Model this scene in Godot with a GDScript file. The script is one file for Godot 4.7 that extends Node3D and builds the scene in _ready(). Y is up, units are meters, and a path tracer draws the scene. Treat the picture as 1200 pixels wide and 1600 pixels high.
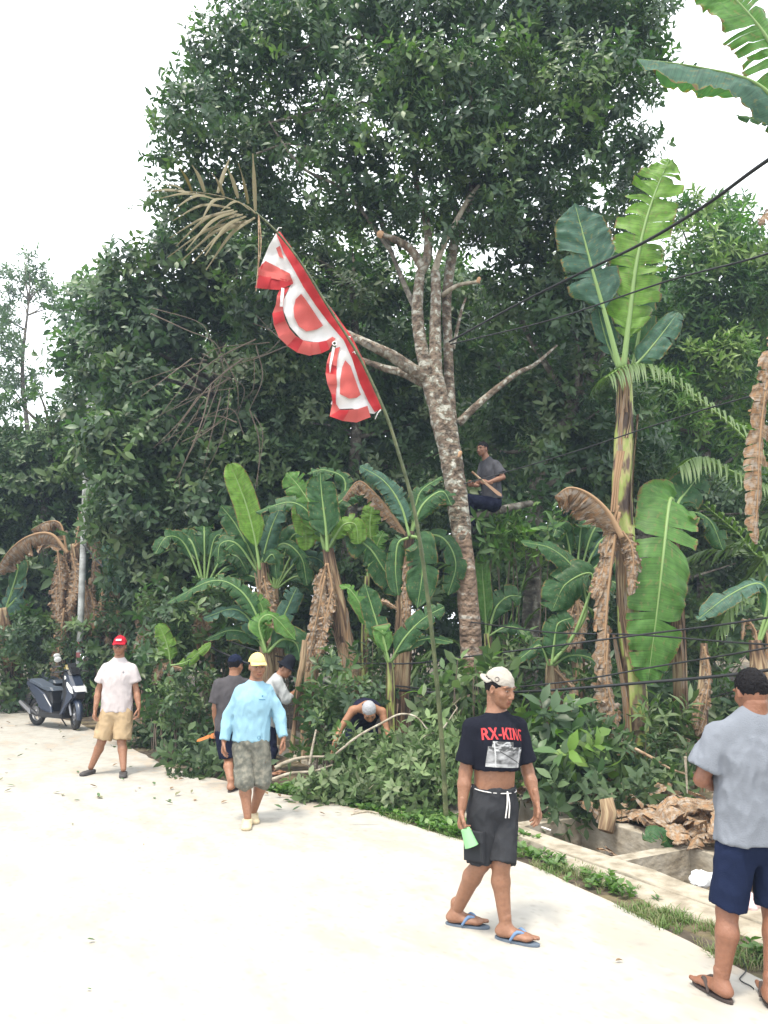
extends Node3D
# A village road crew clearing a roadside tree. Positions come from photo pixels (1200 x 1600) turned into rays;
# depths come from the ground, the drain and the things they stand beside.

const F := 1250.0
const EYE := 1.8
const TILT := 0.1469
var cp := cos(TILT)
var sp := sin(TILT)
var rng := RandomNumberGenerator.new()
var M := {}
var taken := {}
const ALONG := Vector3(-0.485, 0, -0.8745)     # the drain and the road's edge run this way, away from the camera
const ACROSS := Vector3(0.8745, 0, -0.485)     # from the road towards the trees


func _ready():
	cp = cos(TILT)
	sp = sin(TILT)
	rng.seed = 7
	set_view()
	make_materials()
	make_ground()
	make_forest()
	make_main_tree()
	make_bananas()
	make_palms()
	make_undergrowth()
	make_cables()
	make_flag()
	make_people()
	make_scooters()
	make_debris()


func set_view():
	var cam := Camera3D.new()
	cam.name = "camera"
	cam.fov = rad_to_deg(2.0 * atan(800.0 / F))
	cam.position = Vector3(0, EYE, 0)
	cam.rotation.x = TILT
	cam.near = 0.05
	cam.far = 400.0
	add_child(cam)
	cam.current = true
	var sky_mat := ProceduralSkyMaterial.new()
	sky_mat.sky_top_color = Color(0.97, 0.985, 1.0)
	sky_mat.sky_horizon_color = Color(0.93, 0.955, 0.97)
	sky_mat.ground_bottom_color = Color(0.45, 0.43, 0.38)
	sky_mat.ground_horizon_color = Color(0.75, 0.75, 0.72)
	sky_mat.sky_curve = 0.3
	var sky := Sky.new()
	sky.sky_material = sky_mat
	var env := Environment.new()
	env.background_mode = Environment.BG_SKY
	env.sky = sky
	env.background_energy_multiplier = 1.0
	env.tonemap_mode = Environment.TONE_MAPPER_LINEAR
	env.tonemap_exposure = 2.9
	env.fog_enabled = true
	env.fog_density = 0.0018
	env.fog_light_color = Color(0.8, 0.88, 1.0)
	env.sdfgi_enabled = true
	env.ssao_enabled = true
	env.ssil_enabled = true
	var we := WorldEnvironment.new()
	we.name = "environment"
	we.environment = env
	add_child(we)
	var sun := DirectionalLight3D.new()
	sun.name = "sun"
	sun.light_energy = 0.5
	sun.light_angular_distance = 10.0
	sun.light_color = Color(1.0, 0.97, 0.91)
	sun.shadow_enabled = true
	add_child(sun)
	sun.rotation = Vector3(deg_to_rad(-68), deg_to_rad(-28), 0)


# ---------------------------------------------------------------- pixels to places
func ray(px: float, py: float) -> Vector3:
	var y := (800.0 - py) / F
	return Vector3((px - 600.0) / F, y * cp + sp, y * sp - cp)


func at(px: float, py: float, depth: float) -> Vector3:
	var r := ray(px, py)
	return Vector3(0, EYE, 0) + r * (depth / -r.z)


func gp(px: float, py: float, h := 0.0) -> Vector3:
	var r := ray(px, py)
	return Vector3(0, EYE, 0) + r * ((h - EYE) / r.y)


func sw(s: float, w: float, y := 0.0) -> Vector3:
	return ALONG * s + ACROSS * w + Vector3(0, y, 0)


func pts(a: Array, depth: float) -> Array:       # [[px, py] or [px, py, extra depth], ...]
	var r := []
	for p in a:
		r.append(at(p[0], p[1], depth + (p[2] if p.size() > 2 else 0.0)))
	return r


# ---------------------------------------------------------------- nodes
func numbered(called: String) -> String:
	var k: int = taken.get(called, 0)
	taken[called] = k + 1
	return called if k == 0 else "%s_%03d" % [called, k]


func tag(o: Node3D, label: String, category := "", group := "", kind := ""):
	if label: o.set_meta("label", label)
	if category: o.set_meta("category", category)
	if group: o.set_meta("group", group)
	if kind: o.set_meta("kind", kind)
	return o


func thing(called: String, label: String, category: String, where := Vector3.ZERO, group := "") -> Node3D:
	var o := Node3D.new()
	o.name = numbered(called)
	add_child(o)
	o.position = where
	tag(o, label, category, group)
	return o


func obj(called: String, mesh: Mesh, mat: Material, parent: Node3D = null) -> MeshInstance3D:
	var o := MeshInstance3D.new()
	o.mesh = mesh
	o.material_override = mat
	if parent == null:
		o.name = numbered(called)
		add_child(o)
	else:
		o.name = called
		parent.add_child(o, true)
	return o


func scatter(called: String, mesh: Mesh, mat: Material, xf: Array, cols: Array, parent: Node3D = null) -> MultiMeshInstance3D:
	var mm := MultiMesh.new()
	mm.transform_format = MultiMesh.TRANSFORM_3D
	mm.use_colors = true
	mm.mesh = mesh
	mm.instance_count = xf.size()
	for i in xf.size():
		mm.set_instance_transform(i, xf[i])
		mm.set_instance_color(i, cols[i])
	var o := MultiMeshInstance3D.new()
	o.multimesh = mm
	o.material_override = mat
	if parent == null:
		o.name = numbered(called)
		add_child(o)
	else:
		o.name = called
		parent.add_child(o, true)
	o.set_meta("kind", "stuff")
	return o


# ---------------------------------------------------------------- mesh building; tri() runs counter-clockwise seen from outside
class MB:
	var v := PackedVector3Array()
	var uv := PackedVector2Array()
	var c := PackedColorArray()
	var ix := PackedInt32Array()
	var col := Color.WHITE

	func vert(p: Vector3, t := Vector2.ZERO) -> int:
		v.append(p)
		uv.append(t)
		c.append(col)
		return v.size() - 1

	func tri(a: int, b: int, d: int):
		ix.append(a)
		ix.append(d)
		ix.append(b)

	func quad(a: int, b: int, d: int, e: int):
		tri(a, b, d)
		tri(a, d, e)

	func face(p: Array):                            # flat polygon of own corners
		var n := []
		for q in p: n.append(vert(q, Vector2(q.x + q.z * 0.3, q.y)))
		for i in range(1, p.size() - 1): tri(n[0], n[i], n[i + 1])

	func box(lo: Vector3, hi: Vector3, b := Basis.IDENTITY, at0 := Vector3.ZERO):
		var p := []
		for i in 8:
			p.append(at0 + b * Vector3(hi.x if i & 1 else lo.x, hi.y if i & 2 else lo.y, hi.z if i & 4 else lo.z))
		for q in [[0, 2, 3, 1], [4, 5, 7, 6], [0, 1, 5, 4], [2, 6, 7, 3], [0, 4, 6, 2], [1, 3, 7, 5]]:
			face([p[q[0]], p[q[1]], p[q[2]], p[q[3]]])

	func tube(p: Array, r: Array, sides := 8, wob := 0.0, rg: RandomNumberGenerator = null, flat := 1.0, upv := Vector3.ZERO):
		var n := p.size()
		var u := Vector3.ZERO
		var prev := []
		var run := 0.0
		for i in n:
			var t: Vector3 = (p[mini(i + 1, n - 1)] - p[maxi(i - 1, 0)])
			if t.length() < 1e-6: t = Vector3.UP
			t = t.normalized()
			if u == Vector3.ZERO:
				u = t.cross(upv if upv != Vector3.ZERO else (Vector3.FORWARD if absf(t.z) < 0.8 else Vector3.UP)).normalized()
			u = (u - t * u.dot(t)).normalized()
			var w := t.cross(u)
			if i > 0: run += (p[i] - p[i - 1]).length()
			var ri: float = r[mini(i, r.size() - 1)]
			var ring := []
			for s in sides + 1:
				var a := TAU * (s % sides) / sides
				var k := 1.0
				if wob > 0.0 and s < sides: k = 1.0 + rg.randf_range(-wob, wob)
				if s == sides:
					ring.append(vert(v[ring[0]], Vector2(1.0, run)))
				else:
					ring.append(vert(p[i] + (u * cos(a) + w * sin(a) * flat) * ri * k, Vector2(float(s) / sides, run)))
			if i > 0:
				for s in sides:
					quad(prev[s], prev[s + 1], ring[s + 1], ring[s])
			else:
				var m := vert(p[0], Vector2(0.5, 0))
				for s in sides: tri(m, ring[s + 1], ring[s])
			if i == n - 1:
				var m := vert(p[i], Vector2(0.5, run))
				for s in sides: tri(m, ring[s], ring[s + 1])
			prev = ring

	func lathe(profile: Array, sides: int, b := Basis.IDENTITY, at0 := Vector3.ZERO):   # [[radius, height], ...] about y
		var prev := []
		for i in profile.size():
			var ring := []
			for s in sides:
				var a := TAU * s / sides
				ring.append(vert(at0 + b * Vector3(cos(a) * profile[i][0], profile[i][1], -sin(a) * profile[i][0]), Vector2(float(s) / sides, profile[i][1])))
			if i > 0:
				for s in sides:
					var q := (s + 1) % sides
					quad(prev[s], prev[q], ring[q], ring[s])
			prev = ring

	func torus(R: float, r: float, n: int, m: int, b := Basis.IDENTITY, at0 := Vector3.ZERO, squash := 1.0):   # about y
		var rings := []
		for i in n:
			var a := TAU * i / n
			var ring := []
			for j in m:
				var g := TAU * j / m
				ring.append(vert(at0 + b * Vector3(cos(a) * (R + r * cos(g)), r * sin(g) * squash, -sin(a) * (R + r * cos(g)))))
			rings.append(ring)
		for i in n:
			for j in m:
				var q: Array = rings[(i + 1) % n]
				quad(rings[i][j], q[j], q[(j + 1) % m], rings[i][(j + 1) % m])

	func prism(poly: Array, z0: float, z1: float, bevel := 0.0, b := Basis.IDENTITY, at0 := Vector3.ZERO):   # side outline (x, y), counter-clockwise, from z0 to z1
		var pv := PackedVector2Array(poly)
		if Geometry2D.is_polygon_clockwise(pv): pv.reverse()
		var cen := Vector2.ZERO
		for q in pv: cen += q / pv.size()
		var small := PackedVector2Array()
		for q in pv: small.append(q + (cen - q).normalized() * bevel)
		var layers := [[small, z0], [pv, z0 + bevel], [pv, z1 - bevel], [small, z1]] if bevel > 0.0 else [[pv, z0], [pv, z1]]
		for k in layers.size() - 1:
			var a: PackedVector2Array = layers[k][0]
			var d: PackedVector2Array = layers[k + 1][0]
			for i in a.size():
				var j := (i + 1) % a.size()
				face([at0 + b * Vector3(a[i].x, a[i].y, layers[k][1]), at0 + b * Vector3(a[j].x, a[j].y, layers[k][1]), at0 + b * Vector3(d[j].x, d[j].y, layers[k + 1][1]), at0 + b * Vector3(d[i].x, d[i].y, layers[k + 1][1])])
		for e in [[layers[0], true], [layers[-1], false]]:
			var a: PackedVector2Array = e[0][0]
			var t := Geometry2D.triangulate_polygon(a)
			for i in range(0, t.size(), 3):
				var q := []
				for k in 3: q.append(at0 + b * Vector3(a[t[i + k]].x, a[t[i + k]].y, e[0][1]))
				var nn: Vector3 = (q[1] - q[0]).cross(q[2] - q[0])
				if (nn.dot(b * Vector3.BACK) > 0.0) == e[1]: q = [q[0], q[2], q[1]]
				face(q)

	func mesh(smooth := true) -> ArrayMesh:
		var n := PackedVector3Array()
		n.resize(v.size())
		for i in range(0, ix.size(), 3):
			var a := v[ix[i]]
			var k := (v[ix[i + 2]] - a).cross(v[ix[i + 1]] - a)
			n[ix[i]] += k
			n[ix[i + 1]] += k
			n[ix[i + 2]] += k
		for i in n.size(): n[i] = n[i].normalized() if n[i].length_squared() > 1e-20 else Vector3.UP
		var ar := []
		ar.resize(Mesh.ARRAY_MAX)
		ar[Mesh.ARRAY_VERTEX] = v
		ar[Mesh.ARRAY_NORMAL] = n
		ar[Mesh.ARRAY_TEX_UV] = uv
		ar[Mesh.ARRAY_COLOR] = c
		ar[Mesh.ARRAY_INDEX] = ix
		var m := ArrayMesh.new()
		m.add_surface_from_arrays(Mesh.PRIMITIVE_TRIANGLES, ar)
		return m


func curve(p: Array, n: int) -> Array:              # a smooth line through the points
	var r := []
	for i in n:
		var t := float(i) / (n - 1) * (p.size() - 1)
		var k := mini(int(t), p.size() - 2)
		var f := t - k
		var a: Vector3 = p[maxi(k - 1, 0)]
		var b: Vector3 = p[k]
		var c: Vector3 = p[k + 1]
		var d: Vector3 = p[mini(k + 2, p.size() - 1)]
		if k == 0: a = b * 2.0 - c
		if k + 2 > p.size() - 1: d = c * 2.0 - b
		r.append(b.cubic_interpolate(c, a, d, f))
	return r


func tapered(a: Array, n: int) -> Array:            # radii spread over n points
	var r := []
	for i in n:
		var t := float(i) / (n - 1) * (a.size() - 1)
		var k := mini(int(t), a.size() - 2)
		r.append(lerpf(a[k], a[k + 1], t - k))
	return r


# ---------------------------------------------------------------- surfaces
func ramp(stops: Array) -> Gradient:
	var g := Gradient.new()
	var o := PackedFloat32Array()
	var c := PackedColorArray()
	for s in stops:
		o.append(s[0])
		c.append(s[1])
	g.offsets = o
	g.colors = c
	return g


func tex(size: Vector2i, freq: float, stops: Array, sd := 1, octaves := 4, kind := FastNoiseLite.TYPE_SIMPLEX_SMOOTH, mips := false) -> ImageTexture:   # stops: linear colours
	var n := FastNoiseLite.new()
	n.seed = sd
	n.noise_type = kind
	n.frequency = freq
	n.fractal_octaves = octaves
	var src := n.get_seamless_image(size.x, size.y)
	var im := Image.create(size.x, size.y, false, Image.FORMAT_RGB8)
	var g := ramp(stops)
	var lut := []
	for i in 256: lut.append(g.sample(i / 255.0).linear_to_srgb())
	for y in size.y:
		for x in size.x:
			im.set_pixel(x, y, lut[int(src.get_pixel(x, y).r * 255.0)])
	return ImageTexture.create_from_image(im)


func bump(size: int, freq: float, sd := 1, octaves := 4, strength := 4.0) -> ImageTexture:
	var n := FastNoiseLite.new()
	n.seed = sd
	n.frequency = freq
	n.fractal_octaves = octaves
	var im := n.get_seamless_image(size, size)
	im.convert(Image.FORMAT_RGBA8)
	im.bump_map_to_normal_map(strength)
	return ImageTexture.create_from_image(im)


func lin(r: float, g: float, b: float) -> Color:
	return Color(r, g, b).linear_to_srgb()


func mat(called: String, color: Color, rough := 0.8, t: Texture2D = null, scale := 1.0, nt: Texture2D = null, ndepth := 0.6, world := false) -> StandardMaterial3D:
	var m := StandardMaterial3D.new()
	m.resource_name = called
	m.albedo_color = color
	m.roughness = rough
	m.cull_mode = BaseMaterial3D.CULL_DISABLED
	if t: m.albedo_texture = t
	if nt:
		m.normal_enabled = true
		m.normal_texture = nt
		m.normal_scale = ndepth
	if t or nt:
		m.uv1_triplanar = true
		m.uv1_world_triplanar = world
		m.uv1_scale = Vector3.ONE * scale
	M[called] = m
	return m


func leaf_mat(called: String, color: Color, rough: float, back := Color(0, 0, 0), spec := 0.5) -> StandardMaterial3D:
	var m := mat(called, color, rough)
	m.vertex_color_use_as_albedo = true
	m.metallic_specular = spec
	if back != Color(0, 0, 0):
		m.backlight_enabled = true
		m.backlight = back
	return m


func make_materials():
	var grain := bump(256, 0.05, 3, 5, 6.0)
	var weave := bump(256, 0.16, 4, 3, 3.0)
	M.grain = grain
	M.weave = weave
	mat("soil", Color.WHITE, 0.95, tex(Vector2i(512, 512), 0.012, [[0.25, Color(0.05, 0.036, 0.024)], [0.5, Color(0.1, 0.075, 0.05)], [0.62, Color(0.13, 0.11, 0.05)], [0.8, Color(0.2, 0.15, 0.1)]], 5, 6), 0.3, grain, 1.2, true)
	mat("concrete", Color.WHITE, 0.9, tex(Vector2i(512, 512), 0.01, [[0.2, Color(0.22, 0.185, 0.135)], [0.42, Color(0.29, 0.25, 0.19)], [0.6, Color(0.34, 0.3, 0.235)], [0.8, Color(0.38, 0.34, 0.28)]], 6, 6), 0.9, grain, 0.4, true)
	mat("bark", Color.WHITE, 0.85, tex(Vector2i(512, 512), 0.013, [[0.0, Color(0.04, 0.034, 0.025)], [0.34, Color(0.09, 0.065, 0.045)], [0.42, Color(0.165, 0.12, 0.085)], [0.58, Color(0.2, 0.15, 0.11)], [0.62, Color(0.13, 0.13, 0.085)], [0.68, Color(0.38, 0.37, 0.32)], [1.0, Color(0.5, 0.49, 0.43)]], 11, 5), 0.9, grain, 1.4)
	mat("bare_bark", Color.WHITE, 0.85, tex(Vector2i(256, 256), 0.02, [[0.2, Color(0.12, 0.08, 0.055)], [0.5, Color(0.21, 0.14, 0.095)], [0.72, Color(0.26, 0.18, 0.13)], [0.8, Color(0.5, 0.46, 0.4)]], 12, 5), 0.8, grain, 1.2)
	mat("grey_bark", Color.WHITE, 0.9, tex(Vector2i(256, 256), 0.02, [[0.2, Color(0.05, 0.045, 0.038)], [0.5, Color(0.12, 0.1, 0.08)], [0.65, Color(0.2, 0.18, 0.14)], [0.8, Color(0.36, 0.35, 0.3)]], 13, 5), 1.0, grain, 1.2)
	mat("cut_wood", lin(0.42, 0.25, 0.14), 0.8, null, 1.0)
	mat("stick_wood", Color.WHITE, 0.8, tex(Vector2i(128, 128), 0.03, [[0.2, Color(0.2, 0.12, 0.07)], [0.6, Color(0.38, 0.26, 0.16)], [0.9, Color(0.45, 0.36, 0.26)]], 14, 4), 2.0, grain, 0.8)
	mat("twig_wood", lin(0.13, 0.1, 0.075), 0.85)
	mat("pale_wood", Color.WHITE, 0.85, tex(Vector2i(128, 128), 0.03, [[0.2, Color(0.2, 0.17, 0.12)], [0.6, Color(0.36, 0.31, 0.24)], [0.9, Color(0.5, 0.46, 0.38)]], 15, 4), 2.0, grain, 0.8)
	# foliage: vertex and copy colours carry the greens
	leaf_mat("leaf", Color.WHITE, 0.42, lin(0.5, 0.75, 0.25), 0.5)
	leaf_mat("dull_leaf", Color.WHITE, 0.6, lin(0.4, 0.6, 0.3), 0.4)
	leaf_mat("grass", Color.WHITE, 0.6, lin(0.4, 0.6, 0.2), 0.4)
	# banana blades: veins run across the blade (u runs along the midrib)
	# colour sheet of a blade: fine veins, paler patches, and a scorched brown margin where the edge has dried (v = 1 is the edge)
	var vn := FastNoiseLite.new()
	vn.seed = 17
	vn.fractal_octaves = 4
	vn.frequency = 0.02
	for k in [["blade_mid", Color(0.055, 0.14, 0.052), 0.5], ["blade_bright", Color(0.12, 0.27, 0.06), 0.48], ["blade_lime", Color(0.18, 0.34, 0.055), 0.5], ["blade_blue", Color(0.085, 0.18, 0.13), 0.55]]:
		var m := leaf_mat(k[0], lin(k[1].r, k[1].g, k[1].b), k[2], lin(0.6, 0.85, 0.2), 0.4)
		var sheet := Image.create(512, 64, false, Image.FORMAT_RGB8)
		for y in 64:
			for x in 512:
				var q := 0.86 + 0.32 * vn.get_noise_2d(x * 9.0, y * 0.25) + 0.3 * vn.get_noise_2d(x * 1.2 + 300.0, y * 2.0)
				var c := Color(k[1].r * q, k[1].g * q, k[1].b * q)
				var e := y / 63.0 + 0.14 * vn.get_noise_2d(x * 2.5 + 900.0, y * 0.8)
				if e > 0.965: c = Color(0.2, 0.13, 0.06)
				elif e > 0.93: c = c.lerp(Color(0.24, 0.24, 0.06), 0.7)
				elif vn.get_noise_2d(x * 1.5 + 2000.0, y * 3.0) > 0.38: c = c.lerp(Color(0.22, 0.2, 0.08), 0.5)
				sheet.set_pixel(x, y, c.linear_to_srgb())
		m.albedo_color = Color.WHITE
		m.albedo_texture = ImageTexture.create_from_image(sheet)
		m.uv1_scale = Vector3(0.5, 0.98, 1)
	var dryt := tex(Vector2i(256, 256), 0.02, [[0.2, Color(0.12, 0.07, 0.04)], [0.42, Color(0.32, 0.21, 0.13)], [0.62, Color(0.46, 0.33, 0.22)], [0.85, Color(0.56, 0.45, 0.33)]], 18, 5)
	var dsheet := Image.create(512, 64, false, Image.FORMAT_RGB8)      # dead blade: fibres run across it, grey and rust patches
	for y in 64:
		for x in 512:
			var q := 0.5 + 0.75 * vn.get_noise_2d(x * 11.0, y * 0.3) + 0.5 * vn.get_noise_2d(x * 1.6 + 700.0, y * 2.0)
			var c := Color(0.13, 0.08, 0.045).lerp(Color(0.4, 0.285, 0.185), clampf(q, 0, 1))
			var p := vn.get_noise_2d(x * 1.1 + 3000.0, y * 1.5)
			if p > 0.18: c = c.lerp(Color(0.34, 0.31, 0.28), 0.55)
			elif p < -0.25: c = c.lerp(Color(0.33, 0.16, 0.06), 0.5)
			dsheet.set_pixel(x, y, c.linear_to_srgb())
	var dm := mat("dry_leaf", Color.WHITE, 0.85)
	dm.albedo_texture = ImageTexture.create_from_image(dsheet)
	dm.uv1_scale = Vector3(0.8, 0.98, 1)
	dm.backlight_enabled = true
	dm.backlight = lin(0.3, 0.2, 0.1)
	var st := tex(Vector2i(64, 512), 0.015, [[0.2, Color(0.035, 0.022, 0.015)], [0.42, Color(0.12, 0.07, 0.04)], [0.6, Color(0.24, 0.16, 0.09)], [0.78, Color(0.36, 0.28, 0.17)]], 19, 5)
	var sm := mat("dry_stem", Color.WHITE, 0.85)
	sm.albedo_texture = st
	sm.uv1_scale = Vector3(6, 0.12, 1)
	var gt := tex(Vector2i(64, 512), 0.012, [[0.25, Color(0.05, 0.03, 0.02)], [0.38, Color(0.16, 0.11, 0.06)], [0.48, Color(0.26, 0.3, 0.07)], [0.62, Color(0.3, 0.36, 0.1)], [0.75, Color(0.42, 0.38, 0.16)], [0.9, Color(0.12, 0.07, 0.05)]], 20, 5)
	var gm := mat("green_stem", Color.WHITE, 0.6)
	gm.albedo_texture = gt
	gm.uv1_scale = Vector3(4, 0.2, 1)
	mat("petiole", lin(0.2, 0.32, 0.08), 0.5)
	mat("midrib", lin(0.17, 0.27, 0.08), 0.5)
	mat("dry_midrib", lin(0.32, 0.2, 0.11), 0.8)
	mat("cable_black", lin(0.02, 0.02, 0.022), 0.5)
	mat("pole_white", Color.WHITE, 0.55, tex(Vector2i(128, 128), 0.03, [[0.2, Color(0.28, 0.29, 0.28)], [0.6, Color(0.42, 0.44, 0.43)], [0.9, Color(0.5, 0.52, 0.51)]], 21, 4), 1.0, grain, 0.3)
	mat("bamboo", Color.WHITE, 0.5, tex(Vector2i(128, 128), 0.02, [[0.2, Color(0.045, 0.06, 0.025)], [0.6, Color(0.09, 0.11, 0.045)], [0.9, Color(0.16, 0.16, 0.08)]], 22, 4), 2.0, grain, 0.3)


# ---------------------------------------------------------------- leaves
func add_leaf(b: MB, base: Vector3, dir: Vector3, up: Vector3, L: float, W: float, fold: float, bend: float):
	dir = dir.normalized()
	var side := dir.cross(up).normalized()
	var n := side.cross(dir)
	var a := b.vert(base)
	var rows := []
	for k in [[0.3, 0.42], [0.62, 0.47]]:
		var t: float = k[0]
		var m := base + dir * L * t - n * bend * L * t * t
		var w: float = W * k[1]
		rows.append([b.vert(m + side * w + n * fold * w), b.vert(m), b.vert(m - side * w + n * fold * w)])
	var tip := b.vert(base + dir * L - n * bend * L)
	b.tri(a, rows[0][1], rows[0][0])
	b.tri(a, rows[0][2], rows[0][1])
	b.quad(rows[0][0], rows[0][1], rows[1][1], rows[1][0])
	b.quad(rows[0][1], rows[0][2], rows[1][2], rows[1][1])
	b.tri(rows[1][0], rows[1][1], tip)
	b.tri(rows[1][1], rows[1][2], tip)


func sprig(n: int, length: float, L: float, W: float, sd: int, droop := 0.25) -> ArrayMesh:
	var r := RandomNumberGenerator.new()
	r.seed = sd
	var b := MB.new()
	b.col = Color(0.9, 0.75, 0.55)
	b.tube([Vector3.ZERO, Vector3(0, length, 0)], [0.004, 0.002], 3)
	for i in n:
		var t := (i + 0.7) / n
		var a := i * 2.4 + r.randf_range(-0.4, 0.4)
		var rad := Vector3(cos(a), 0, sin(a))
		var d := rad * r.randf_range(0.7, 1.1) + Vector3.UP * (r.randf_range(-0.1, 0.4) + 0.9 * t * t)
		var k := r.randf_range(0.7, 1.3)
		b.col = Color(k * r.randf_range(0.9, 1.1), k, k * r.randf_range(0.85, 1.15))
		var s := r.randf_range(0.75, 1.2)
		add_leaf(b, Vector3(0, length * t, 0), d, (Vector3.UP + rad * r.randf_range(-0.6, 0.6) + Vector3(r.randf_range(-0.4, 0.4), 0, r.randf_range(-0.4, 0.4))).normalized(), L * s, W * s, r.randf_range(0.1, 0.45), droop * r.randf_range(0.3, 1.6))
	return b.mesh()


func rand_dir() -> Vector3:
	var z := rng.randf_range(-1, 1)
	var a := rng.randf() * TAU
	var r := sqrt(1.0 - z * z)
	return Vector3(r * cos(a), z, r * sin(a))


func aim(axis: Vector3, pos: Vector3, s: float) -> Transform3D:      # y of the copy points along axis, random roll
	var y := axis.normalized()
	var x := y.cross(rand_dir())
	if x.length() < 0.05: x = y.cross(Vector3(0.3, 0.2, 0.9))
	x = x.normalized()
	return Transform3D(Basis(x * s, y * s, x.cross(y) * s), pos)


func fill_clump(xf: Array, cols: Array, c: Vector3, r: Vector3, n: int, greens: Array, size := 1.0, hang := 0.0, lumps := 9, shell := 0.4):
	var subs := []
	for k in lumps:
		var d := rand_dir()
		subs.append([c + d * r * rng.randf_range(0.45, 0.95), d, greens[rng.randi() % greens.size()]])
	var rm := (r.x + r.y + r.z) / 3.0
	for i in n:
		var s: Array = subs[rng.randi() % lumps]
		var d := rand_dir()
		var p: Vector3 = s[0] + d * r * 0.42 * pow(rng.randf(), shell)
		if rng.randf() < 0.15: p = c + rand_dir() * r * pow(rng.randf(), 0.5)
		var axis: Vector3 = d * 0.8 + s[1] * 0.7 + Vector3.UP * (0.35 - hang) + rand_dir() * 0.5
		xf.append(aim(axis, p, size * rng.randf_range(0.7, 1.3)))
		var g: Color = s[2]
		var k := rng.randf_range(0.75, 1.3)
		cols.append(Color(g.r * k, g.g * k, g.b * k))


# ---------------------------------------------------------------- road, drain, soil
const EDGE := [[-8.0, 3.7], [2.9, 3.9], [4.0, 4.06], [5.1, 4.18], [5.9, 4.12], [7.2, 3.97], [8.0, 3.8], [8.7, 3.46], [11.0, 2.85], [13.4, 2.75], [17.0, 2.6], [22.3, 1.5], [30.0, -1.2], [45.0, -9.0]]
const NEAR_W := 4.78       # inner face of the drain's road side
const FAR_W := 5.55


func edge_w(s: float) -> float:
	for i in EDGE.size() - 1:
		if s <= EDGE[i + 1][0]:
			return lerpf(EDGE[i][1], EDGE[i + 1][1], clampf((s - EDGE[i][0]) / (EDGE[i + 1][0] - EDGE[i][0]), 0, 1))
	return EDGE[-1][1]


var floor_noise := FastNoiseLite.new()


func floor_y(s: float, w: float) -> float:
	if w < 4.7: return -0.012
	return 0.03 + 0.09 * floor_noise.get_noise_2d(s, w) + minf(0.03 * (w - FAR_W), 0.6)


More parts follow.
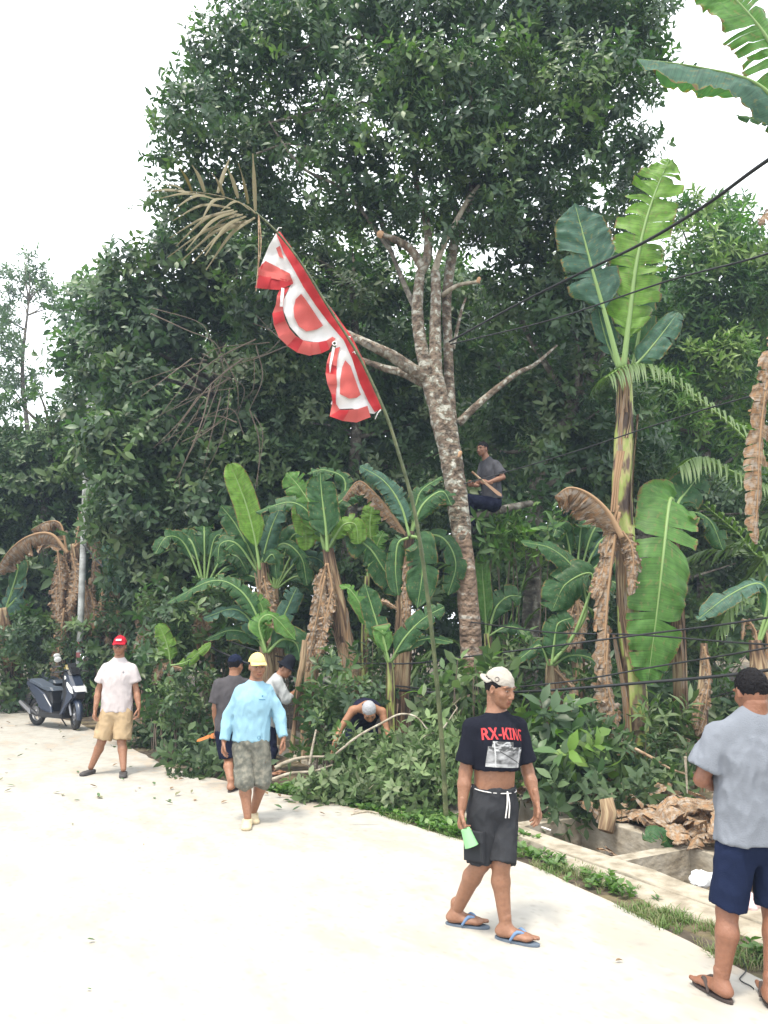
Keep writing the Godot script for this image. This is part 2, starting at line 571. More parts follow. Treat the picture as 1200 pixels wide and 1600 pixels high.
func make_ground():
	floor_noise.seed = 3
	floor_noise.frequency = 0.35
	var b := MB.new()
	var ws := [-90.0, -20.0, -6.0, 0.0, 2.0, 4.62, 4.621, 5.65, 5.651, 6.1, 6.6, 7.2, 8.0, 9.0, 10.5, 12.5, 15.0, 20.0, 30.0, 60.0, 120.0]
	var ss := []
	var s := -40.0
	while s < 130.0:
		ss.append(s)
		s += 0.7 if s > -3.0 and s < 24.0 else 6.0
	var prev := []
	for si in ss:
		var row := []
		for k in ws.size():
			var w: float = ws[k]
			var y := floor_y(si, w)
			if k == 6 or k == 7: y = -0.62
			row.append(b.vert(sw(si, w, y)))
		if prev:
			for k in ws.size() - 1: b.quad(prev[k], prev[k + 1], row[k + 1], row[k])
		prev = row
	tag(obj("ground", b.mesh(), M.soil), "brown soil beside the road and under the trees", "", "", "structure")

	# the road: pale worn concrete, dusty at its edges
	var n1 := FastNoiseLite.new()
	n1.seed = 9
	n1.frequency = 0.5
	n1.fractal_octaves = 5
	var im := Image.create(1024, 512, false, Image.FORMAT_RGB8)
	for y in 512:
		var w := -4.0 + y / 512.0 * 9.0
		for x in 1024:
			var si := -4.0 + x / 1024.0 * 32.0
			var q := n1.get_noise_2d(si * 1.6, w * 4.0)
			var q2 := n1.get_noise_2d(si * 9.0 + 70.0, w * 9.0)
			var c := Color(0.4, 0.375, 0.335)
			c = c.lerp(Color(0.345, 0.32, 0.28), clampf(q * 1.2 + 0.25, 0, 1))
			var e := edge_w(si) - w
			var dust := 0.0
			if q + q2 * 0.5 > 0.42 - 0.36 * smoothstep(0.75, 0.1, minf(e, w - edge_w(si) + 3.6 + 0.1)): dust = clampf(0.45 + q2, 0.0, 0.8)
			c = c.lerp(Color(0.4, 0.315, 0.24), dust * 0.8)
			c = c * (1.0 + q2 * 0.16)
			if n1.get_noise_2d(si * 30.0, w * 30.0 + 40.0) > 0.42: c = c.lerp(Color(0.24, 0.22, 0.185), 0.4)
			im.set_pixel(x, y, c.linear_to_srgb())
	var rm := mat("road_concrete", Color.WHITE, 0.92)
	rm.albedo_texture = ImageTexture.create_from_image(im)
	rm.texture_repeat = false
	b = MB.new()
	prev = []
	s = -8.0
	while s < 45.0:
		var e := edge_w(s) + 0.05 * n1.get_noise_2d(s * 3.0, 7.0)
		var row := []
		for k in [[e - 4.3, -0.03], [e - 4.2, 0.0], [e - 1.8, 0.008], [e, 0.0], [e + 0.03, -0.03]]:
			row.append(b.vert(sw(s, k[0], k[1]), Vector2((s + 4.0) / 32.0, (k[0] + 4.0) / 9.0)))
		if prev:
			for k in 4: b.quad(prev[k], prev[k + 1], row[k + 1], row[k])
		prev = row
		s += 0.25
	tag(obj("road", b.mesh(), rm), "pale worn concrete village road dusty at its edges", "", "", "structure")

	# the open drain: two walls and the struts that brace them
	var drain := thing("drain", "open concrete roadside drain braced by cross beams", "", sw(4, 4.9, 0))
	drain.set_meta("kind", "structure")
	var o := -sw(4, 4.9, 0)
	var turn := Basis(ACROSS, Vector3.UP, -ALONG)
	for side in 2:
		var w0 := 4.54 if side == 0 else FAR_W
		var w1 := NEAR_W if side == 0 else FAR_W + 0.16
		b = MB.new()
		prev = []
		s = -6.0
		while s < 24.0:
			var row := []
			var j := 0.015 * n1.get_noise_2d(s * 8.0, w0)
			for k in [[w0, -0.05], [w0, 0.03], [w0 + 0.015, 0.045], [w1 - 0.015, 0.045], [w1, 0.03], [w1, -0.63]] if side == 0 else [[w0, -0.63], [w0, 0.03], [w0 + 0.015, 0.045], [w1 - 0.015, 0.045], [w1, 0.03], [w1, -0.2]]:
				row.append(b.vert(o + sw(s, k[0] + j, k[1] + j)))
			if prev:
				for k in 5: b.quad(prev[k], prev[k + 1], row[k + 1], row[k])
			prev = row
			s += 0.3
		obj("drain_wall", b.mesh(), M.concrete, drain)
	for k in range(-2, 14):
		b = MB.new()
		b.prism([Vector2(NEAR_W - 0.01, -0.34), Vector2(FAR_W + 0.01, -0.34), Vector2(FAR_W + 0.01, 0.028), Vector2(NEAR_W - 0.01, 0.028)], -0.07, 0.07, 0.012, turn, o + sw(4.9 + k * 1.27, 0, 0))
		obj("cross_beam", b.mesh(), M.concrete, drain)
	# cracked concrete apron on the verge
	b = MB.new()
	prev = []
	s = -2.0
	while s < 5.6:
		var row := []
		var wi := 4.34 + 0.12 * n1.get_noise_2d(s * 5.0, 3.0)
		for k in [[wi, -0.02], [wi + 0.03, 0.012], [4.44, 0.02], [4.536, 0.024]]:
			row.append(b.vert(sw(s, k[0], k[1])))
		if prev:
			for k in 3: b.quad(prev[k], prev[k + 1], row[k + 1], row[k])
		prev = row
		s += 0.2
	tag(obj("pavement_apron", b.mesh(), M.concrete), "broken strip of old concrete between verge grass and drain", "", "", "structure")


# ---------------------------------------------------------------- trees
const MID := [Color(0.08, 0.14, 0.06), Color(0.1, 0.165, 0.065), Color(0.075, 0.13, 0.065), Color(0.125, 0.19, 0.07), Color(0.14, 0.19, 0.09), Color(0.09, 0.145, 0.075)]
const BRIGHT := [Color(0.095, 0.18, 0.055), Color(0.13, 0.24, 0.055), Color(0.18, 0.28, 0.065), Color(0.075, 0.15, 0.055)]
const CANOPY := [Color(0.08, 0.135, 0.072), Color(0.095, 0.155, 0.078), Color(0.075, 0.13, 0.075), Color(0.11, 0.17, 0.075), Color(0.1, 0.165, 0.065), Color(0.14, 0.22, 0.07), Color(0.085, 0.14, 0.08)]
const GLARE_PALE := [Color(0.13, 0.18, 0.12), Color(0.11, 0.16, 0.1), Color(0.15, 0.2, 0.13)]  # far slender tree: glare from the sky behind is put into the leaf colour
var sprigs := {}


func crown(parent: Node3D, called: String, depth: float, clumps: Array, greens: Array, which: String, dense: float, size := 1.0, flat := 1.0, lumps := 9):
	var xf := []
	var cols := []
	var base := parent.position
	for k in clumps:
		var dz: float = k[3] if k.size() > 3 else rng.randf_range(-0.6, 0.6)
		var d := depth + dz
		var r: float = k[2] * d / F
		var n := int(dense * r * r * 200.0 / (size * size))
		fill_clump(xf, cols, at(k[0], k[1], d) - base, Vector3(r, r * flat, r), n, greens, size, 0.0, lumps)
	return scatter(called, sprigs[which], M.leaf, xf, cols, parent)


func limbs(parent: Node3D, trunk: Array, depth: float, clumps: Array, bark: Material, r0: float):
	for k in clumps:
		var c := at(k[0], k[1], depth + (k[3] if k.size() > 3 else 0.0)) - parent.position
		var best: Vector3 = trunk[0]
		for p in trunk:
			if (p - c).length() + (3.0 if p.y > c.y - 0.3 else 0.0) < (best - c).length() + (3.0 if best.y > c.y - 0.3 else 0.0): best = p
		var mid := best.lerp(c, 0.5) + rand_dir() * 0.12 * (c - best).length()
		var line := curve([best, mid, c], 9)
		var b := MB.new()
		b.tube(line, tapered([r0, r0 * 0.6, r0 * 0.25], 9), 6)
		obj("branch", b.mesh(), bark, parent)


func tree(called: String, label: String, group: String, depth: float, stem: Array, r: Array, clumps: Array, greens: Array, which: String, dense: float, bark: Material, size := 1.0) -> Node3D:
	var base := at(stem[0][0], stem[0][1], depth)
	base.y = 0.0
	var t := thing(called, label, "tree", base, group)
	var line := [Vector3(0, -0.1, 0)]
	for p in stem: line.append(at(p[0], p[1], depth + (p[2] if p.size() > 2 else 0.0)) - base)
	line.remove_at(1)
	var sm := curve(line, line.size() * 4)
	var rr := []
	for x in r: rr.append(x * depth / F)
	var b := MB.new()
	b.tube(sm, tapered(rr, sm.size()), 9, 0.06, rng)
	obj("trunk", b.mesh(), bark, t)
	limbs(t, sm, depth, clumps, bark, rr[-1] * 0.7 + 0.012)
	crown(t, "crown", depth, clumps, greens, which, dense, size)
	return t


func make_forest():
	sprigs.mid = sprig(9, 0.24, 0.15, 0.062, 1)
	sprigs.small = sprig(11, 0.24, 0.105, 0.048, 2)
	sprigs.big = sprig(8, 0.3, 0.21, 0.095, 3, 0.35)
	sprigs.long = sprig(9, 0.26, 0.2, 0.058, 4, 0.4)
	var g := "trees behind the banana plants"
	tree("broadleaf_tree", "dense dark large-leaved tree with bare drooping twigs behind the flag", g, 14.5, [[330, 1100, 1.5], [325, 950, 1.6], [335, 780, 1.8], [330, 640, 2.0], [350, 520, 2.0]], [16, 14, 12, 9, 6],
		[[215, 430, 55], [170, 470, 45], [290, 420, 60], [370, 420, 60], [420, 470, 60], [200, 540, 60], [260, 510, 65], [190, 620, 60], [230, 690, 65], [170, 700, 50], [330, 480, 55, 0.8], [300, 780, 70], [210, 790, 65], [390, 620, 60, 1.0], [400, 740, 60, 0.5], [320, 690, 60, 1.4], [430, 560, 55, 1.2], [280, 880, 70, 0.6], [220, 900, 65, 0.6], [350, 870, 70, 1.2], [150, 570, 40, 1.6], [145, 640, 44, 1.8], [140, 715, 44, 1.8], [150, 520, 26, 1.6]], MID, "big", 1.1, M.grey_bark, 0.78)
	tree("slender_tree", "slender sparse tree with white sky glare painted into its pale leaves", g, 27.0, [[50, 1060], [52, 900], [45, 700], [35, 580], [45, 470]], [6, 5, 4, 3, 1.5],
		[[45, 420, 24], [70, 470, 20], [30, 470, 26], [15, 520, 26], [75, 450, 14], [5, 600, 26], [20, 430, 18], [88, 480, 12], [10, 570, 24], [45, 400, 12], [60, 440, 20], [0, 500, 24], [25, 540, 22], [35, 600, 22], [65, 600, 18], [0, 640, 26]], GLARE_PALE, "mid", 0.7, M.grey_bark)
	tree("bushy_tree", "bushy mid green tree behind the parked scooters", g, 20.0, [[70, 1090], [75, 950], [70, 800], [80, 680]], [10, 9, 7, 4],
		[[60, 690, 40], [115, 640, 36], [100, 690, 55], [20, 720, 50], [50, 770, 70], [125, 770, 60], [0, 800, 60], [90, 850, 65], [20, 880, 60], [135, 690, 40], [150, 900, 60], [0, 680, 30], [60, 940, 60], [150, 590, 30], [20, 620, 16], [60, 610, 14]], [Color(0.08, 0.14, 0.06), Color(0.11, 0.17, 0.075), Color(0.13, 0.2, 0.08), Color(0.07, 0.12, 0.06)], "mid", 1.15, M.grey_bark)
	tree("bushy_tree", "shaded tree whose leaves fill the space behind the red and white flag", g, 15.5, [[545, 1110], [540, 950], [550, 780], [560, 600], [550, 450]], [13, 12, 10, 8, 5],
		[[470, 400, 65], [550, 390, 60], [480, 480, 70], [560, 480, 70], [630, 440, 60], [470, 570, 70], [560, 590, 75], [640, 560, 65], [480, 660, 70], [570, 690, 75], [650, 660, 65], [520, 770, 70], [620, 770, 70], [440, 780, 65], [700, 560, 60, 1.0], [720, 460, 60, 1.0], [700, 700, 60, 1.0], [400, 360, 60], [340, 350, 55]], MID, "mid", 1.25, M.grey_bark)
	tree("bushy_tree", "leafy tree with a thin dark trunk beside the man in the tree", g, 13.6, [[822, 1110], [828, 1000], [835, 860], [838, 760], [860, 690], [900, 640]], [15, 14, 13, 12, 8, 6],
		[[790, 390, 60], [860, 400, 65], [800, 480, 70], [880, 490, 70], [760, 560, 55, 0.8], [850, 590, 65, 0.5], [930, 470, 60], [920, 560, 65], [880, 660, 60], [830, 690, 50], [940, 640, 60], [810, 640, 55, 0.6], [850, 740, 45], [920, 730, 60], [870, 330, 60], [950, 380, 60], [770, 700, 40, 1.6]], MID, "mid", 1.2, M.grey_bark)
	tree("bushy_tree", "tree with fresh yellow green leaves behind the tall banana plant", g, 16.5, [[1105, 1110], [1100, 950], [1105, 780], [1095, 600], [1100, 480]], [13, 12, 10, 8, 5],
		[[1110, 325, 38], [1145, 340, 30], [1150, 400, 60], [1085, 410, 60], [1195, 420, 60], [1040, 470, 60], [1110, 490, 70], [1190, 510, 65], [1240, 480, 70], [1060, 560, 70], [1140, 590, 75], [1210, 610, 70], [1000, 560, 60], [1010, 650, 65], [1090, 680, 70], [1170, 700, 70], [1060, 340, 24]], BRIGHT, "long", 1.1, M.grey_bark)
	tree("bushy_tree", "dark tree standing behind the tall banana plant's trunk", g, 15.0, [[1010, 1110], [1005, 950], [1000, 820], [990, 700]], [12, 11, 9, 5],
		[[960, 760, 60], [1040, 770, 65], [1000, 690, 60], [1120, 790, 65], [1200, 800, 70], [920, 810, 55], [1060, 850, 65], [1150, 880, 70], [960, 700, 50], [1230, 900, 70]], MID, "mid", 1.2, M.grey_bark)
	# the wood beyond, one mass
	var xf := []
	var cols := []
	for k in 210:
		var px := rng.randf_range(-120, 1330)
		var top := 720.0 if px < 150.0 else 470.0
		var d := rng.randf_range(20.0, 25.0)
		fill_clump(xf, cols, at(px, rng.randf_range(top, 1010), d), Vector3.ONE * rng.randf_range(0.9, 1.4), 130, MID, 1.9, 0.0, 8)
	for k in 40:
		fill_clump(xf, cols, at(rng.randf_range(-500, -120), rng.randf_range(600, 1010), rng.randf_range(16, 25)), Vector3.ONE * 1.4, 60, MID, 2.0, 0.0, 8)
	tag(scatter("forest", sprigs.mid, M.leaf, xf, cols), "dark wood closing the view behind the trees", "wood", "", "stuff")


func make_main_tree():
	var D := 11.5
	var base := at(738, 1060, D)
	base.y = 0.0
	var t := thing("lichen_tree", "tall tree with lichen mottled trunk splitting into bare lopped stems", "tree", base)
	var stems := [
		["trunk", [[742, 1185], [738, 1060], [732, 950], [724, 860], [716, 800], [708, 740]], [23, 20, 19, 18, 17, 12], "bare_bark"],
		["stem", [[722, 845], [717, 800], [710, 750], [702, 700], [690, 655], [678, 620]], [17.6, 19.5, 20, 21, 22, 13], "bark"],
		["stem", [[705, 720, 0.02], [690, 655], [672, 600], [658, 540], [652, 485], [656, 430]], [18, 19, 15, 12, 11, 9], "bark"],
		["stem", [[712, 730, -0.05], [700, 660, -0.06], [683, 590, -0.08], [680, 520, -0.05], [681, 460], [680, 425]], [14, 15, 12, 11, 10, 9], "bark"],
		["stem", [[714, 740, 0.1], [706, 680, 0.12], [702, 600, 0.2], [700, 530, 0.2], [698, 470, 0.2], [706, 400, 0.25], [718, 350, 0.25], [735, 308, 0.2], [742, 240, 0.2], [735, 150], [740, 60]], [13, 13, 10, 9, 9, 10, 9, 8, 6, 4, 3], "bark"],
		["branch", [[656, 430], [668, 400, -0.05], [668, 355], [655, 305], [645, 250], [640, 190], [620, 120], [600, 40]], [9, 9, 8, 7, 6, 5, 4, 3], "bark"],
		["branch", [[660, 418], [642, 390, -0.1], [618, 375, -0.2], [596, 367, -0.3]], [9, 8, 7, 5], "bark"],
		["branch", [[678, 428], [690, 390, -0.12], [708, 355, -0.15], [730, 315, -0.1], [748, 290]], [7, 6, 5, 5, 3], "pale_wood"],
		["branch", [[652, 490], [630, 440, 0.1], [612, 395, 0.2], [590, 330, 0.3], [560, 250, 0.3]], [6, 5, 4, 4, 2], "grey_bark"],
		["branch", [[664, 590], [640, 575, -0.15], [612, 556, -0.3], [580, 540, -0.5], [540, 520, -0.5]], [13, 12, 11, 9, 6], "bark"],
		["branch", [[664, 600, 0.1], [630, 583, 0.1], [600, 575, 0.15], [560, 560, 0.3]], [9, 8, 7, 4], "bark"],
		["branch", [[716, 662, 0.05], [740, 638, 0.0], [775, 608, 0.05], [810, 582, 0.15], [835, 570, 0.4], [870, 540, 0.8]], [8, 7, 6, 5, 4, 2], "bark"],
		["branch", [[690, 462, 0.05], [715, 446, -0.1], [747, 440, -0.2]], [5, 4, 3], "pale_wood"],
		["branch", [[708, 545, 0.2], [720, 490, 0.2], [728, 465, 0.2]], [4, 3, 2], "bark"],
		["branch", [[722, 815, 0.15], [745, 806, 0.35], [785, 796, 0.5], [830, 786, 0.9]], [9, 8, 8, 6], "grey_bark"],
				["branch", [[640, 190], [560, 160, 0.2], [470, 180, 0.3], [390, 200]], [5, 4, 3, 2], "grey_bark"],
		["branch", [[600, 60], [520, 60], [440, 90]], [4, 3, 2], "grey_bark"],
		["branch", [[740, 150], [820, 130, 0.3], [920, 120, 0.3]], [4, 3, 2], "grey_bark"],
		["branch", [[742, 240, 0.2], [800, 220, 0.3], [880, 230, 0.5]], [5, 4, 2], "grey_bark"],
		["branch", [[560, 250, 0.3], [500, 235], [450, 225], [400, 240]], [4, 3, 2, 2], "grey_bark"],
		["branch", [[612, 395, 0.2], [540, 300], [470, 260], [420, 190]], [4, 3, 3, 2], "grey_bark"],
		["branch", [[718, 350, 0.25], [700, 280, 0.4], [690, 200, 0.3], [700, 120]], [4, 4, 3, 2], "grey_bark"],
	]
	for k in stems:
		var line := []
		for p in k[1]: line.append(at(p[0], p[1], D + (p[2] if p.size() > 2 else 0.0)) - base)
		if k[0] == "trunk": line[0].y = -0.15
		var n: int = line.size() * 5
		var rr := []
		for x in k[2]: rr.append(x * D / F)
		var b := MB.new()
		for i in rr.size(): rr[i] *= 0.86
		b.tube(curve(line, n), tapered(rr, n), 14 if k[0] != "branch" else 9, 0.045, rng)
		obj(k[0], b.mesh(), M[k[3]], t)
	# fresh cuts where limbs were lopped off
	for k in [[596, 367, -0.3, 5.5], [747, 440, -0.2, 3.5], [718, 712, -0.19, 3.0]]:
		var p := at(k[0], k[1], D + k[2]) - base
		var b := MB.new()
		var d := Vector3(-0.9, 0.35, 0.2) if k[0] < 650 else Vector3(0.3, 0.9, 0.2)
		b.tube([p - d * 0.02, p + d * 0.05, p + d * 0.075], [k[3] * D / F * 1.05, k[3] * D / F * 1.0, 0.01], 7, 0.2, rng)
		obj("cut_end", b.mesh(), M.cut_wood, t)
	var clumps := [[400, 80, 70], [335, 105, 58], [305, 190, 58], [290, 255, 42], [375, 180, 75], [470, 60, 80], [560, 40, 85], [660, 50, 85], [760, 50, 95], [860, 60, 95], [945, 70, 80], [1005, 75, 55], [950, 145, 72], [880, 160, 85], [780, 150, 85], [690, 150, 70], [590, 140, 75], [490, 160, 75], [420, 260, 62], [510, 260, 62], [590, 265, 50], [690, 255, 50], [780, 260, 70], [870, 260, 65], [940, 235, 50], [985, 250, 38], [500, -60, 100], [640, -80, 110], [800, -80, 120], [930, -30, 85], [400, 15, 60], [330, 330, 45, 1.0], [290, 340, 34, 1.0], [440, 340, 55, 1.2], [1020, 110, 36], [270, 200, 30], [610, 340, 50, 1.2], [760, 340, 60, 1.4], [830, 330, 60, 1.4], [970, 310, 50, 1.6], [520, 340, 34, 1.3], [1000, 20, 40], [620, 180, 50, -0.9], [680, 120, 60, -1.0], [740, 200, 50, -0.9], [640, 260, 34, -0.8], [760, 120, 60, -1.0], [560, 210, 50, -0.8], [790, 330, 44, -0.5], [540, 320, 40, -0.3], [700, 230, 36, -0.8], [700, 330, 34, -0.5], [640, 330, 30, -0.6], [740, 270, 40, -0.6], [600, 330, 30, -0.2], [690, 370, 22, -0.4], [250, 310, 26, 0.8], [300, 310, 34, 0.6], [360, 290, 50, 0.6]]
	crown(t, "crown", D + 0.3, clumps, CANOPY, "small", 2.2, 1.15, 1.0, 14)


# ---------------------------------------------------------------- banana plants
# one blade: midrib line, width, the way its upper face looks, how torn, how folded, how much the halves droop
func blade(line: Array, width: float, face: Vector3, sd: int, tear := 0.12, fold := 0.25, droop := 0.25, rough := 0.0, bare := 0.12) -> Array:
	var r := RandomNumberGenerator.new()
	r.seed = sd
	var ns := 44
	var P := curve(line, ns)
	var L := 0.0
	for i in ns - 1: L += (P[i + 1] - P[i]).length()
	var b := MB.new()
	var rib := MB.new()
	var rad := []
	for i in ns: rad.append(lerpf(width * 0.045 + 0.006, 0.003, float(i) / (ns - 1)))
	rib.tube(P, rad, 6)
	var wv := FastNoiseLite.new()
	wv.seed = sd
	wv.frequency = 1.0
	for side: float in [-1.0, 1.0]:
		var i0 := int(bare * ns)
		while i0 < ns - 1:
			var i1 := i0 + 1
			while i1 < ns - 1 and not (r.randf() < tear): i1 += 1
			var hang := r.randf_range(-0.3, 0.75) * clampf(tear * 6.0, 0.0, 1.0)
			var pinch := 0.0 if i1 == ns - 1 and i0 <= int(bare * ns) else r.randf_range(0.05, 0.42)
			var cut := r.randf_range(0.86, 1.0) if tear > 0.1 else 1.0
			var prev := []
			for i in range(i0, i1 + 1):
				var t := (float(i) / (ns - 1) - bare) / (1.0 - bare)
				var T: Vector3 = (P[mini(i + 1, ns - 1)] - P[maxi(i - 1, 0)]).normalized()
				var S: Vector3 = T.cross(face).normalized() * side
				var N: Vector3 = S.cross(T).normalized() * side
				if N.dot(face) < 0.0: N = -N
				var sh := minf(1.0, pow(clampf(t / 0.16, 0, 1), 0.6))
				if t > 0.5: sh *= sqrt(maxf(0.0, 1.0 - pow((t - 0.5) / 0.505, 2.6)))
				var w := width * 0.5 * sh * cut
				var k := (float(i - i0) / maxf(1.0, i1 - i0)) * 2.0 - 1.0
				var row := []
				for j in 6:
					var x := j / 5.0
					var ang := fold - droop * x - hang * x
					var q: Vector3 = P[i] + S * w * x * cos(ang) + N * w * x * sin(ang) + T * (0.22 * w * x - k * pinch * x * x * L * float(i1 - i0) / ns * 0.5)
					q += N * (0.1 * width * wv.get_noise_2d(t * L * 4.0 + 9.0 * side, x * 1.5) + rough * width * wv.get_noise_2d(t * L * 14.0 + 50.0 * side, x * 4.0)) * (0.3 + x)
					q += T * rough * width * 0.6 * wv.get_noise_2d(t * L * 11.0 + 90.0 * side, x * 3.0) * x
					row.append(b.vert(q, Vector2(t * L, x)))
				if prev:
					for j in 5:
						if side > 0: b.quad(prev[j], prev[j + 1], row[j + 1], row[j])
						else: b.quad(prev[j], row[j], row[j + 1], prev[j + 1])
				prev = row
			i0 = i1
	return [b.mesh(), rib.mesh()]


func leaf(plant: Node3D, px: Array, width_px: float, depth: float, m: String, opt := {}):
	var line := []
	for p in pts(px, depth): line.append(p - plant.position)
	var face: Vector3 = opt.get("face", Vector3(0, 0.35, 1.0))
	var dry := m.contains("dry")
	var r := blade(line, width_px * depth / F, face.normalized(), opt.get("seed", rng.randi() % 9999), opt.get("tear", 0.1) * 1.5, opt.get("fold", 0.25), opt.get("droop", 0.3), opt.get("rough", 0.0), opt.get("bare", 0.12))
	var o := obj("dry_leaf" if dry else "leaf", r[0], M[m], plant)
	obj("midrib", r[1], M.dry_midrib if dry else M.midrib, o)


func dry(plant: Node3D, px: Array, width_px: float, depth: float, m := "dry_leaf", rough := 0.35, arched := false):
	width_px *= 0.8
	if arched:
		leaf(plant, px, width_px, depth, m, {"tear": 0.2, "fold": -0.95, "droop": 0.45, "rough": rough, "bare": 0.05, "face": Vector3(0, 1, 0.45)})
		return
	leaf(plant, px, width_px, depth, m, {"tear": 0.24, "fold": rng.randf_range(-0.5, 0.4), "droop": rng.randf_range(0.2, 0.7), "rough": rough * 0.75, "bare": 0.03, "face": Vector3(rng.randf_range(-0.5, 0.5), 0.2, 1.0)})


func stem(plant: Node3D, px: Array, r: Array, depth: float, m: String, sheaths := 5):
	var line := pts(px, depth)
	for i in line.size(): line[i] -= plant.position
	if sheaths >= 0: line[0].y = -0.08
	var n: int = line.size() * 6
	var rr := []
	for x in r: rr.append(x * depth / F)
	var P := curve(line, n)
	var R := tapered(rr, n)
	var b := MB.new()
	b.tube(P, R, 12, 0.05, rng)
	obj("trunk", b.mesh(), M[m], plant)
	for k in sheaths:                                  # old leaf sheaths peeling off the stem
		var i0 := rng.randi_range(2, maxi(3, n - 10))
		var i1 := mini(n - 1, i0 + rng.randi_range(5, 11))
		var a0 := rng.randf_range(-0.6, PI + 0.6)
		var da := rng.randf_range(0.4, 0.9)
		b = MB.new()
		var prev := []
		for i in range(i0, i1 + 1):
			var t := float(i - i0) / (i1 - i0)
			var row := []
			for j in 4:
				var a := a0 + da * (j / 3.0 - 0.5) * (1.0 - 0.6 * t) + 0.2 * sin(t * 5.0 + k)
				var out: float = R[i] * (1.03 + 0.45 * pow(t, 3.0) * rng.randf_range(0.6, 1.2)) + 0.004 * j
				row.append(b.vert(P[i] + Vector3(cos(a), 0, sin(a)) * out, Vector2(j * 0.1 + k * 0.13, P[i].y)))
			if prev:
				for j in 3: b.quad(prev[j], row[j], row[j + 1], prev[j + 1])
			prev = row
		obj("leaf_sheath", b.mesh(), M.dry_stem if k % 3 else M.dry_leaf, plant)


func plant_at(called: String, label: String, group: String, px: float, depth: float) -> Node3D:
	var p := at(px, 1100, depth)
	p.y = 0.0
	return thing(called, label, "banana plant", p, group)


func make_bananas():
	var g := "banana plants along the roadside"
	var up := Vector3(0, 0.8, 0.6)
	# the tall one beyond the drain
	var D := 9.8
	var p := plant_at("banana_plant", "tallest banana plant, green trunk, torn upright leaf and dry hanging leaf", g, 992, D)
	stem(p, [[1000, 1215], [994, 1120], [985, 1000], [978, 880], [972, 780], [975, 680], [977, 600], [975, 560]], [21, 20, 18, 17, 16, 15, 11, 7], D, "green_stem", 11)
	leaf(p, [[974, 575], [983, 500], [993, 420], [1008, 350], [1026, 295], [1046, 248]], 98, D - 0.1, "blade_lime", {"tear": 0.42, "fold": 0.15, "droop": 0.1, "seed": 4})
	leaf(p, [[968, 575], [948, 500], [928, 430], [912, 370], [898, 318]], 92, D - 0.2, "blade_blue", {"tear": 0.05, "fold": 0.3, "bare": 0.3, "seed": 21, "face": Vector3(-0.2, 0.3, 1)})
	leaf(p, [[968, 580], [950, 540], [940, 505], [932, 470]], 40, D + 0.1, "blade_blue", {"tear": 0.05, "bare": 0.2, "fold": 0.5})
	leaf(p, [[982, 580], [1003, 560], [1028, 530], [1060, 488]], 48, D, "blade_blue", {"tear": 0.06, "bare": 0.25})
	leaf(p, [[985, 590], [1000, 500], [985, 420], [960, 380]], 60, D + 0.5, "blade_mid", {"tear": 0.1})
	dry(p, [[972, 840], [950, 800], [920, 772], [890, 762], [868, 775]], 110, D - 0.4, "dry_leaf", 0.1, true)
	dry(p, [[968, 800], [958, 860], [950, 930], [945, 1010], [946, 1090], [950, 1150]], 52, D - 0.35)
	dry(p, [[972, 830], [985, 850], [990, 880], [985, 930]], 44, D - 0.4)
	dry(p, [[966, 790], [950, 850], [940, 900], [925, 935]], 40, D - 0.3)
	dry(p, [[950, 990], [948, 1060], [962, 1130], [960, 1190]], 40, D - 0.35)
	for k in 3:
		var b := MB.new()
		var q := pts([[966 + k * 4, 705], [960 + k * 3, 750], [955 + k * 4, 800]], D - 0.3)
		for i in 3: q[i] -= p.position
		b.tube(q, [0.022, 0.016, 0.012], 6)
		obj("dry_leaf_stalk", b.mesh(), M.dry_midrib, p)
	p = plant_at("banana_plant", "banana plant behind the tall one with a broad green leaf hanging straight down", g, 1062, 10.1)
	stem(p, [[1066, 1210], [1064, 1100], [1058, 950], [1052, 800]], [12, 11, 9, 5], 10.1, "dry_stem", 5)
	leaf(p, [[1052, 810], [1050, 782], [1045, 790, -0.2], [1036, 870, -0.5], [1026, 960, -0.6], [1012, 1068, -0.6]], 96, 10.1, "blade_bright", {"tear": 0.06, "bare": 0.16, "fold": 0.12, "droop": 0.15, "seed": 12, "face": Vector3(0.1, 0.45, 1)})
	leaf(p, [[1054, 810], [1060, 785], [1075, 765, 0.2], [1098, 735, 0.3]], 66, 10.1, "blade_mid", {"tear": 0.05})
	leaf(p, [[1054, 810], [1080, 800], [1110, 815], [1130, 860]], 44, 10.2, "blade_mid", {"tear": 0.1, "face": up})
	# at the frame's upper corner, nearer
	D = 6.4
	p = plant_at("banana_plant", "banana plant whose broad leaves lean over the road above the cable", g, 1275, D)
	stem(p, [[1285, 1330], [1278, 1000], [1272, 700], [1268, 420], [1262, 250]], [30, 27, 24, 18, 10], D, "green_stem", 5)
	leaf(p, [[1262, 270], [1235, 190], [1180, 130], [1090, 105], [996, 92]], 112, D - 0.2, "blade_blue", {"tear": 0.04, "fold": -0.55, "droop": 0.2, "bare": 0.2, "seed": 5, "face": Vector3(-0.1, 1.0, 0.45)})
	leaf(p, [[1262, 260], [1245, 160], [1205, 70], [1150, 0], [1090, -60]], 118, D, "blade_bright", {"tear": 0.12, "fold": 0.2, "bare": 0.2, "seed": 8, "face": Vector3(0.1, -0.2, 1)})
	leaf(p, [[1268, 260], [1290, 100], [1330, 0]], 100, D, "blade_bright", {"tear": 0.12})
	leaf(p, [[1266, 250], [1230, 215], [1190, 190], [1150, 180]], 24, D + 0.2, "blade_mid", {"tear": 0.2})
	dry(p, [[1262, 420], [1225, 520], [1200, 590], [1188, 680], [1184, 770], [1180, 850]], 58, D, "dry_leaf", 0.2)
	dry(p, [[1262, 440], [1220, 560], [1196, 620], [1175, 650]], 34, D)
	dry(p, [[1264, 420], [1235, 350], [1210, 330], [1185, 350]], 34, D)
	# small ones beside the tall one
	D = 10.6
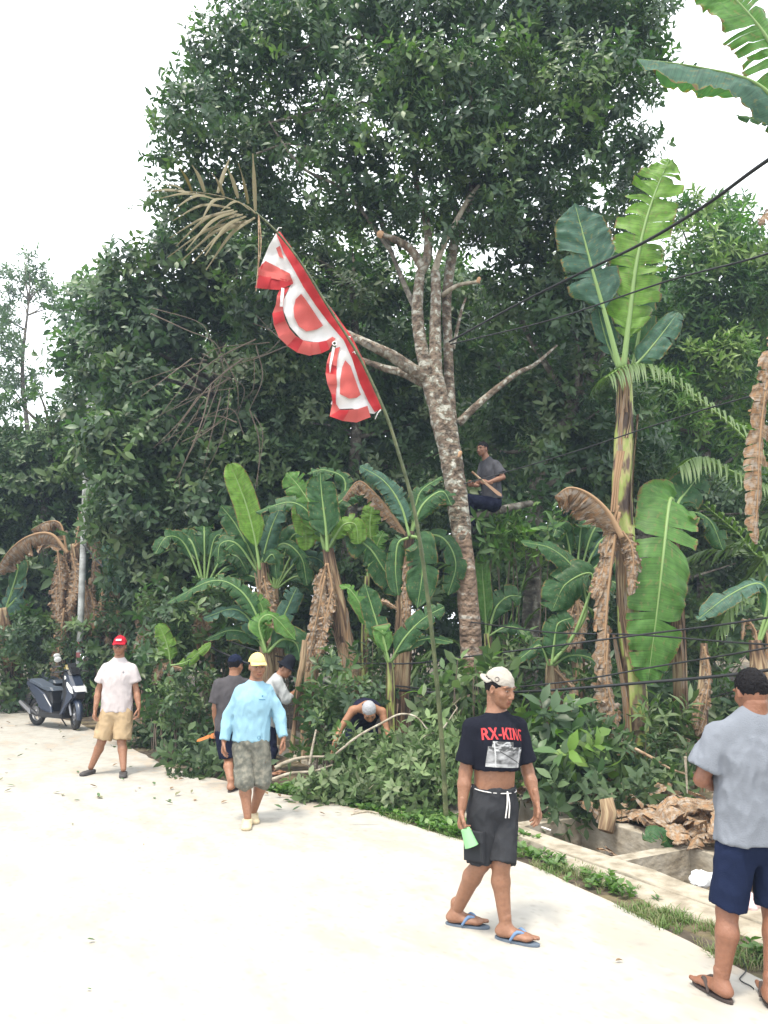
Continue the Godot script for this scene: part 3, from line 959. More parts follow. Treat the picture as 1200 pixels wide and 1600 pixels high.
	p = plant_at("banana_plant", "short banana plant with dark broad leaves beside the main tree trunk", g, 866, D)
	stem(p, [[870, 1170], [868, 1110], [864, 1060], [862, 1030]], [15, 14, 12, 8], D, "dry_stem", 5)
	leaf(p, [[862, 1035], [915, 960], [900, 895], [862, 858], [812, 846]], 52, D - 0.2, "blade_mid", {"tear": 0.07, "bare": 0.3, "seed": 31, "face": up})
	leaf(p, [[864, 1035], [900, 985], [926, 900], [885, 912], [862, 955]], 62, D - 0.3, "blade_mid", {"tear": 0.06, "bare": 0.5, "seed": 32})
	leaf(p, [[862, 1040], [866, 1005], [872, 975], [895, 965]], 44, D - 0.3, "blade_mid", {"tear": 0.1})
	leaf(p, [[858, 1040], [848, 1015], [838, 1010], [800, 1040]], 28, D - 0.2, "blade_mid", {"tear": 0.1, "face": up})
	leaf(p, [[866, 1040], [890, 1025], [925, 1030], [950, 1065]], 30, D - 0.1, "blade_mid", {"tear": 0.15, "face": up})
	dry(p, [[866, 1045], [880, 1060], [895, 1080], [890, 1120]], 24, D - 0.2)
	D = 9.0
	p = plant_at("banana_plant", "banana plant with brown dead leaves behind the man in the grey shirt", g, 1192, D)
	stem(p, [[1190, 1200], [1188, 1120], [1186, 1050], [1180, 1000]], [17, 16, 14, 9], D, "dry_stem", 5)
	leaf(p, [[1184, 1005], [1200, 940], [1185, 912], [1140, 930], [1090, 968]], 44, D, "blade_blue", {"tear": 0.07, "bare": 0.3, "seed": 41, "face": up})
	leaf(p, [[1186, 1005], [1230, 900], [1260, 830]], 60, D, "blade_mid", {"tear": 0.1})
	dry(p, [[1184, 1010], [1180, 985], [1166, 970], [1160, 1000]], 24, D)
	dry(p, [[1186, 1000], [1195, 985], [1200, 1010], [1196, 1060]], 36, D)
	p = plant_at("banana_stump", "thin dried banana stalk wrapped in brown leaves", g, 1100, D)
	stem(p, [[1094, 1190], [1096, 1120], [1101, 1060], [1100, 1005]], [11, 10, 9, 5], D, "dry_stem", 4)
	dry(p, [[1100, 1010], [1108, 1050], [1104, 1090], [1090, 1150]], 30, D - 0.1)
	dry(p, [[1098, 1080], [1092, 1110], [1086, 1140]], 26, D - 0.15)
	# behind the workers
	D = 12.2
	p = plant_at("banana_plant", "banana plant with one upright furled lime green leaf", g, 415, D)
	stem(p, [[420, 1130], [418, 1020], [414, 940], [408, 880]], [12, 11, 10, 7], D, "dry_stem", 5)
	leaf(p, [[406, 890], [398, 840], [385, 790], [372, 755], [360, 725]], 44, D - 0.2, "blade_lime", {"tear": 0.0, "fold": 0.55, "droop": 0.1, "bare": 0.18, "seed": 51})
	leaf(p, [[404, 890], [385, 850], [365, 815], [345, 790]], 40, D + 0.2, "blade_mid", {"tear": 0.12})
	leaf(p, [[408, 885], [418, 845], [428, 815], [440, 790]], 36, D + 0.2, "blade_blue", {"tear": 0.1})
	leaf(p, [[408, 890], [420, 870], [428, 870], [432, 905]], 34, D, "blade_mid", {"tear": 0.1})
	leaf(p, [[402, 892], [370, 850], [345, 850], [340, 880]], 34, D, "blade_mid", {"tear": 0.15, "face": up})
	leaf(p, [[410, 890], [440, 850], [470, 870], [480, 915]], 34, D + 0.3, "blade_mid", {"tear": 0.15, "face": up})
	dry(p, [[412, 900], [418, 930], [425, 970], [420, 1010]], 30, D - 0.15)
	D = 11.6
	p = plant_at("banana_plant", "low banana plant with a ragged leaf spread over the shrubs", g, 418, D)
	stem(p, [[424, 1110], [420, 1060], [416, 1020]], [10, 9, 6], D, "dry_stem", 3)
	leaf(p, [[414, 1020], [400, 960], [372, 920], [330, 908], [262, 942]], 38, D - 0.2, "blade_mid", {"tear": 0.3, "bare": 0.2, "seed": 61, "face": up})
	leaf(p, [[414, 1020], [395, 975], [365, 952], [318, 966]], 44, D - 0.1, "blade_blue", {"tear": 0.08, "face": up, "seed": 62})
	leaf(p, [[416, 1020], [405, 975], [425, 962], [462, 1000]], 38, D - 0.3, "blade_bright", {"tear": 0.1, "face": up, "seed": 63})
	leaf(p, [[418, 1020], [440, 1000], [462, 1005], [470, 1032]], 50, D - 0.2, "blade_mid", {"tear": 0.05, "seed": 64})
	leaf(p, [[416, 1020], [395, 995], [360, 985], [322, 1000]], 34, D, "blade_mid", {"tear": 0.1, "face": up})
	leaf(p, [[416, 1020], [445, 960], [458, 930], [464, 918]], 34, D + 0.2, "blade_blue", {"tear": 0.1})
	leaf(p, [[416, 1022], [412, 980], [408, 945], [385, 930]], 30, D + 0.1, "blade_bright", {"tear": 0.1})
	D = 11.4
	p = plant_at("banana_plant", "banana plant on twin brown trunks with drooping dead leaves", g, 535, D)
	stem(p, [[556, 1140], [548, 1060], [536, 980], [524, 920], [512, 858]], [15, 14, 12, 11, 9], D, "dry_stem", 8)
	stem(p, [[478, 1130], [488, 1040], [498, 970], [508, 890]], [11, 11, 10, 8], D + 0.1, "dry_stem", 5)
	leaf(p, [[512, 862], [508, 815], [503, 775], [500, 738]], 50, D - 0.2, "blade_mid", {"tear": 0.04, "bare": 0.15, "seed": 71})
	leaf(p, [[510, 860], [490, 810], [455, 785], [400, 800]], 34, D - 0.1, "blade_mid", {"tear": 0.12, "face": up, "seed": 72})
	leaf(p, [[508, 860], [490, 800], [470, 765], [448, 738]], 52, D + 0.3, "blade_bright", {"tear": 0.2, "seed": 73})
	leaf(p, [[512, 858], [500, 830], [480, 790], [478, 860]], 56, D + 0.4, "blade_lime", {"tear": 0.12, "seed": 74})
	leaf(p, [[512, 860], [535, 822], [555, 820], [560, 850]], 38, D, "blade_lime", {"tear": 0.14, "seed": 75})
	leaf(p, [[514, 858], [535, 835], [575, 855], [600, 890], [628, 930]], 62, D + 0.2, "blade_mid", {"tear": 0.06, "seed": 76, "face": up})
	leaf(p, [[512, 860], [520, 800], [545, 775], [568, 765]], 40, D + 0.1, "blade_mid", {"tear": 0.15, "seed": 77})
	leaf(p, [[510, 860], [540, 760], [510, 735], [480, 740]], 30, D + 0.4, "blade_mid", {"tear": 0.2, "face": up})
	for k in [[[510, 880], [500, 920], [508, 970], [500, 1000]], [[508, 900], [498, 950], [488, 1000], [480, 1050]], [[512, 880], [520, 930], [512, 960]], [[520, 920], [505, 980], [495, 1030]]]:
		dry(p, k, 34, D - 0.25)
	D = 12.6
	p = plant_at("banana_plant", "banana plant with one bright green torn leaf between taller plants", g, 572, D)
	stem(p, [[566, 1130], [570, 1000], [574, 900]], [7, 6, 4], D, "green_stem", 2)
	leaf(p, [[574, 905], [580, 860], [578, 820], [582, 785]], 40, D, "blade_lime", {"tear": 0.25, "bare": 0.2, "seed": 81})
	leaf(p, [[574, 905], [590, 850], [600, 830]], 30, D, "blade_bright", {"tear": 0.2})
	D = 11.0
	p = plant_at("banana_plant", "banana plant with long leaves hanging beside the flag pole", g, 628, D)
	stem(p, [[622, 1160], [626, 1080], [630, 980], [634, 900], [641, 830]], [14, 13, 12, 10, 7], D, "dry_stem", 8)
	leaf(p, [[640, 838], [626, 790], [600, 752], [562, 728]], 40, D - 0.1, "blade_blue", {"tear": 0.3, "seed": 91})
	leaf(p, [[642, 835], [660, 790], [690, 768], [706, 790]], 46, D, "blade_mid", {"tear": 0.2, "face": up, "seed": 92})
	leaf(p, [[642, 838], [655, 845], [660, 890], [652, 950]], 52, D - 0.2, "blade_mid", {"tear": 0.04, "seed": 93})
	leaf(p, [[638, 840], [622, 850], [618, 890], [622, 930]], 36, D - 0.1, "blade_mid", {"tear": 0.08, "seed": 94})
	leaf(p, [[642, 836], [650, 790], [660, 765], [690, 745]], 34, D + 0.2, "blade_mid", {"tear": 0.25, "face": up})
	leaf(p, [[642, 836], [690, 840], [712, 880], [700, 930]], 40, D + 0.3, "blade_mid", {"tear": 0.1})
	dry(p, [[640, 845], [610, 800], [585, 770], [560, 752], [535, 780]], 50, D + 0.1, "dry_leaf", 0.15, true)
	dry(p, [[640, 860], [636, 920], [634, 980]], 24, D - 0.15)
	D = 10.4
	p = plant_at("banana_plant", "knee-high banana plant with fresh leaves behind the bending man", g, 610, D)
	stem(p, [[612, 1150], [610, 1080], [608, 1030]], [8, 7, 5], D, "green_stem", 2)
	leaf(p, [[606, 1035], [592, 985], [580, 945], [570, 912]], 36, D - 0.1, "blade_mid", {"tear": 0.03, "seed": 101})
	leaf(p, [[608, 1035], [600, 1000], [597, 985], [600, 1018]], 30, D - 0.2, "blade_bright", {"tear": 0.03, "seed": 102})
	leaf(p, [[610, 1035], [630, 1000], [660, 968], [694, 948]], 34, D - 0.1, "blade_mid", {"tear": 0.05, "seed": 103})
	leaf(p, [[610, 1035], [635, 1010], [670, 998], [708, 1004]], 24, D, "blade_mid", {"tear": 0.05, "face": up, "seed": 104})
	leaf(p, [[606, 1035], [580, 975], [550, 925], [530, 915]], 30, D + 0.2, "blade_bright", {"tear": 0.1, "face": up})
	dry(p, [[606, 1030], [590, 950], [600, 940], [620, 950]], 22, D)
	D = 12.0
	p = plant_at("banana_plant", "young banana plant with a single upright leaf behind the main trunk", g, 765, D)
	stem(p, [[766, 1130], [764, 1060], [760, 990]], [8, 7, 4], D, "green_stem", 2)
	leaf(p, [[760, 995], [757, 940], [754, 900], [752, 862]], 26, D, "blade_bright", {"tear": 0.0, "fold": 0.4})
	leaf(p, [[762, 995], [775, 950], [795, 932], [815, 932]], 40, D, "blade_mid", {"tear": 0.05, "seed": 112})
	leaf(p, [[762, 995], [790, 980], [815, 985], [840, 1010]], 28, D, "blade_mid", {"tear": 0.1, "face": up})
	# by the scooters
	D = 18.4
	p = plant_at("banana_plant", "withered banana plant with a brown leaf arching over the scooters", g, 104, D)
	stem(p, [[104, 1105], [100, 1020], [98, 940], [106, 860]], [10, 10, 9, 6], D, "dry_stem", 8)
	dry(p, [[106, 865], [80, 835], [45, 838], [15, 860], [-8, 895]], 80, D - 0.2, "dry_leaf", 0.1, true)
	dry(p, [[104, 860], [95, 820], [75, 815], [48, 828]], 50, D, "dry_leaf", 0.15, true)
	for k in [[[100, 870], [95, 910], [100, 960]], [[92, 880], [88, 930], [96, 990]], [[104, 880], [108, 940], [100, 1000]], [[96, 960], [106, 1010], [108, 1060]]]:
		dry(p, k, 30, D - 0.3, "dry_leaf")
	p = plant_at("banana_plant", "leaning banana plant with shrivelled leaves beside the white utility pole", g, 145, D)
	stem(p, [[152, 1100], [148, 1020], [135, 950], [122, 890], [116, 850]], [11, 11, 9, 8, 6], D - 0.2, "dry_stem", 8)
	dry(p, [[116, 855], [135, 842], [160, 838], [184, 828]], 56, D - 0.4, "dry_leaf", 0.15, true)
	dry(p, [[150, 840], [148, 880], [144, 930]], 28, D - 0.4, "dry_leaf")
	dry(p, [[118, 850], [124, 820], [132, 790], [142, 768]], 24, D - 0.5, "dry_leaf", 0.2)
	dry(p, [[128, 900], [138, 960], [148, 1030], [150, 1080]], 34, D - 0.5, "dry_leaf")
	dry(p, [[120, 880], [116, 920], [118, 945]], 16, D - 0.5)
	p = plant_at("banana_plant", "banana plant with one wide dark hanging leaf in split bands", g, 178, D)
	stem(p, [[172, 1100], [174, 1020], [178, 930], [172, 870]], [10, 10, 9, 6], D, "dry_stem", 8)
	leaf(p, [[174, 880], [152, 810], [170, 808], [176, 860], [182, 928]], 50, D - 0.3, "blade_blue", {"tear": 0.08, "bare": 0.2, "seed": 121})
	leaf(p, [[172, 880], [160, 840], [152, 815], [150, 800]], 26, D - 0.1, "blade_mid", {"tear": 0.1})
	leaf(p, [[174, 880], [160, 910], [155, 940], [158, 960]], 26, D - 0.1, "blade_mid", {"tear": 0.1})
	leaf(p, [[174, 880], [200, 850], [215, 870], [218, 920]], 34, D + 0.2, "blade_mid", {"tear": 0.1})
	dry(p, [[176, 940], [170, 990], [176, 1040]], 34, D - 0.2, "dry_leaf")
	for k in [[90, 900], [112, 905], [100, 990], [140, 960], [150, 1000], [160, 960], [182, 990], [168, 1030], [95, 1040], [135, 1030]]:
		dry(p, [[k[0], k[1] - 40], [k[0] + rng.randf_range(-8, 8), k[1]], [k[0] + rng.randf_range(-12, 12), k[1] + 50]], 30, D - 0.5, "dry_leaf")
	D = 18.8
	p = plant_at("banana_plant", "banana clump with teal leaves beyond the scooter's tail", g, 18, D)
	stem(p, [[30, 1110], [22, 1050], [10, 990], [5, 950]], [12, 12, 10, 7], D, "dry_stem", 8)
	leaf(p, [[8, 955], [20, 925], [30, 910], [26, 940]], 24, D, "blade_blue", {"tear": 0.05})
	leaf(p, [[8, 955], [25, 935], [20, 940], [-10, 965]], 40, D, "blade_blue", {"tear": 0.05, "seed": 132})
	leaf(p, [[8, 955], [28, 890], [18, 880], [5, 895]], 30, D, "blade_mid", {"tear": 0.05})
	dry(p, [[20, 975], [24, 1000], [22, 1030]], 18, D - 0.2)
	D = 13.0
	p = plant_at("banana_sucker", "small yellow green banana sucker among dry leaves", g, 262, D)
	stem(p, [[266, 1130], [266, 1060], [266, 1025]], [5, 5, 3], D, "dry_stem", 2)
	leaf(p, [[266, 1040], [264, 1020], [258, 998], [248, 974]], 30, D - 0.1, "blade_lime", {"tear": 0.1, "seed": 141})
	leaf(p, [[266, 1040], [290, 1035], [310, 1020], [330, 1005]], 18, D - 0.2, "blade_lime", {"tear": 0.1})
	dry(p, [[266, 1030], [250, 1045], [240, 1070]], 26, D - 0.1)
	dry(p, [[268, 1040], [285, 1045], [290, 1050]], 18, D - 0.2)

	for k in [[440, 1090, 12.9, 430, 900], [330, 1090, 13.6, 320, 900], [905, 1090, 12.4, 900, 900], [230, 1090, 15.5, 225, 900]]:
		p = plant_at("banana_plant", ["small banana plant behind the plant with the lime leaf", "small banana plant above the ragged leaf", "small banana plant behind the dry hanging leaf", "small banana plant beyond the small sucker"][[440, 330, 905, 230].find(k[0])], g, k[0], k[2])
		stem(p, [[k[0], k[1]], [k[0] * 0.5 + k[3] * 0.5, k[1] * 0.5 + k[4] * 0.5 + 20], [k[3], k[4] + 20]], [8, 7, 5], k[2], "dry_stem", 4)
		for j in 7:
			var a := -2.7 + j * 0.42 + rng.randf_range(-0.15, 0.15) + 0.3
			var L := rng.randf_range(75, 125)
			var e := [k[3] + cos(a) * L, k[4] + sin(a) * L * 0.75 + 35.0 * absf(cos(a)), rng.randf_range(-0.6, 0.6)]
			leaf(p, [[k[3], k[4] + 22], [k[3] + cos(a) * L * 0.4, k[4] + sin(a) * L * 0.62], [k[3] + cos(a) * L * 0.75, k[4] + sin(a) * L * 0.85 + 8.0 * absf(cos(a)), e[2] * 0.6], e], rng.randf_range(28, 42), k[2], ["blade_mid", "blade_mid", "blade_blue", "blade_mid"][rng.randi() % 4], {"tear": rng.randf_range(0.05, 0.25), "face": Vector3(rng.randf_range(-0.4, 0.4), rng.randf_range(0.2, 0.9), 0.8), "bare": 0.2})
		for j in 3:
			dry(p, [[k[3], k[4] + 30], [k[3] + rng.randf_range(-14, 14), k[4] + 70], [k[3] + rng.randf_range(-20, 20), k[4] + 120]], 26, k[2] - 0.15, "dry_leaf")


# ---------------------------------------------------------------- palms
func frond(parent: Node3D, called: String, line: Array, n: int, length: float, w: float, sag: float, m: Material, both := true, ribm: Material = null):
	var P := curve(line, 40)
	var b := MB.new()
	b.tube(P, tapered([0.018, 0.012, 0.005], 40), 5)
	var rib := obj(called, b.mesh(), ribm if ribm else M.petiole, parent)
	for k in n:
		var t := 0.08 + 0.9 * k / (n - 1.0)
		var i := mini(int(t * 39), 38)
		var T: Vector3 = (P[i + 1] - P[i]).normalized()
		var S := T.cross(Vector3.UP)
		if S.length() < 0.15: S = T.cross(Vector3.BACK)
		S = S.normalized()
		for side: float in ([-1.0, 1.0] if both else [1.0]):
			var l: float = length * (0.55 + 0.45 * sin(t * 2.6 + 0.4)) * rng.randf_range(0.85, 1.1)
			var d: Vector3 = (S * side * 0.75 + T * 0.65 + Vector3.UP * 0.1 + rand_dir() * 0.08).normalized()
			var lb := MB.new()
			var prev := []
			for j in 7:
				var x := j / 6.0
				var q: Vector3 = P[i] + d * l * x * (1.0 - 0.25 * sag * x) - Vector3.UP * sag * l * x * x * 0.75
				var wd := w * (0.25 + 0.75 * sin(minf(x * 1.3 + 0.25, 1.0) * PI * 0.5)) * (1.0 - pow(x, 4.0)) + 0.002
				var ws: Vector3 = (d.cross(Vector3.UP)).normalized() * wd
				if j > 0 and ws.length() < 1e-4: ws = Vector3(wd, 0, 0)
				var row := [lb.vert(q - ws + Vector3.UP * wd * 0.5), lb.vert(q), lb.vert(q + ws + Vector3.UP * wd * 0.5)]
				if prev:
					lb.quad(prev[0], prev[1], row[1], row[0])
					lb.quad(prev[1], prev[2], row[2], row[1])
				prev = row
			obj("leaflet", lb.mesh(), m, rib)
	return rib


func make_palms():
	var m1 := leaf_mat("frond_green", lin(0.115, 0.185, 0.06), 0.5, lin(0.5, 0.7, 0.2))
	var m2 := m1
	var m3 := m1
	var base := at(1240, 1000, 10.8)
	base.y = 0.0
	var t := thing("coconut_palm", "young palm with arching fronds reaching past the tall banana trunk", "palm", base)
	var b := MB.new()
	var top := at(1240, 790, 10.8) - base
	b.tube(curve([Vector3(0, -0.1, 0), top * 0.5 + Vector3(0.05, 0, 0), top], 12), tapered([0.2, 0.15, 0.12], 12), 10, 0.05, rng)
	obj("trunk", b.mesh(), M.grey_bark, t)
	for k in [[[[1240, 800], [1175, 698], [1104, 632], [1032, 582], [985, 570], [945, 590]], 60, 0.55, 0.013, 0.9, m1, -1.4], [[[1240, 795], [1190, 760], [1130, 730], [1090, 715], [1060, 730]], 34, 0.6, 0.018, 0.9, m1, -0.6],
		[[[1240, 800], [1195, 870], [1150, 830], [1100, 788]], 24, 0.55, 0.022, 0.55, m2, -0.5], [[[1240, 800], [1210, 740], [1200, 690], [1150, 660]], 22, 0.5, 0.02, 0.6, m2, 0.2], [[[1240, 800], [1150, 850], [1080, 870], [1030, 920]], 26, 0.6, 0.02, 0.5, m3, 0.3], [[[1240, 800], [1230, 700], [1260, 640]], 16, 0.5, 0.02, 0.5, m2, 0.0],
		[[[1240, 800], [1190, 880], [1150, 930], [1120, 990]], 22, 0.5, 0.02, 0.4, m3, 0.0]]:
		var line := []
		var n: int = k[0].size()
		for i in n: line.append(at(k[0][i][0], k[0][i][1], 10.8 + k[6] * i / (n - 1.0)) - base)
		frond(t, "frond", line, k[1], k[2], k[3], k[4], k[5])
	base = at(770, 1060, 13.2)
	base.y = 0.0
	t = thing("salak_palm", "low dark palm with comb-like fronds behind the main tree", "palm", base)
	for k in [[[780, 1100], [800, 960], [850, 880], [900, 850]], [[780, 1100], [790, 930], [800, 860], [780, 820]], [[780, 1100], [820, 980], [880, 940], [940, 960]], [[780, 1100], [760, 960], [730, 900], [690, 880]], [[780, 1100], [820, 900], [870, 820], [930, 790]], [[780, 1100], [720, 1010], [670, 1020], [640, 1060]]]:
		var line := pts(k, 13.2)
		for i in line.size(): line[i] -= base
		line[0].y = 0.0
		frond(t, "frond", line, 22, 0.6, 0.018, 0.45, m3)


# ---------------------------------------------------------------- shrubs, cut branches, grass
func shrub(called: String, label: String, group: String, depth: float, spots: Array, greens: Array, which: String, dense: float, size := 1.0, cat := "shrub") -> Node3D:
	var base := at(spots[0][0], spots[0][1], depth)
	base.y = 0.0
	var t := thing(called, label, cat, base, group)
	for k in spots:
		var c := at(k[0], k[1], depth + (k[3] if k.size() > 3 else 0.0)) - base
		for j in 2:
			var foot := Vector3(c.x * 0.8 + rng.randf_range(-0.15, 0.15), -0.05, c.z * 0.8 + rng.randf_range(-0.15, 0.15))
			var b := MB.new()
			b.tube(curve([foot, foot.lerp(c, 0.6) + rand_dir() * 0.08, c + rand_dir() * 0.15 + Vector3(0, 0.1, 0)], 8), tapered([0.014, 0.009, 0.004], 8), 5)
			obj("stem", b.mesh(), M.twig_wood, t)
	crown(t, "foliage", depth, spots, greens, which, dense, size)
	return t


func make_undergrowth():
	var g := "shrubs between drain and trees"
	shrub("shrub", "dense green shrub behind the man in the white shirt", g, 12.6, [[290, 1110, 34], [255, 1120, 26], [320, 1090, 30], [285, 1075, 28], [340, 1120, 26], [240, 1095, 24]], MID, "small", 1.7)
	shrub("shrub", "tangled shrub beneath the low banana plant", g, 13.6, [[300, 1010, 45], [240, 1020, 40], [350, 1030, 40], [210, 1060, 40], [320, 960, 40], [250, 960, 40]], MID, "mid", 1.2)
	shrub("shrub", "leafy shrub beside the man in the bucket hat", g, 10.6, [[512, 1080, 28], [528, 1050, 24], [505, 1115, 26], [538, 1100, 26], [515, 1145, 30], [490, 1150, 22], [550, 1140, 24]], MID, "mid", 1.3, 0.85)
	shrub("shrub", "pale green shrub behind the leaning flag pole", g, 9.4, [[735, 1090, 30], [705, 1120, 28], [730, 1140, 34], [745, 1190, 34], [700, 1180, 28], [760, 1060, 22], [720, 1060, 16]], [Color(0.13, 0.2, 0.075), Color(0.1, 0.17, 0.065), Color(0.15, 0.22, 0.09)], "big", 1.3, 0.85)
	shrub("shrub", "broad shrub with lime tips in front of the short banana plant", g, 9.0, [[850, 1170, 34], [890, 1160, 34], [870, 1210, 38], [910, 1210, 38], [860, 1140, 22], [930, 1180, 32], [840, 1220, 30]], [Color(0.085, 0.15, 0.06), Color(0.075, 0.135, 0.06), Color(0.15, 0.26, 0.05), Color(0.095, 0.16, 0.07)], "big", 1.3, 0.85)
	shrub("shrub", "glossy shrub around the foot of the tall banana plant", g, 9.1, [[965, 1200, 36], [1000, 1230, 36], [950, 1240, 30], [1020, 1190, 30], [1040, 1150, 30], [1060, 1190, 32], [1030, 1240, 26], [940, 1155, 26]], MID, "long", 1.6, 0.9)
	shrub("shrub", "leafy shrub filling the gap behind the dried banana stalk", g, 11.5, [[1060, 1100, 40], [1130, 1110, 44], [1190, 1120, 44], [1020, 1110, 36], [1240, 1110, 50]], MID, "long", 1.3)
	shrub("shrub", "leafy shrub at the foot of the lichen mottled tree", g, 12.2, [[680, 1110, 40], [760, 1100, 40], [800, 1120, 40], [640, 1120, 36], [700, 1050, 34], [820, 1060, 36], [930, 1090, 40], [970, 1060, 36]], MID, "long", 1.2)
	shrub("shrub", "climbing vine leaves around the slim banana trunk", g, 10.9, [[600, 1090, 20], [585, 1060, 20], [590, 1030, 16], [570, 1090, 20], [650, 1100, 20]], MID, "small", 1.5)
	shrub("shrub", "undergrowth behind the withered banana plants", g, 18.5, [[30, 1060, 50], [100, 1050, 50], [180, 1060, 46], [230, 1050, 46], [-30, 1060, 50], [60, 1000, 50], [140, 1000, 50], [220, 990, 46]], MID, "mid", 1.2)
	shrub("weed_tuft", "tuft of tall green grass between scooter and white-shirted man", g, 17.6, [[139, 1085, 10], [146, 1098, 10]], [Color(0.1, 0.18, 0.05)], "long", 1.5, 0.7, "weeds")
	# more bushes deeper in, one below the man in the tree
	shrub("shrub", "fern-like bright bush below the man in the tree", g, 12.6, [[780, 810, 26], [810, 815, 24], [760, 830, 24], [850, 830, 26], [790, 850, 30]], BRIGHT, "long", 1.0)
	shrub("shrub", "thicket behind the row of banana plants", g, 14.8, [[470, 1000, 55], [540, 960, 55], [600, 1000, 50], [660, 960, 50], [440, 930, 50], [580, 900, 50], [690, 1030, 46], [760, 1020, 46], [850, 930, 50], [920, 960, 50], [1000, 1000, 50], [380, 960, 50], [1070, 960, 50], [1150, 1000, 55], [1210, 950, 50], [640, 880, 50], [500, 880, 50], [880, 1040, 46], [1060, 1050, 46]], MID, "mid", 1.1)
	# grass on the verge
	var blades := MB.new()
	for k in 6:
		var a := k * 1.1
		var d := Vector3(cos(a), 0, sin(a))
		blades.col = Color(1, 1, 1) * rng.randf_range(0.8, 1.2)
		var h := rng.randf_range(0.05, 0.1)
		var f := d * 0.015
		var s := d.cross(Vector3.UP) * 0.004
		var m := f + d * h * 0.3 + Vector3.UP * h * 0.7
		var e := f + d * h * 0.9 + Vector3.UP * h * 0.95
		var q := [blades.vert(f - s), blades.vert(f + s), blades.vert(m - s * 0.8), blades.vert(m + s * 0.8), blades.vert(e)]
		blades.quad(q[0], q[1], q[3], q[2])
		blades.tri(q[2], q[3], q[4])
	var bm := blades.mesh()
	var xf := []
	var cols := []
	for i in 5600:
		var s := rng.randf_range(0.5, 8.0)
		var e := edge_w(s)
		var w := rng.randf_range(e - 0.03, minf(e + 0.34, 4.5) if s < 6.2 else 4.55)
		if floor_noise.get_noise_2d(s * 4.0, w * 6.0) < rng.randf_range(-0.2, 0.4): continue
		xf.append(aim(Vector3.UP + rand_dir() * 0.25, sw(s, w, -0.015), rng.randf_range(0.35, 0.95)))
		var c: Color = [Color(0.14, 0.21, 0.07), Color(0.2, 0.23, 0.1), Color(0.27, 0.25, 0.14), Color(0.13, 0.21, 0.06)][rng.randi() % 4]
		cols.append(c)
	tag(scatter("verge_grass", bm, M.grass, xf, cols), "short patchy grass on the verge along the road", "grass", "", "stuff")
	# soft green weeds: heart-leaved ground cover near the pole and the cut branches
	var weed := sprig(7, 0.06, 0.075, 0.05, 9, 0.2)
	xf = []
	cols = []
	for i in 1100:
		var s := rng.randf_range(5.6, 9.0)
		var e := edge_w(s)
		var w := rng.randf_range(e + 0.02, e + 0.5)
		if s < 6.4 and floor_noise.get_noise_2d(s * 3.0 + 40.0, w * 5.0) < 0.12: continue
		xf.append(aim(Vector3.UP + rand_dir() * 0.3, sw(s, w, -0.01), rng.randf_range(0.45, 0.95)))
		cols.append([Color(0.12, 0.22, 0.055), Color(0.15, 0.26, 0.065), Color(0.1, 0.19, 0.055)][rng.randi() % 3])
	for c0 in [[5.6, 4.3], [4.5, 4.3], [3.1, 4.2], [5.2, 4.36]]:
		for i in 26:
			xf.append(aim(Vector3.UP + rand_dir() * 0.4, sw(c0[0] + rng.randfn(0, 0.14), c0[1] + rng.randfn(0, 0.06), 0), rng.randf_range(0.4, 0.85)))
			cols.append(Color(0.12, 0.21, 0.06))
	tag(scatter("verge_weeds", weed, M.leaf, xf, cols), "fresh green ground cover weeds on the verge by the pole", "weeds", "", "stuff")


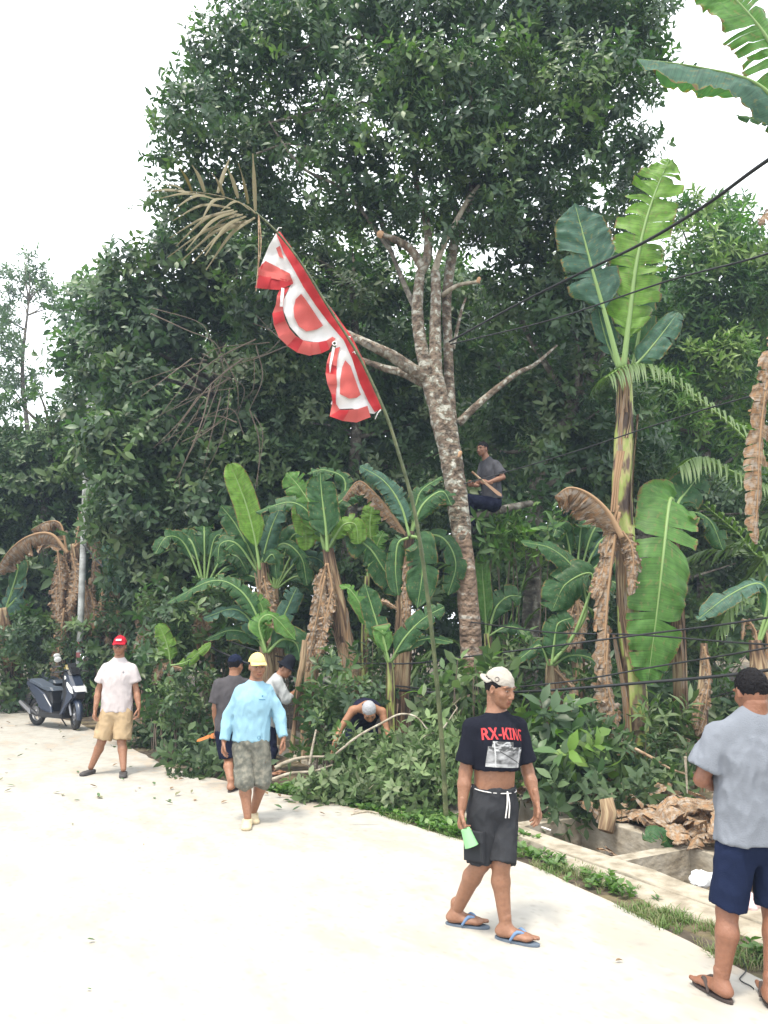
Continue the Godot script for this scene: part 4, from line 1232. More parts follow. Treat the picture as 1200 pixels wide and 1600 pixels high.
# ---------------------------------------------------------------- cables and the utility pole
func make_cables():
	var base := gp(121, 1117)
	var t := thing("utility_pole", "white utility pole rising behind the scooters, red marks low down", "pole", base)
	var top := at(143, 485, -base.z) - base
	var b := MB.new()
	b.tube([Vector3(0, -0.2, 0), top * 0.5, top], [0.072, 0.066, 0.06], 16)
	obj("shaft", b.mesh(), M.pole_white, t)
	for k in [0.13, 0.155]:
		b = MB.new()
		b.tube([top * k, top * (k + 0.015)], [0.0735, 0.0735], 16)
		obj("red_band", b.mesh(), mat("band_red", lin(0.4, 0.13, 0.13), 0.6), t)
	var g := "cables hanging along the drain"
	var lines := [
		["thick twisted cable hanging low past the workers", 0.017, [[129, 850, 17.4], [193, 918, 15.8], [320, 1006, 13.4], [450, 1056, 12.1], [560, 1072, 11.0], [680, 1082, 10.3], [816, 1081, 9.6], [990, 1068, 8.6], [1200, 1047, 7.4], [1500, 990, 6.0]]],
		["cable dipping to the main trunk, topmost of the low lines", 0.011, [[129, 835, 17.4], [255, 948, 14.6], [420, 1022, 12.4], [608, 1037, 10.9], [720, 1027, 10.3], [780, 1020, 9.9], [1000, 992, 8.7], [1200, 965, 7.5], [1500, 905, 6.0]]],
		["thin level cable starting at the lichen mottled trunk", 0.009, [[736, 972, 11.25], [860, 988, 10.2], [997, 992, 9.1], [1200, 1007, 7.6], [1500, 1015, 6.0]]],
		["thin cable rising beside the dried banana stalk", 0.009, [[540, 1062, 11.0], [700, 1078, 10.2], [870, 1067, 9.4], [1034, 1040, 8.5], [1200, 1012, 7.4], [1500, 950, 6.0]]],
		["faint wire sagging behind the tall banana trunk", 0.007, [[810, 1090, 12.0], [920, 1112, 11.2], [1050, 1105, 10.4], [1180, 1070, 9.6], [1400, 1010, 8.0]]],
	]
	for k in lines:
		var p := []
		for q in k[2]: p.append(at(q[0], q[1], q[2]))
		b = MB.new()
		b.tube(curve(p, 90), [k[1]], 6)
		tag(obj("low_cable", b.mesh(), M.cable_black), k[0], "cable", g)
	for k in [["heavy black cable slanting across the tall banana leaf", 0.015, [[1420, 110, 3.6], [1200, 250, 5.0], [1100, 322, 6.0], [1000, 382, 7.2], [900, 430, 8.6], [800, 480, 10.0], [702, 534, 11.3]]], ["thin wire running below the heavy black cable", 0.01, [[1420, 300, 4.6], [1200, 396, 6.4], [1040, 440, 8.0], [860, 500, 9.8], [704, 538, 11.35]]], ["thin wire passing in front of the man in the tree", 0.008, [[1400, 560, 5.6], [1100, 640, 8.0], [900, 705, 9.8], [800, 735, 10.9], [725, 756, 11.3]]]]:
		var p := []
		for q in k[2]: p.append(at(q[0], q[1], q[2]))
		b = MB.new()
		b.tube(curve(p, 70), [k[1]], 7)
		tag(obj("overhead_cable", b.mesh(), M.cable_black), k[0], "cable", "cables running to the main tree")


# ---------------------------------------------------------------- flag
const POLE := [[698, 1284], [693, 1200], [684, 1080], [668, 930], [648, 800], [622, 705], [600, 640], [560, 555], [510, 475], [470, 410], [432, 362], [400, 332]]
var pole_depth := 7.6


func pole_z(py: float) -> float:                    # the pole leans a little over the road
	return 7.97 - 1.0 * clampf((1284.0 - py) / 950.0, 0, 1)


func cloth(parent: Node3D, called: String, px: Array, layer: float, m: Material, cells := 10.0, amp := 1.0):
	var poly := PackedVector2Array()
	for p in px: poly.append(Vector2(p[0], p[1]))
	var lo := poly[0]
	var hi := poly[0]
	for p in poly:
		lo = lo.min(p)
		hi = hi.max(p)
	var b := MB.new()
	var seen := {}
	var put := func(q: Vector2, back: float) -> int:
		var key := Vector3(snappedf(q.x, 0.05), snappedf(q.y, 0.05), back)
		if seen.has(key): return seen[key]
		var wave := 0.05 * sin(q.x * 0.045 + q.y * 0.02) + 0.028 * sin(q.x * 0.1 - q.y * 0.07) + 0.016 * sin(q.y * 0.21 + q.x * 0.06) + 0.01 * sin(q.x * 0.27 - q.y * 0.16)
		var i: int = b.vert(at(q.x, q.y, pole_z(q.y) + 0.1 + wave * amp * 0.65 - layer + back) - parent.position, q * 0.01)
		seen[key] = i
		return i
	var x := lo.x
	while x < hi.x:
		var y := lo.y
		while y < hi.y:
			var cell := PackedVector2Array([Vector2(x, y), Vector2(x + cells, y), Vector2(x + cells, y + cells), Vector2(x, y + cells)])
			for piece in Geometry2D.intersect_polygons(poly, cell):
				var tr := Geometry2D.triangulate_polygon(piece)
				for i in range(0, tr.size(), 3):
					var a: Vector2 = piece[tr[i]]
					var c: Vector2 = piece[tr[i + 1]]
					var d: Vector2 = piece[tr[i + 2]]
					if (c - a).cross(d - a) > 0.0:
						var e := c
						c = d
						d = e
					b.tri(put.call(a, 0.0), put.call(c, 0.0), put.call(d, 0.0))
					b.tri(put.call(a, 0.003), put.call(d, 0.003), put.call(c, 0.003))
			y += cells
		x += cells
	return obj(called, b.mesh(), m, parent)


func fc(a: Array) -> Array:                         # from the close-up of the flag to photo pixels
	var r := []
	for p in a: r.append([360.0 + p[0] * 0.2375, 320.0 + p[1] * 0.2375])
	return r


func make_flag():
	var base := gp(698, 1284)
	var t := thing("bamboo_pole", "long thin bamboo pole leaning from the verge and carrying the flag", "pole", base)
	var line := []
	for p in POLE: line.append(at(p[0], p[1], pole_z(p[1])) - base)
	line[0].y = -0.1
	var b := MB.new()
	var n := 110
	var P := curve(line, n)
	var rr := []
	for i in n: rr.append(lerpf(0.026, 0.008, pow(float(i) / n, 0.8)) * (1.12 if i % 7 == 0 else 1.0))
	b.tube(P, rr, 9)
	obj("cane", b.mesh(), M.bamboo, t)
	for i in range(0, n, 7):
		b = MB.new()
		b.torus(rr[i] * 0.95, 0.004, 10, 5, Basis(Quaternion(Vector3.UP, (P[mini(i + 1, n - 1)] - P[maxi(0, i - 1)]).normalized())), P[i])
		obj("node_ring", b.mesh(), M.bamboo, t)
	# the flag
	var red := mat("flag_red", lin(0.5, 0.012, 0.018), 0.7, null, 3.0, M.weave, 0.4)
	var pink := mat("flag_thin_red", lin(0.58, 0.1, 0.085), 0.7, null, 3.0, M.weave, 0.4)
	var white := mat("flag_white", lin(0.8, 0.79, 0.78), 0.7, null, 3.0, M.weave, 0.4)
	for k in [red, pink, white]:
		k.backlight_enabled = true
		k.backlight = lin(0.3, 0.3, 0.3)
	var f := thing("festive_flag", "long red and white scalloped flag tied along the bamboo pole", "flag", at(520, 500, pole_z(500)))
	cloth(f, "white_field", fc([[300, 190], [325, 180], [380, 260], [470, 400], [560, 560], [690, 740], [790, 880], [870, 1040], [950, 1250], [1000, 1330], [945, 1375], [900, 1370], [800, 1340], [700, 1345], [660, 1310], [690, 1240], [700, 1080], [690, 960], [700, 900], [640, 900], [560, 905], [470, 890], [390, 800], [350, 700], [345, 640], [385, 550], [410, 510], [330, 480], [190, 460], [200, 400], [255, 265]]), 0.0, white)
	cloth(f, "red_band", fc([[300, 185], [325, 175], [395, 270], [490, 430], [590, 585], [700, 730], [800, 870], [880, 1030], [955, 1240], [1003, 1340], [950, 1365], [905, 1290], [850, 1170], [800, 1010], [745, 890], [650, 780], [560, 660], [480, 540], [420, 430], [350, 310]]), 0.02, red)
	cloth(f, "half_disc", fc([[465, 585], [500, 630], [560, 720], [610, 795], [570, 820], [500, 833], [450, 800], [420, 740], [415, 680], [430, 620]]), 0.02, pink)
	cloth(f, "half_disc", fc([[755, 1022], [790, 1060], [815, 1130], [858, 1250], [830, 1270], [780, 1275], [720, 1245], [722, 1150], [735, 1070]]), 0.02, pink)
	cloth(f, "half_disc", fc([[300, 285], [325, 270], [350, 355], [320, 340]]), 0.02, pink)
	# pleated frills: one pleat per part, each bulging on its own
	var frills := [[[[330, 545], [308, 600], [300, 660], [278, 715], [288, 790], [320, 870], [375, 925], [440, 970], [520, 990], [600, 975], [650, 950], [690, 880]], [[385, 545], [355, 600], [345, 670], [345, 700], [360, 760], [390, 820], [430, 865], [480, 895], [530, 905], [580, 905], [630, 895], [670, 870]]],
		[[[690, 945], [655, 975], [635, 1040], [628, 1110], [640, 1180], [665, 1245], [672, 1300]], [[720, 935], [705, 990], [698, 1060], [695, 1120], [700, 1180], [692, 1250], [695, 1310]]],
		[[[672, 1300], [655, 1390], [740, 1420], [830, 1430], [920, 1395]], [[695, 1312], [720, 1350], [780, 1350], [840, 1345], [900, 1325]]],
		[[[205, 395], [165, 545], [240, 552], [320, 558], [410, 520]], [[235, 375], [190, 465], [270, 470], [330, 485], [405, 500]]],
		[[[235, 372], [190, 420], [185, 465]], [[385, 450], [395, 480], [408, 512]]]]
	var fi := 0
	for k in frills:
		for i in k[0].size() - 1:
			var a: Array = fc([k[0][i], k[0][i + 1], k[1][i + 1], k[1][i]])
			var c := Vector2.ZERO
			for q in a: c += Vector2(q[0], q[1]) / 4.0
			var big := []
			for q in a: big.append([c.x + (q[0] - c.x) * 1.06, c.y + (q[1] - c.y) * 1.06])
			cloth(f, "frill_pleat", big, 0.012 + 0.014 * (i % 2), red if fi == 3 or (i + fi) % 3 == 0 else pink, 7.0)
		fi += 1
	cloth(f, "white_stripe", fc([[335, 545], [355, 550], [345, 670], [325, 670]]), 0.034, white, 7.0)
	cloth(f, "white_stripe", fc([[672, 930], [690, 940], [668, 1040], [655, 1110], [650, 1060]]), 0.036, white, 7.0)
	b = MB.new()
	var e: Array = fc([[685, 912]])[0]
	b.torus(0.018, 0.006, 16, 6, Basis(Vector3.RIGHT, PI / 2), at(e[0], e[1], pole_z(e[1]) - 0.02) - f.position)
	obj("eyelet", b.mesh(), white, f)
	for s in [[595, 640, 586, 655], [432, 362, 440, 356], [548, 527, 543, 530], [556, 553, 551, 551]]:
		b = MB.new()
		var p0 := at(s[0], s[1], pole_z(s[1])) - f.position
		var p1 := at(s[2], s[3], pole_z(s[3]) + 0.02) - f.position
		b.tube([p0, p0.lerp(p1, 0.5) + Vector3(0, 0.01, 0.02), p1], [0.006, 0.005, 0.004], 5)
		obj("tie_string", b.mesh(), white, f)
	# the dry palm leaf at the pole's tip
	var dm := leaf_mat("pole_frond", lin(0.15, 0.125, 0.06), 0.6, lin(0.4, 0.4, 0.2))
	var zt := pole_z(330)
	var fr := thing("palm_frond", "dry olive palm frond tied to the tip of the bamboo pole", "frond", at(400, 332, zt))
	line = []
	for p in [[400, 334, 0], [385, 322, 0.05], [350, 308, 0.1], [300, 300, 0.1], [232, 299, 0.0]]: line.append(at(p[0], p[1], zt + p[2]) - fr.position)
	b = MB.new()
	b.tube(curve(line, 24), tapered([0.009, 0.003], 24), 5)
	obj("rachis", b.mesh(), dm, fr)
	var tips := [[395, 240, 399, 330, 0], [262, 402, 385, 345, 0], [283, 408, 388, 345, 0], [300, 412, 392, 345, 0], [322, 422, 398, 340, 0], [265, 372, 375, 335, 0], [270, 345, 360, 325, 0], [290, 392, 370, 330, 0], [310, 385, 380, 335, 0], [268, 330, 340, 312, 0], [228, 300, 300, 302, 0], [300, 258, 320, 300, 1], [360, 245, 340, 302, 1], [280, 262, 300, 300, 1], [355, 262, 372, 310, 0], [372, 255, 388, 318, 0], [258, 290, 290, 300, 1], [330, 270, 350, 306, 1], [250, 310, 320, 305, 0], [320, 400, 384, 338, 0], [275, 385, 365, 328, 0], [345, 330, 390, 328, 0], [312, 350, 350, 310, 0]]
	for k in tips:
		var p0 := at(k[2], k[3], zt + rng.randf_range(-0.05, 0.1)) - fr.position
		var p1 := at(k[0], k[1], zt + rng.randf_range(-0.45, 0.35)) - fr.position
		var mid := p0.lerp(p1, 0.5) + Vector3(0, 0.09 if k[4] == 0 and k[1] > 310 else 0.03, 0)
		var Q := curve([p0, mid, p1], 9)
		b = MB.new()
		var prev := []
		for i in 9:
			var x := i / 8.0
			var T: Vector3 = (Q[mini(i + 1, 8)] - Q[maxi(i - 1, 0)]).normalized()
			var wv := T.cross(Vector3(0.2, 0.5, 1)).normalized() * 0.017 * (0.35 + sin(minf(1.0, x + 0.15) * PI) * 0.8)
			var row := [b.vert(Q[i] - wv), b.vert(Q[i] - T.cross(wv).normalized() * 0.006), b.vert(Q[i] + wv)]
			if prev:
				b.quad(prev[0], prev[1], row[1], row[0])
				b.quad(prev[1], prev[2], row[2], row[1])
			prev = row
		obj("leaflet", b.mesh(), dm, fr)
	for k in [[[404, 336], [404, 400], [400, 455]], [[404, 336], [408, 380], [402, 430]]]:
		var q := pts(k, zt)
		for i in 3: q[i] -= fr.position
		b = MB.new()
		b.tube(curve(q, 8), tapered([0.007, 0.003], 8), 5)
		obj("hanging_stalk", b.mesh(), M.stick_wood, fr)


# ---------------------------------------------------------------- bodies: tapered capsules joined by a smooth minimum, meshed as surface nets
class Sdf:
	var o: Vector3
	var h: float
	var nx: int
	var ny: int
	var nz: int
	var f := PackedFloat32Array()

	func _init(lo: Vector3, hi: Vector3, cell: float):
		o = lo
		h = cell
		nx = int((hi.x - lo.x) / cell) + 2
		ny = int((hi.y - lo.y) / cell) + 2
		nz = int((hi.z - lo.z) / cell) + 2
		f.resize(nx * ny * nz)
		f.fill(1.0)

	func span(lo: Vector3, hi: Vector3) -> Array:
		var a := ((lo - o) / h).floor()
		var b := ((hi - o) / h).ceil()
		return [maxi(0, int(a.x)), mini(nx - 1, int(b.x)), maxi(0, int(a.y)), mini(ny - 1, int(b.y)), maxi(0, int(a.z)), mini(nz - 1, int(b.z))]

	# cap: 1 cuts the first end flat, 2 the second; flat squeezes the section across `side`
	func cone(a: Vector3, b: Vector3, ra: float, rb: float, k := 0.02, side := Vector3.ZERO, flat := 1.0, cap := 0):
		var ax := b - a
		var L := maxf(ax.length(), 1e-5)
		var w := ax / L
		var u := side - w * side.dot(w)
		u = u.normalized() if u.length() > 1e-3 else w.cross(Vector3(0.31, 0.2, 0.93)).normalized()
		var v := w.cross(u)
		var inv := 1.0 / flat
		var sc := minf(1.0, flat)
		var m := maxf(ra, rb) * maxf(1.0, flat) + k + 2.0 * h
		var e := Vector3(m, m, m)
		var r := span(a.min(b) - e, a.max(b) + e)
		for z in range(r[4], r[5] + 1):
			for y in range(r[2], r[3] + 1):
				var i: int = (z * ny + y) * nx + r[0]
				var q := o + Vector3(r[0], y, z) * h - a
				for x in range(r[0], r[1] + 1):
					var t := q.dot(w)
					var tc := clampf(t, 0.0, L)
					var su := q.dot(u)
					var sv := q.dot(v) * inv
					var over := t - tc
					if (over > 0.0 and cap & 2) or (over < 0.0 and cap & 1):
						over = 0.0
					var d := (sqrt(su * su + sv * sv + over * over) - lerpf(ra, rb, tc / L)) * sc
					if cap & 2: d = maxf(d, t - L)
					if cap & 1: d = maxf(d, -t)
					var g := f[i]
					var hh := k - absf(g - d)
					f[i] = minf(g, d) - (hh * hh * 0.25 / k if hh > 0.0 else 0.0)
					i += 1
					q.x += h

	func ball(c: Vector3, r: Vector3, bs: Basis, k := 0.01, cut := false):
		var m := maxf(r.x, maxf(r.y, r.z)) + k + 2.0 * h
		var e := Vector3(m, m, m)
		var s := span(c - e, c + e)
		var rm := minf(r.x, minf(r.y, r.z))
		var tb := bs.transposed()
		for z in range(s[4], s[5] + 1):
			for y in range(s[2], s[3] + 1):
				var i: int = (z * ny + y) * nx + s[0]
				for x in range(s[0], s[1] + 1):
					var q := (tb * (o + Vector3(x, y, z) * h - c)) / r
					var l := q.length()
					var d := (l - 1.0) * rm * (1.0 if l > 0.0 else 1.0)
					var g := f[i]
					if cut:
						d = -d
						var hc := k - absf(g - d)
						f[i] = maxf(g, d) + (hc * hc * 0.25 / k if hc > 0.0 else 0.0)
					else:
						var hh := k - absf(g - d)
						f[i] = minf(g, d) - (hh * hh * 0.25 / k if hh > 0.0 else 0.0)
					i += 1

	func clip(p: Vector3, n: Vector3):               # keeps the side that n points away from
		n = n.normalized()
		var i := 0
		for z in nz:
			for y in ny:
				var d := (o + Vector3(0, y, z) * h - p).dot(n)
				var s := n.x * h
				for x in nx:
					if f[i] < d: f[i] = d
					d += s
					i += 1

	func crease(noise: FastNoiseLite, amp: float, stretch: Vector3, calm := Vector3(0, 99, 0)):
		var i := 0
		var lim := 3.0 * h
		for z in nz:
			for y in ny:
				for x in nx:
					if absf(f[i]) < lim:
						var q := o + Vector3(x, y, z) * h
						f[i] += amp * (-0.05 - noise.get_noise_3dv(q * stretch)) * smoothstep(0.07, 0.16, (q - calm).length())
					i += 1

	func value(p: Vector3) -> float:
		var q := (p - o) / h
		var x := clampi(int(q.x), 0, nx - 2)
		var y := clampi(int(q.y), 0, ny - 2)
		var z := clampi(int(q.z), 0, nz - 2)
		var t := q - Vector3(x, y, z)
		var i := (z * ny + y) * nx + x
		var r := nx
		var s := nx * ny
		return lerpf(lerpf(lerpf(f[i], f[i + 1], t.x), lerpf(f[i + r], f[i + r + 1], t.x), t.y), lerpf(lerpf(f[i + s], f[i + s + 1], t.x), lerpf(f[i + s + r], f[i + s + r + 1], t.x), t.y), t.z)

	func into(b: MB):
		var id := PackedInt32Array()
		id.resize(f.size())
		id.fill(-1)
		var r := nx
		var s := nx * ny
		var off := [0, 1, r, r + 1, s, s + 1, s + r, s + r + 1]
		var ed := [[0, 1], [2, 3], [4, 5], [6, 7], [0, 2], [1, 3], [4, 6], [5, 7], [0, 4], [1, 5], [2, 6], [3, 7]]
		var lim := 2.2 * h
		var cv := PackedFloat32Array()
		cv.resize(8)
		for z in nz - 1:
			for y in ny - 1:
				var i := (z * ny + y) * nx - 1
				for x in nx - 1:
					i += 1
					if absf(f[i]) > lim: continue
					var mask := 0
					for k in 8:
						cv[k] = f[i + off[k]]
						if cv[k] < 0.0: mask |= 1 << k
					if mask == 0 or mask == 255: continue
					var p := Vector3.ZERO
					var n := 0
					for e in ed:
						var a: int = e[0]
						var c: int = e[1]
						if (cv[a] < 0.0) != (cv[c] < 0.0):
							var t := cv[a] / (cv[a] - cv[c])
							p += Vector3(lerpf(a & 1, c & 1, t), lerpf((a >> 1) & 1, (c >> 1) & 1, t), lerpf(a >> 2, c >> 2, t))
							n += 1
					id[i] = b.vert(o + (Vector3(x, y, z) + p / n) * h)
					var in0 := cv[0] < 0.0
					if y > 0 and z > 0 and in0 != (cv[1] < 0.0): put(b, id[i], id[i - r], id[i - r - s], id[i - s], in0)
					if x > 0 and z > 0 and in0 != (cv[2] < 0.0): put(b, id[i], id[i - s], id[i - s - 1], id[i - 1], in0)
					if x > 0 and y > 0 and in0 != (cv[4] < 0.0): put(b, id[i], id[i - 1], id[i - 1 - r], id[i - r], in0)

	func put(b: MB, a: int, c: int, d: int, e: int, way: bool):
		if a < 0 or c < 0 or d < 0 or e < 0: return
		if way: b.quad(a, c, d, e)
		else: b.quad(a, e, d, c)


func head_basis(fwd: Vector3, up := Vector3.UP) -> Basis:
	var z := fwd.normalized()
	var x := up.cross(z).normalized()
	return Basis(x, z.cross(x), z)


# J: joints in the figure's own space (metres from its base). Returns the parts it made.
func make_hand(b: MB, wrist: Vector3, dir: Vector3, palm: Vector3, thumb: Vector3, curl: float, s: float, cell: float):
	dir = dir.normalized()
	palm = (palm - dir * palm.dot(dir)).normalized()
	thumb = (thumb - dir * thumb.dot(dir) - palm * thumb.dot(palm)).normalized()
	var e := Vector3.ONE * 0.2 * s
	var g := Sdf.new(wrist + dir * 0.07 - e, wrist + dir * 0.07 + e, cell)
	g.cone(wrist - dir * 0.05 * s, wrist + dir * 0.012 * s, 0.027 * s, 0.025 * s, 0.01, thumb, 0.8)
	g.cone(wrist, wrist + dir * 0.085 * s, 0.029 * s, 0.041 * s, 0.012, thumb, 0.42)
	var lens := [0.072, 0.081, 0.076, 0.06]
	for i in 4:
		var p := wrist + dir * (0.088 - 0.004 * absf(i - 1.2)) * s + thumb * (0.03 - 0.0195 * i) * s
		var a := 0.15
		var r := (0.0098 if i < 3 else 0.0085) * s
		var d := dir + thumb * (0.06 - 0.05 * i)
		for j in 3:
			a += curl * (0.8 + 0.12 * i)
			var q: Vector3 = p + (d.normalized() * cos(a) + palm * sin(a)) * lens[i] * [0.45, 0.31, 0.24][j] * s
			g.cone(p, q, r, r * 0.92, 0.004)
			p = q
			r *= 0.92
	var p := wrist + dir * 0.025 * s + thumb * 0.024 * s + palm * 0.008 * s
	for j in 3:
		var q: Vector3 = p + (dir * [0.55, 0.85, 0.95][j] + thumb * [0.75, 0.35, 0.05][j] + palm * (0.2 + curl * 0.6)).normalized() * [0.036, 0.033, 0.026][j] * s
		g.cone(p, q, [0.014, 0.0115, 0.0105][j] * s, [0.0115, 0.0105, 0.009][j] * s, 0.006)
		p = q
	g.into(b)


func make_head(b: MB, c: Vector3, B: Basis, s: float, cell: float, skin: Color, hair: Color):
	var bold := maxf(1.0, cell / 0.0042)
	var e := Vector3.ONE * 0.165 * s
	var g := Sdf.new(c - e - Vector3(0, 0.03, 0), c + e, cell)
	var w := func(x: float, y: float, z: float) -> Vector3: return c + B * (Vector3(x, y, z) * s)
	g.ball(w.call(0, 0.03, -0.014), Vector3(0.076, 0.088, 0.09) * s, B, 0.01)
	g.ball(w.call(0, -0.022, 0.028), Vector3(0.064, 0.075, 0.064) * s, B, 0.03 * s)
	g.ball(w.call(0, -0.07, 0.04), Vector3(0.044, 0.035, 0.045) * s, B, 0.03 * s)
	g.ball(w.call(0, -0.087, 0.068), Vector3(0.02, 0.015, 0.016) * s, B, 0.02 * s)
	for x in [-1.0, 1.0]:
		g.ball(w.call(x * 0.04, -0.022, 0.062), Vector3(0.023, 0.02, 0.02) * s, B, 0.02 * s)      # cheekbones
		g.ball(w.call(x * 0.031, 0.03, 0.076), Vector3(0.03, 0.009, 0.012) * s, B, 0.015 * s)       # brow ridge
		g.ball(w.call(x * 0.031, 0.009, 0.094), Vector3(0.017, 0.011, 0.014) * s, B, 0.012 * s, true)
		g.ball(w.call(x * 0.031, 0.008, 0.075), Vector3(0.014, 0.0105, 0.012) * s, B, 0.003 * s)      # eyeball and lids
		g.ball(w.call(x * 0.077, -0.004, -0.004), Vector3(0.009, 0.03, 0.018) * s, B.rotated(B.y, x * 0.35), 0.008 * s)
		g.ball(w.call(x * 0.083, 0.0, 0.003), Vector3(0.006, 0.016, 0.008) * s, B, 0.004 * s, true)
		g.ball(w.call(x * 0.012, -0.033, 0.096), Vector3(0.009, 0.008, 0.009) * s, B, 0.006 * s)
	g.cone(w.call(0, 0.022, 0.083), w.call(0, -0.026, 0.106), 0.008 * s, 0.0115 * s, 0.012 * s)
	g.ball(w.call(0, -0.056, 0.088), Vector3(0.024, 0.006, 0.009) * s, B, 0.007 * s)
	g.ball(w.call(0, -0.067, 0.086), Vector3(0.02, 0.007, 0.009) * s, B, 0.006 * s)
	g.cone(w.call(0, -0.03, -0.03), w.call(0, -0.085, -0.02), 0.05 * s, 0.046 * s, 0.03 * s)
	var n0 := b.v.size()
	g.into(b)
	var Bi := B.transposed()
	for i in range(n0, b.v.size()):
		var p := (Bi * (b.v[i] - c)) / s
		var col := skin
		var ex := absf(p.x) - 0.031
		if p.z > 0.05:
			if absf(p.y - 0.0085) < 0.0042 * bold * (1.0 - minf(1.0, ex * ex / 0.0002)) : col = Color(0.03, 0.02, 0.018) if absf(ex) < 0.008 else Color(0.38, 0.33, 0.3)
			elif absf(p.y - 0.0125) < 0.0035 * bold and absf(ex) < 0.016: col = skin * 0.5
			elif absf(p.y - 0.034 + ex * 0.12) < 0.0048 * bold and absf(ex) < 0.021: col = hair.lerp(skin, 0.3)
			elif absf(p.x) < 0.024 and absf(p.y + 0.0615) < 0.0022 * bold: col = skin * 0.4
			elif absf(p.x) < 0.024 and p.y < -0.05 and p.y > -0.075: col = Color(skin.r * 0.95, skin.g * 0.72, skin.b * 0.72)
		b.c[i] = col


func foot(b: MB, ankle: Vector3, dir: Vector3, s: float, cell: float, sole: float, pitch := 0.0):
	var up := Vector3.UP
	dir = Vector3(dir.x, 0, dir.z).normalized()
	var side := dir.cross(up)
	var fl := sole + 0.012
	var c := Vector3(ankle.x, 0, ankle.z)
	var lo := Vector3(ankle.x, 0.09, ankle.z) - Vector3.ONE * 0.27 * s
	var g := Sdf.new(Vector3(lo.x, -0.03, lo.z), Vector3(ankle.x, ankle.y + 0.07, ankle.z) + Vector3(0.27, 0.03, 0.27) * s, cell)
	g.cone(ankle + up * 0.05, ankle - up * 0.02 * s, 0.036 * s, 0.036 * s, 0.02)
	g.cone(c - dir * 0.035 * s + up * (fl + 0.02), c - dir * 0.03 * s + up * (fl + 0.016), 0.03 * s, 0.03 * s, 0.03)
	g.cone(ankle - up * 0.02 * s + dir * 0.01, c + dir * 0.12 * s + up * (fl + 0.012), 0.036 * s, 0.03 * s, 0.03, side, 0.7)
	g.cone(c - dir * 0.02 + up * (fl + 0.012), c + dir * 0.13 * s + up * (fl + 0.01), 0.032 * s, 0.042 * s, 0.02, side, 0.45)
	for k in 5:
		var q := c + dir * (0.145 - 0.008 * k * k * 0.6) * s + side * (-0.032 + 0.0165 * k) * s + up * (fl + 0.006)
		g.cone(q, q + dir * (0.045 - 0.005 * k) * s, 0.0115 * s if k else 0.014 * s, 0.009 * s if k else 0.012 * s, 0.004)
	g.into(b)


func sandal(parent: Node3D, ankle: Vector3, dir: Vector3, s: float, sole_m: Material, strap_m: Material, y0 := 0.004):
	dir = Vector3(dir.x, 0, dir.z).normalized()
	var side := dir.cross(Vector3.UP)
	var c := Vector3(ankle.x, 0, ankle.z)
	var B := Basis(dir, side, -Vector3.UP)       # x forward, y sideways, extruded downwards
	var outl := []
	for k in 28:
		var a := TAU * k / 28.0
		var x := cos(a)
		outl.append(Vector2(0.07 + 0.142 * x, (0.046 - 0.008 * (1.0 - x) * 0.5 - 0.006 * maxf(0.0, sin(x * 3.0 + 1.5))) * sin(a)) * s)
	var b := MB.new()
	b.prism(outl, -0.016 - y0, -y0, 0.003, B, c)
	var o := obj("sandal", b.mesh(), sole_m, parent)
	for k in [-1.0, 1.0]:
		b = MB.new()
		var top := c + Vector3.UP * (y0 + 0.016)
		b.tube(curve([top + dir * 0.15 * s - side * 0.012, top + dir * 0.13 * s - side * 0.006 + Vector3.UP * 0.03 * s + side * k * 0.006, top + dir * 0.085 * s + side * k * 0.032 * s + Vector3.UP * 0.052 * s, top + dir * 0.045 * s + side * k * 0.046 * s + Vector3.UP * 0.004], 10), tapered([0.004, 0.009, 0.011, 0.008], 10), 6)
		obj("strap", b.mesh(), strap_m, o)


func shoe(parent: Node3D, ankle: Vector3, dir: Vector3, s: float, m: Material, cell: float, collar := 0.045):
	dir = Vector3(dir.x, 0, dir.z).normalized()
	var side := dir.cross(Vector3.UP)
	var c := Vector3(ankle.x, 0, ankle.z)
	var g := Sdf.new(c - Vector3(0.26, 0.02, 0.26) * s, c + Vector3(0.26, 0.16, 0.26) * s, cell)
	g.cone(c - dir * 0.03 * s + Vector3.UP * 0.035, c + Vector3.UP * 0.06 * s, 0.043 * s, 0.045 * s, 0.02)
	g.cone(c - dir * 0.02 * s + Vector3.UP * 0.03, c + dir * 0.15 * s + Vector3.UP * 0.026, 0.042 * s, 0.048 * s, 0.02, side, 0.66)
	g.cone(c + Vector3.UP * 0.05, c + dir * 0.1 * s + Vector3.UP * 0.04, 0.04 * s, 0.036 * s, 0.02)
	g.clip(c + Vector3.UP * (0.055 + collar * 0.4), Vector3.UP)
	g.clip(c + Vector3.UP * 0.002, -Vector3.UP)
	var b := MB.new()
	g.into(b)
	return obj("shoe", b.mesh(), m, parent)


var cloth_noise := FastNoiseLite.new()


